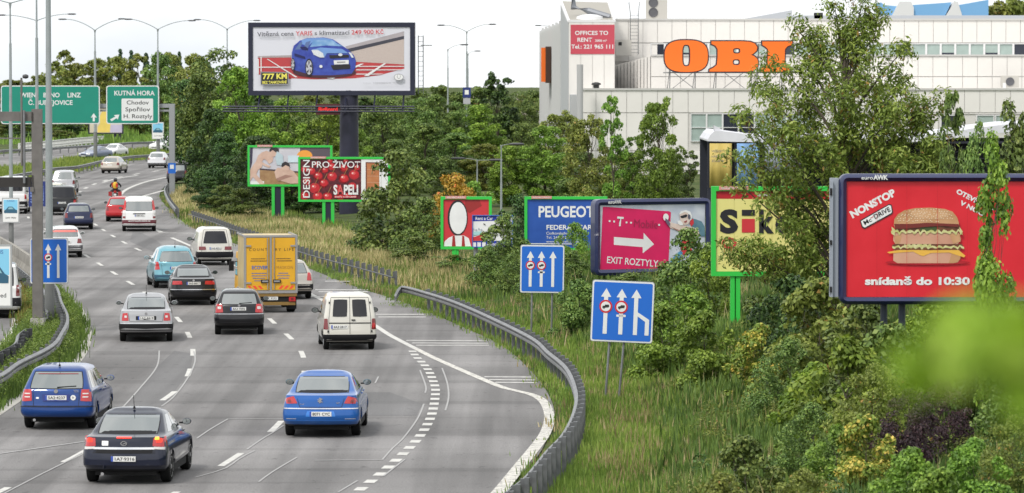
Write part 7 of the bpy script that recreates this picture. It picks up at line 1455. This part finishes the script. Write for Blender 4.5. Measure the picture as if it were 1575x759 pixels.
# roadside bushes left to right
row([('bushB', 612, 202, 232, 128, 'mid', 'biggest, covering the right edge of the cherry billboard'), ('bushA', 650, 198, 305, 110, 'mid', 'big and round left of the red billboard'), ('bushB', 580, 205, 330, 120, 'dark', 'dark, at the foot of the cherry billboard'), ('bushB', 640, 190, 365, 110, 'mid', 'low in front beside the dry grass'), ('bushA', 700, 205, 268, 80, 'autumn', 'with yellow and orange leaves above the red billboard'), ('bushB', 730, 206, 280, 80, 'light', 'with yellow-green leaves over the rental board'),
     ('bushB', 775, 170, 330, 70, 'mid', 'between the rental and dealer boards'), ('bushA', 797, 190, 300, 70, 'dark', 'dark, left edge of the dealer board'), ('bushB', 750, 168, 378, 90, 'mid', 'under the rental board'), ('bushB', 700, 182, 392, 90, 'mid', 'around the green post of the red board'), ('bushA', 790, 160, 390, 66, 'mid', 'left of the farther lane sign'), ('bushA', 882, 172, 343, 66, 'light', 'bright, overlapping the dealer board'), ('bushB', 880, 160, 385, 80, 'mid', 'between farther lane sign and magenta board'),
     ('bushB', 905, 215, 290, 70, 'yellow', 'pale, above the dealer board'), ('bushC', 890, 138, 430, 90, 'mid', 'low right of the farther lane sign'), ('bushB', 1062, 140, 352, 100, 'mid', 'covering the lower right of the magenta board'), ('bushB', 1090, 136, 385, 90, 'bush', 'left of the yellow board post'), ('bushA', 1040, 150, 405, 110, 'mid', 'under the magenta board'), ('bushC', 1052, 122, 440, 100, 'light', 'bright green right of the nearer lane sign'), ('bushC', 1020, 118, 470, 60, 'light', 'small bright, beside the nearer lane sign'),
     ('bushB', 970, 150, 420, 110, 'mid', 'behind the nearer lane sign'), ('bushB', 1205, 118, 405, 90, 'mid', 'right of the green double post'), ('bushA', 1215, 108, 425, 110, 'dark', 'dark, at the foot of the ash tree'), ('bushA', 1196, 112, 455, 60, 'dark', 'dark, low in front of the ash tree'), ('bushC', 1265, 104, 430, 90, 'olive', 'left of the burger board'), ('bushB', 1335, 92, 455, 120, 'mid', 'under the burger board'), ('bushB', 1425, 93, 462, 130, 'bush', 'under the middle of the burger board'), ('bushC', 1375, 86, 500, 90, 'mid', 'hiding the burger board legs'), ('bushC', 1520, 96, 470, 120, 'dark', 'under the right of the burger board'),
     ('bushB', 1130, 150, 400, 90, 'mid', 'behind the green double post'), ('oakC', 1240, 150, 380, 120, 'mid', 'in the shade behind the ash trunk'), ('bushB', 700, 230, 340, 90, 'dark', 'behind the red billboard post')], 'bush %s', 'bush', GB2)
row([('bushC', 1305, 84, 520, 128, 'bush', 'large bright-leaved under the burger board'), ('bushC', 1255, 86, 560, 60, 'bush', 'small, left of the bright-leaved large one'), ('bushD', 1345, 82, 560, 90, 'olive', 'right of the bright-leaved large one'), ('bushD', 1450, 80, 585, 110, 'purple', 'dark purple, in the lower right'), ('bushD', 1400, 76, 600, 110, 'purple', 'dark purple twiggy, above the pale shoots'), ('bushC', 1520, 84, 530, 130, 'dark', 'dark, at the right edge below the board'), ('bushC', 1570, 76, 560, 120, 'mid', 'cut by the right edge'),
     ('bushC', 1335, 74, 640, 100, 'orange', 'orange-tipped near the bottom'), ('bushC', 1400, 67, 690, 70, 'light', 'pale green shoots left at the bottom right'), ('bushC', 1500, 67, 676, 80, 'light', 'pale green shoots right of the other pale ones'), ('bushC', 1450, 64, 722, 90, 'light', 'pale green at the bottom edge'), ('bushD', 1560, 68, 640, 90, 'olive', 'straggly at the right edge'), ('bushD', 1110, 66, 728, 190, 'olive', 'soft olive mound at the bottom'), ('bushD', 1240, 66, 722, 170, 'olive', 'soft olive mound right of the other at the bottom'),
     ('bushD', 1215, 96, 520, 100, 'mid', 'under the dark bushes at the ash foot'), ('bushC', 1085, 112, 480, 60, 'light', 'small fresh green, right of the first bright one'), ('bushC', 1290, 76, 655, 60, 'light', 'small fresh green, left of the orange-tipped one'), ('bushC', 1150, 76, 672, 50, 'mid', 'small round, alone in the lower meadow'), ('bushC', 1170, 105, 500, 60, 'orange', 'reddish tinted, in the upper meadow'), ('bushD', 1250, 79, 620, 80, 'mid', 'weedy left of the large bright-leaved bush')], 'bush %s', 'bush', GB2)
# ---- the big ash tree
def ash():
    rng = np.random.default_rng(31); D = 116; px = 1292; x = X(px, D); z0 = float(HT(x, D)); t = thing('ash_tree', 'tall airy ash tree with brown seed clusters, overlapping the yellow board', 'tree', (x, D, z0)); s = FPX / D
    # outline half widths by photo row
    rows = [(8, 4, 1300), (40, 55, 1290), (80, 85, 1280), (130, 120, 1290), (180, 150, 1290), (230, 160, 1285), (280, 165, 1280), (330, 130, 1275), (380, 110, 1270), (430, 80, 1262), (470, 55, 1255)]
    tips = []; arms = [(1222, 38), (1258, 62), (1284, 12), (1326, 8), (1352, 30), (1382, 78), (1200, 100), (1166, 130), (1402, 112), (1436, 150), (1136, 180), (1452, 205), (1126, 240), (1446, 255), (1128, 276), (1440, 300), (1116, 374), (1128, 384), (1160, 388), (1210, 395), (1425, 335), (1385, 350), (1300, 60), (1334, 110), (1268, 120), (1236, 165), (1300, 170), (1362, 175), (1196, 215), (1276, 235), (1386, 235), (1322, 285), (1230, 285), (1200, 300), (1350, 330), (1290, 340), (1410, 200), (1160, 240), (1250, 350), (1205, 345), (1225, 335), (1340, 60), (1240, 95), (1375, 140), (1180, 165), (1330, 220), (1255, 210), (1300, 400), (1230, 420), (1340, 380), (1458, 228), (1462, 265), (1425, 175), (1455, 320), (1420, 270), (1405, 160), (1435, 240)]
    branches = []
    for k, (ax, ay) in enumerate(arms):
        ez = Zat(ay, D) - z0; ex = (ax - px) / s; ey = rng.uniform(-1.7, 1.7) * (1 - min(1, max(0, (120 - ay) / 160))); bz = max(1.0, ez - .9 - .75 * math.hypot(ex, ey)); bz = min(bz, 7.4); branches.append((ex, ey, ez, bz)); nn = 8 if ay > 90 else 6
        for i in range(nn):
            u = .38 + .62 * (i + 1) / nn; r_ = .26 * (1.25 - u * .6); tips.append((ex * u + rng.normal(0, r_), ey * u + rng.normal(0, r_), bz + (ez - bz) * u ** .8 + rng.normal(0, r_ * .7)))
    lobes = [(a, b, c, rng.uniform(.20, .42), rng.uniform(.24, .46)) for a, b, c in tips]
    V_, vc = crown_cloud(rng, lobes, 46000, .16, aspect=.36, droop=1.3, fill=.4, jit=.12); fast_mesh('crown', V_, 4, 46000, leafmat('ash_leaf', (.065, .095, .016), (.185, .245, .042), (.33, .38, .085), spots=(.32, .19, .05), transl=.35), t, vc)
    sd_ = [i for i in range(len(tips)) if rng.random() < .30]; seeds = [(tips[i][0], tips[i][1], tips[i][2] - .15, .10, .22) for i in sd_]; V2, v2 = crown_cloud(rng, seeds, 3200, .12, aspect=.3, droop=3)
    o = fast_mesh('seed_clusters', V2, 4, 3200, leafmat('seed_brown', (.10, .06, .015), (.20, .12, .03), (.30, .20, .05)), t, v2); stuff(o)
    tr = MB(); spine = [(0, 0, -.5), (.06, 0, 1.5), (-.05, .1, 3), (.12, 0, 4.6), (.0, .1, 6.2), (.1, 0, 7.6), (.15, 0, 8.6)]; tr.tube(spine, .15, 8, .03)
    zz = [p[2] for p in spine]
    for ex, ey, ez, bz in branches:
        bx = float(np.interp(bz, zz, [p[0] for p in spine])); P = [(bx + (ex - bx) * u, ey * u, bz + (ez - bz) * u ** .8) for u in (0, .3, .6, 1)]; tr.tube(P, .055, 5, .010)
        for u in (.5, .7, .85):
            q = (bx + (ex - bx) * u, ey * u, bz + (ez - bz) * u ** .8); tr.tube([q, (q[0] + rng.normal(0, .3), q[1] + rng.normal(0, .3), q[2] + rng.uniform(.0, .4))], .016, 3, .005)
    tr.build('trunk', BARK, t)
ash()
plant('maple_sapling', 'upright bright maple sapling in front of the right part of the burger board', 'sap', 1527, 79, 205, 90, 'saplings at the right edge', 'bush')
plant('maple_sapling', 'second leafy sapling cut by the right edge, above the burger board', 'sap', 1562, 97, 158, 90, 'saplings at the right edge', 'mid')
plant('maple_sapling', 'thin short sapling between the market shed and the right edge', 'sap', 1500, 92, 190, 60, 'saplings at the right edge', 'mid')
plant('sapling', 'thin sparse sapling with bare tip before the store windows', 'airyB', 1462, 100, 142, 18, 'saplings at the right edge', 'mid')
# hillock behind the store at the top right
hk = structure(mesh_obj('hill', [(X(1460, 500), 500, 0), (X(1800, 500), 500, 0), (X(1800, 560), 560, 0), (X(1460, 560), 560, 0), (X(1475, 505), 505, Zat(38, 505)), (X(1560, 505), 505, Zat(12, 505)), (X(1800, 505), 505, Zat(8, 505)), (X(1800, 550), 550, Zat(5, 505)), (X(1490, 550), 550, Zat(30, 505))],
    [(0, 1, 6, 5, 4), (4, 5, 6, 7, 8), (1, 2, 7, 6), (0, 4, 8, 3), (3, 8, 7, 2)], ground_mat()))
row([('far', 1500, 498, 18, 67, 'olive', 'lowest at the left'), ('far', 1530, 500, 4, 81, 'yellow', 'in the middle'), ('far', 1562, 500, -2, 94, 'olive', 'at the picture corner')], 'shrubby growth on the hill behind the store roof, %s', 'bush', 'bushes on the hill behind the store')
# ---- small road-side weeds on the left island
def clump_field(name, pts, hts, m, blades=26, spread=.22, w=.02, seed=5, vb=.5, parent=None, lean=.35):
    """pts Nx3 clump roots; each clump = many thin bent blades"""
    rng = np.random.default_rng(seed); n = len(pts); P = np.repeat(pts, blades, 0); H_ = np.repeat(hts, blades) * rng.uniform(.45, 1.1, n * blades); N = n * blades
    base = P + np.stack([rng.normal(0, spread, N), rng.normal(0, spread, N), np.zeros(N) - .03], 1); a = rng.uniform(0, 2 * math.pi, N); l = rng.uniform(0, lean, N) * H_
    tip = base + np.stack([np.cos(a) * l, np.sin(a) * l, H_], 1); b = rng.uniform(0, 2 * math.pi, N); ww = w * rng.uniform(.6, 1.5, N); side = np.stack([np.cos(b) * ww, np.sin(b) * ww, np.zeros(N)], 1)
    mid = base * .45 + tip * .55 + np.array([0, 0, .06]) * H_[:, None]; V_ = np.stack([base - side, base + side, mid + side * .8, tip, mid - side * .8], 1)
    # quad (base, base, mid, mid) + tip as a 5-gon kept planar enough
    vc = np.repeat(np.clip(np.repeat(vb if np.ndim(vb) else np.full(n, vb), blades) + rng.normal(0, .16, N), 0, .92), 5)
    return stuff(fast_mesh(name, V_.reshape(-1, 3), 5, N, m, parent, vc))
def leaf_carpet(name, x, y, z, r, h, n, size, m, seed, aspect=.5):
    rng = np.random.default_rng(seed); lobes = [(a, b, c + hh * .35, rr, hh * .75) for a, b, c, rr, hh in zip(x, y, z, r * rng.uniform(.6, 1.4, len(x)), h * rng.uniform(.5, 1.5, len(x)))]
    V_, vc = crown_cloud(rng, lobes, n, size, aspect=aspect); return stuff(fast_mesh(name, V_, 4, n, m, None, vc))
def in_poly(x, y, poly):
    inside = np.zeros(len(x), bool); j = len(poly) - 1
    for i in range(len(poly)):
        xi, yi = poly[i]; xj, yj = poly[j]; c = ((yi > y) != (yj > y)) & (x < (xj - xi) * (y - yi) / (yj - yi + 1e-12) + xi); inside ^= c; j = i
    return inside
GRS = leafmat('grass_green', (.075, .12, .022), (.17, .25, .045), (.30, .37, .08), transl=.35); STR = leafmat('grass_straw', (.14, .12, .05), (.34, .27, .13), (.55, .46, .26), transl=.25); WEED = leafmat('weed_green', (.055, .085, .018), (.13, .18, .035), (.22, .27, .06), spots=(.35, .30, .12))
def scatter(n, y0, y1, x0f, x1f, seed, dens=None):
    rng = np.random.default_rng(seed); y = 1 / rng.uniform(1 / y1, 1 / y0, n); x = x0f(y) + (x1f(y) - x0f(y)) * rng.random(n)
    if dens is not None: k = rng.random(n) < dens(x, y); x, y = x[k], y[k]
    return x, y
def field(name, n, y0, y1, x0f, x1f, h, m, seed, dens=None, **kw):
    x, y = scatter(n, y0, y1, x0f, x1f, seed, dens); z = HT(x, y); rng = np.random.default_rng(seed + 50); hh = h * rng.uniform(.6, 1.3, len(x)) * (1 + .3 * wave(x, y, 2.2))
    kw.setdefault('vb', np.clip(.42 + .22 * wave(x, y, 1.6) + .12 * wave(y, x, 4), .05, .85)); kw['w'] = kw.get('w', .016); return clump_field(name, np.stack([x, y, z], 1), hh, m, seed=seed, **kw)
right = lambda y: (1600 - 787.5) / FPX * y + 4.0
field('roadside_grass', 3400, 62, 175, lambda y: xg(y) - .1, lambda y: xg(y) + 3.2, .26, GRS, 21, blades=26, w=.014)
field('straw_grass', 900, 66, 175, lambda y: xg(y) + .6, lambda y: xg(y) + 4.0, .40, STR, 22, blades=14, w=.011, dens=lambda x, y: np.clip(.45 + .8 * wave(x, y, 2.3), 0, 1))
field('meadow_weeds', 6600, 60, 190, lambda y: xg(y) + 2.4, right, .42, leafmat('meadow_weed_leaf', (.034, .058, .013), (.090, .132, .028), (.175, .22, .05), spots=(.36, .28, .12)), 23, blades=30, w=.024, spread=.30)
field('meadow_grass', 1300, 60, 190, lambda y: xg(y) + 2.0, right, .42, GRS, 24, blades=22, w=.016, dens=lambda x, y: np.clip(.5 + .8 * wave(x, y, 1.9), .05, 1), spread=.3)
field('dry_meadow_stalks', 1500, 60, 190, lambda y: xg(y) + 2.6, right, .62, STR, 25, blades=11, w=.009, dens=lambda x, y: np.clip(.30 + .9 * wave(y, x, 1.7), 0, 1), spread=.3)
x, y = scatter(1500, 62, 185, lambda y: xg(y) + 2.8, right, 61, dens=lambda x, y: np.clip(.35 + .8 * wave(x, y, 1.3), .05, 1)); leaf_carpet('meadow_herbs', x, y, HT(x, y), .30, .42, 62000, .085, LM['olive'], 62, .4)
x, y = scatter(900, 62, 185, lambda y: xg(y) + 3.2, right, 63, dens=lambda x, y: np.clip(.2 + .9 * wave(y, x, 1.2), .02, 1)); leaf_carpet('dark_meadow_herbs', x, y, HT(x, y), .26, .50, 30000, .075, LM['dark'], 64, .4)
# verge in front of the rail and dry bank behind the short posts
def strip(name, pa, pb, n, h, m, seed, z=0, **kw):
    a = smooth_poly(curve(pa), 4); b = smooth_poly(curve(pb), 4); poly = [(p.x, p.y) for p in a] + [(p.x, p.y) for p in reversed(b)]; xs_, ys_ = [p[0] for p in poly], [p[1] for p in poly]; rng = np.random.default_rng(seed)
    x = rng.uniform(min(xs_), max(xs_), n * 6); y = rng.uniform(min(ys_), max(ys_), n * 6); k = in_poly(x, y, poly); x, y = x[k][:n], y[k][:n]; hh = h * rng.uniform(.5, 1.3, len(x))
    kw.setdefault('vb', np.clip(.42 + .25 * wave(x, y, 1.6), .05, .85)); return clump_field(name, np.stack([x, y, np.full(len(x), z)], 1), hh, m, seed=seed, **kw)
vin = [(775, 765), (800, 742), (832, 705), (848, 672), (857, 640), (850, 610), (828, 581), (795, 547), (763, 525), (705, 499), (630, 467), (543, 439), (442, 400), (332, 365), (287, 344), (260, 320), (250, 303)]; vout = [(800, 765), (838, 735), (868, 700), (888, 670), (898, 638), (893, 610), (872, 580), (845, 560), (800, 530), (740, 505), (660, 470), (606, 452), (455, 395), (345, 357), (300, 340), (275, 318), (262, 298)]
strip('verge_grass', vin, vout, 1500, .22, WEED, 31, blades=22, w=.016); strip('dry_verge_grass', vin, vout, 1000, .30, STR, 32, blades=14, w=.012); strip('green_verge_tufts', vin, vout, 500, .26, GRS, 38, blades=16, w=.014)
strip('dry_bank_grass', [(300, 338), (360, 358), (455, 392), (604, 436), (700, 460)], [(300, 318), (400, 330), (520, 362), (660, 388), (800, 425)], 2600, .52, STR, 33, blades=20, w=.022, spread=.3)
strip('green_bank_tufts', [(280, 330), (360, 358), (455, 390), (604, 434), (760, 470)], [(290, 312), (400, 325), (520, 350), (660, 380), (840, 430)], 1500, .48, WEED, 34, blades=20, w=.030, spread=.35)
strip('bank_grass_far', [(262, 312), (300, 335), (360, 352)], [(285, 290), (320, 312), (380, 332)], 700, .45, STR, 39, blades=16, w=.03)
isl_a = [(86, 449), (101, 470), (116, 490), (119, 514), (114, 540), (98, 562), (37, 598), (0, 622), (-60, 665)]; isl_b = [(60, 442), (42, 450), (41, 470), (42, 503), (30, 525), (0, 562), (-25, 590), (-60, 620), (-80, 650)]
strip('island_weeds', isl_a, isl_b, 1800, .34, leafmat('island_green', (.04, .07, .012), (.11, .17, .03), (.20, .27, .055), transl=.3), 35, z=.06, blades=24, w=.016)
rng_ = np.random.default_rng(65); P_ = np.array([(p.x, p.y) for p in curve(isl_a + isl_b[::-1])]); x = rng_.uniform(P_[:, 0].min(), P_[:, 0].max(), 9000); y = rng_.uniform(P_[:, 1].min(), P_[:, 1].max(), 9000); k = in_poly(x, y, P_.tolist()); x, y = x[k][:900], y[k][:900]
leaf_carpet('island_herbs', x, y, np.full(len(x), .06), .24, .42, 46000, .075, leafmat('island_leaf', (.06, .10, .015), (.14, .21, .035), (.26, .33, .065), transl=.3), 66, .4)
strip('island_dry_weeds', [(60, 440), (62, 470), (58, 510)], [(30, 442), (36, 470), (40, 505)], 260, .45, leafmat('rusty_weeds', (.07, .06, .015), (.17, .13, .035), (.26, .17, .05)), 36, z=.06, blades=20, w=.014)
def medfield(name, n, h, m, seed, **kw):
    rng = np.random.default_rng(seed); P = np.array(MED); x = rng.uniform(P[:, 0].min(), P[:, 0].max(), n * 5); y = rng.uniform(P[:, 1].min(), P[:, 1].max(), n * 5); k = in_poly(x, y, MED); x, y = x[k][:n], y[k][:n]
    return clump_field(name, np.stack([x, y, np.full(len(x), .05)], 1), h * rng.uniform(.5, 1.3, len(x)), m, seed=seed, **kw)
medfield('median_grass', 1800, .5, GRS, 37, blades=16, w=.05, spread=.7, vb=.5)
field('far_bank_grass', 1500, 545, 700, lambda y: -75 + 0 * y, lambda y: -20 + 0 * y, .9, GRS, 40, blades=14, w=.09, spread=1.0)
# ---- out-of-focus branch close to the camera
def near_tree():
    rng = np.random.default_rng(77); x, D = 1.0, 4.2; t = thing('young_tree', 'out-of-focus pale green branch reaching in close at the lower right', 'tree', (x, D, 0)); tips = []
    for px, py, r in ((1545, 492, .030), (1500, 498, .028), (1465, 505, .026), (1430, 520, .022), (1400, 560, .022), (1420, 590, .025), (1455, 560, .028), (1500, 545, .03), (1550, 530, .03), (1560, 585, .028), (1520, 575, .022), (1385, 580, .014), (1575, 640, .02)):
        p = A(px, py, rng.uniform(3.3, 3.6)); tips.append((p.x - x, p.y - D, p.z, r * .72, r * .6))
    for k in range(30): tips.append((rng.uniform(-.3, .7), rng.uniform(-.5, .7), rng.uniform(5.5, 8.0), .12, .12))
    V_, vc = crown_cloud(rng, tips[:13], 130, .042, aspect=.75); V2, v2 = crown_cloud(rng, tips[13:], 900, .07, aspect=.75); V_ = np.concatenate([V_, V2]); vc = np.concatenate([vc, v2])
    fast_mesh('crown', V_, 4, len(V_) // 4, leafmat('near_leaf', (.20, .36, .02), (.32, .50, .04), (.48, .62, .12), transl=.5), t, vc)
    tr = MB().tube([(0, 0, -.2), (.05, 0, 3), (0, .05, 6), (.1, 0, 8.2)], .05, 8, .012)
    for a, b, c, _, _ in tips[::3]: tr.tube([(.08, 0, min(c - .4, 7.6)), (a * .6, b * .6, c - .1), (a, b, c)], .008, 4, .002)
    tr.build('trunk', BARK, t)
near_tree()
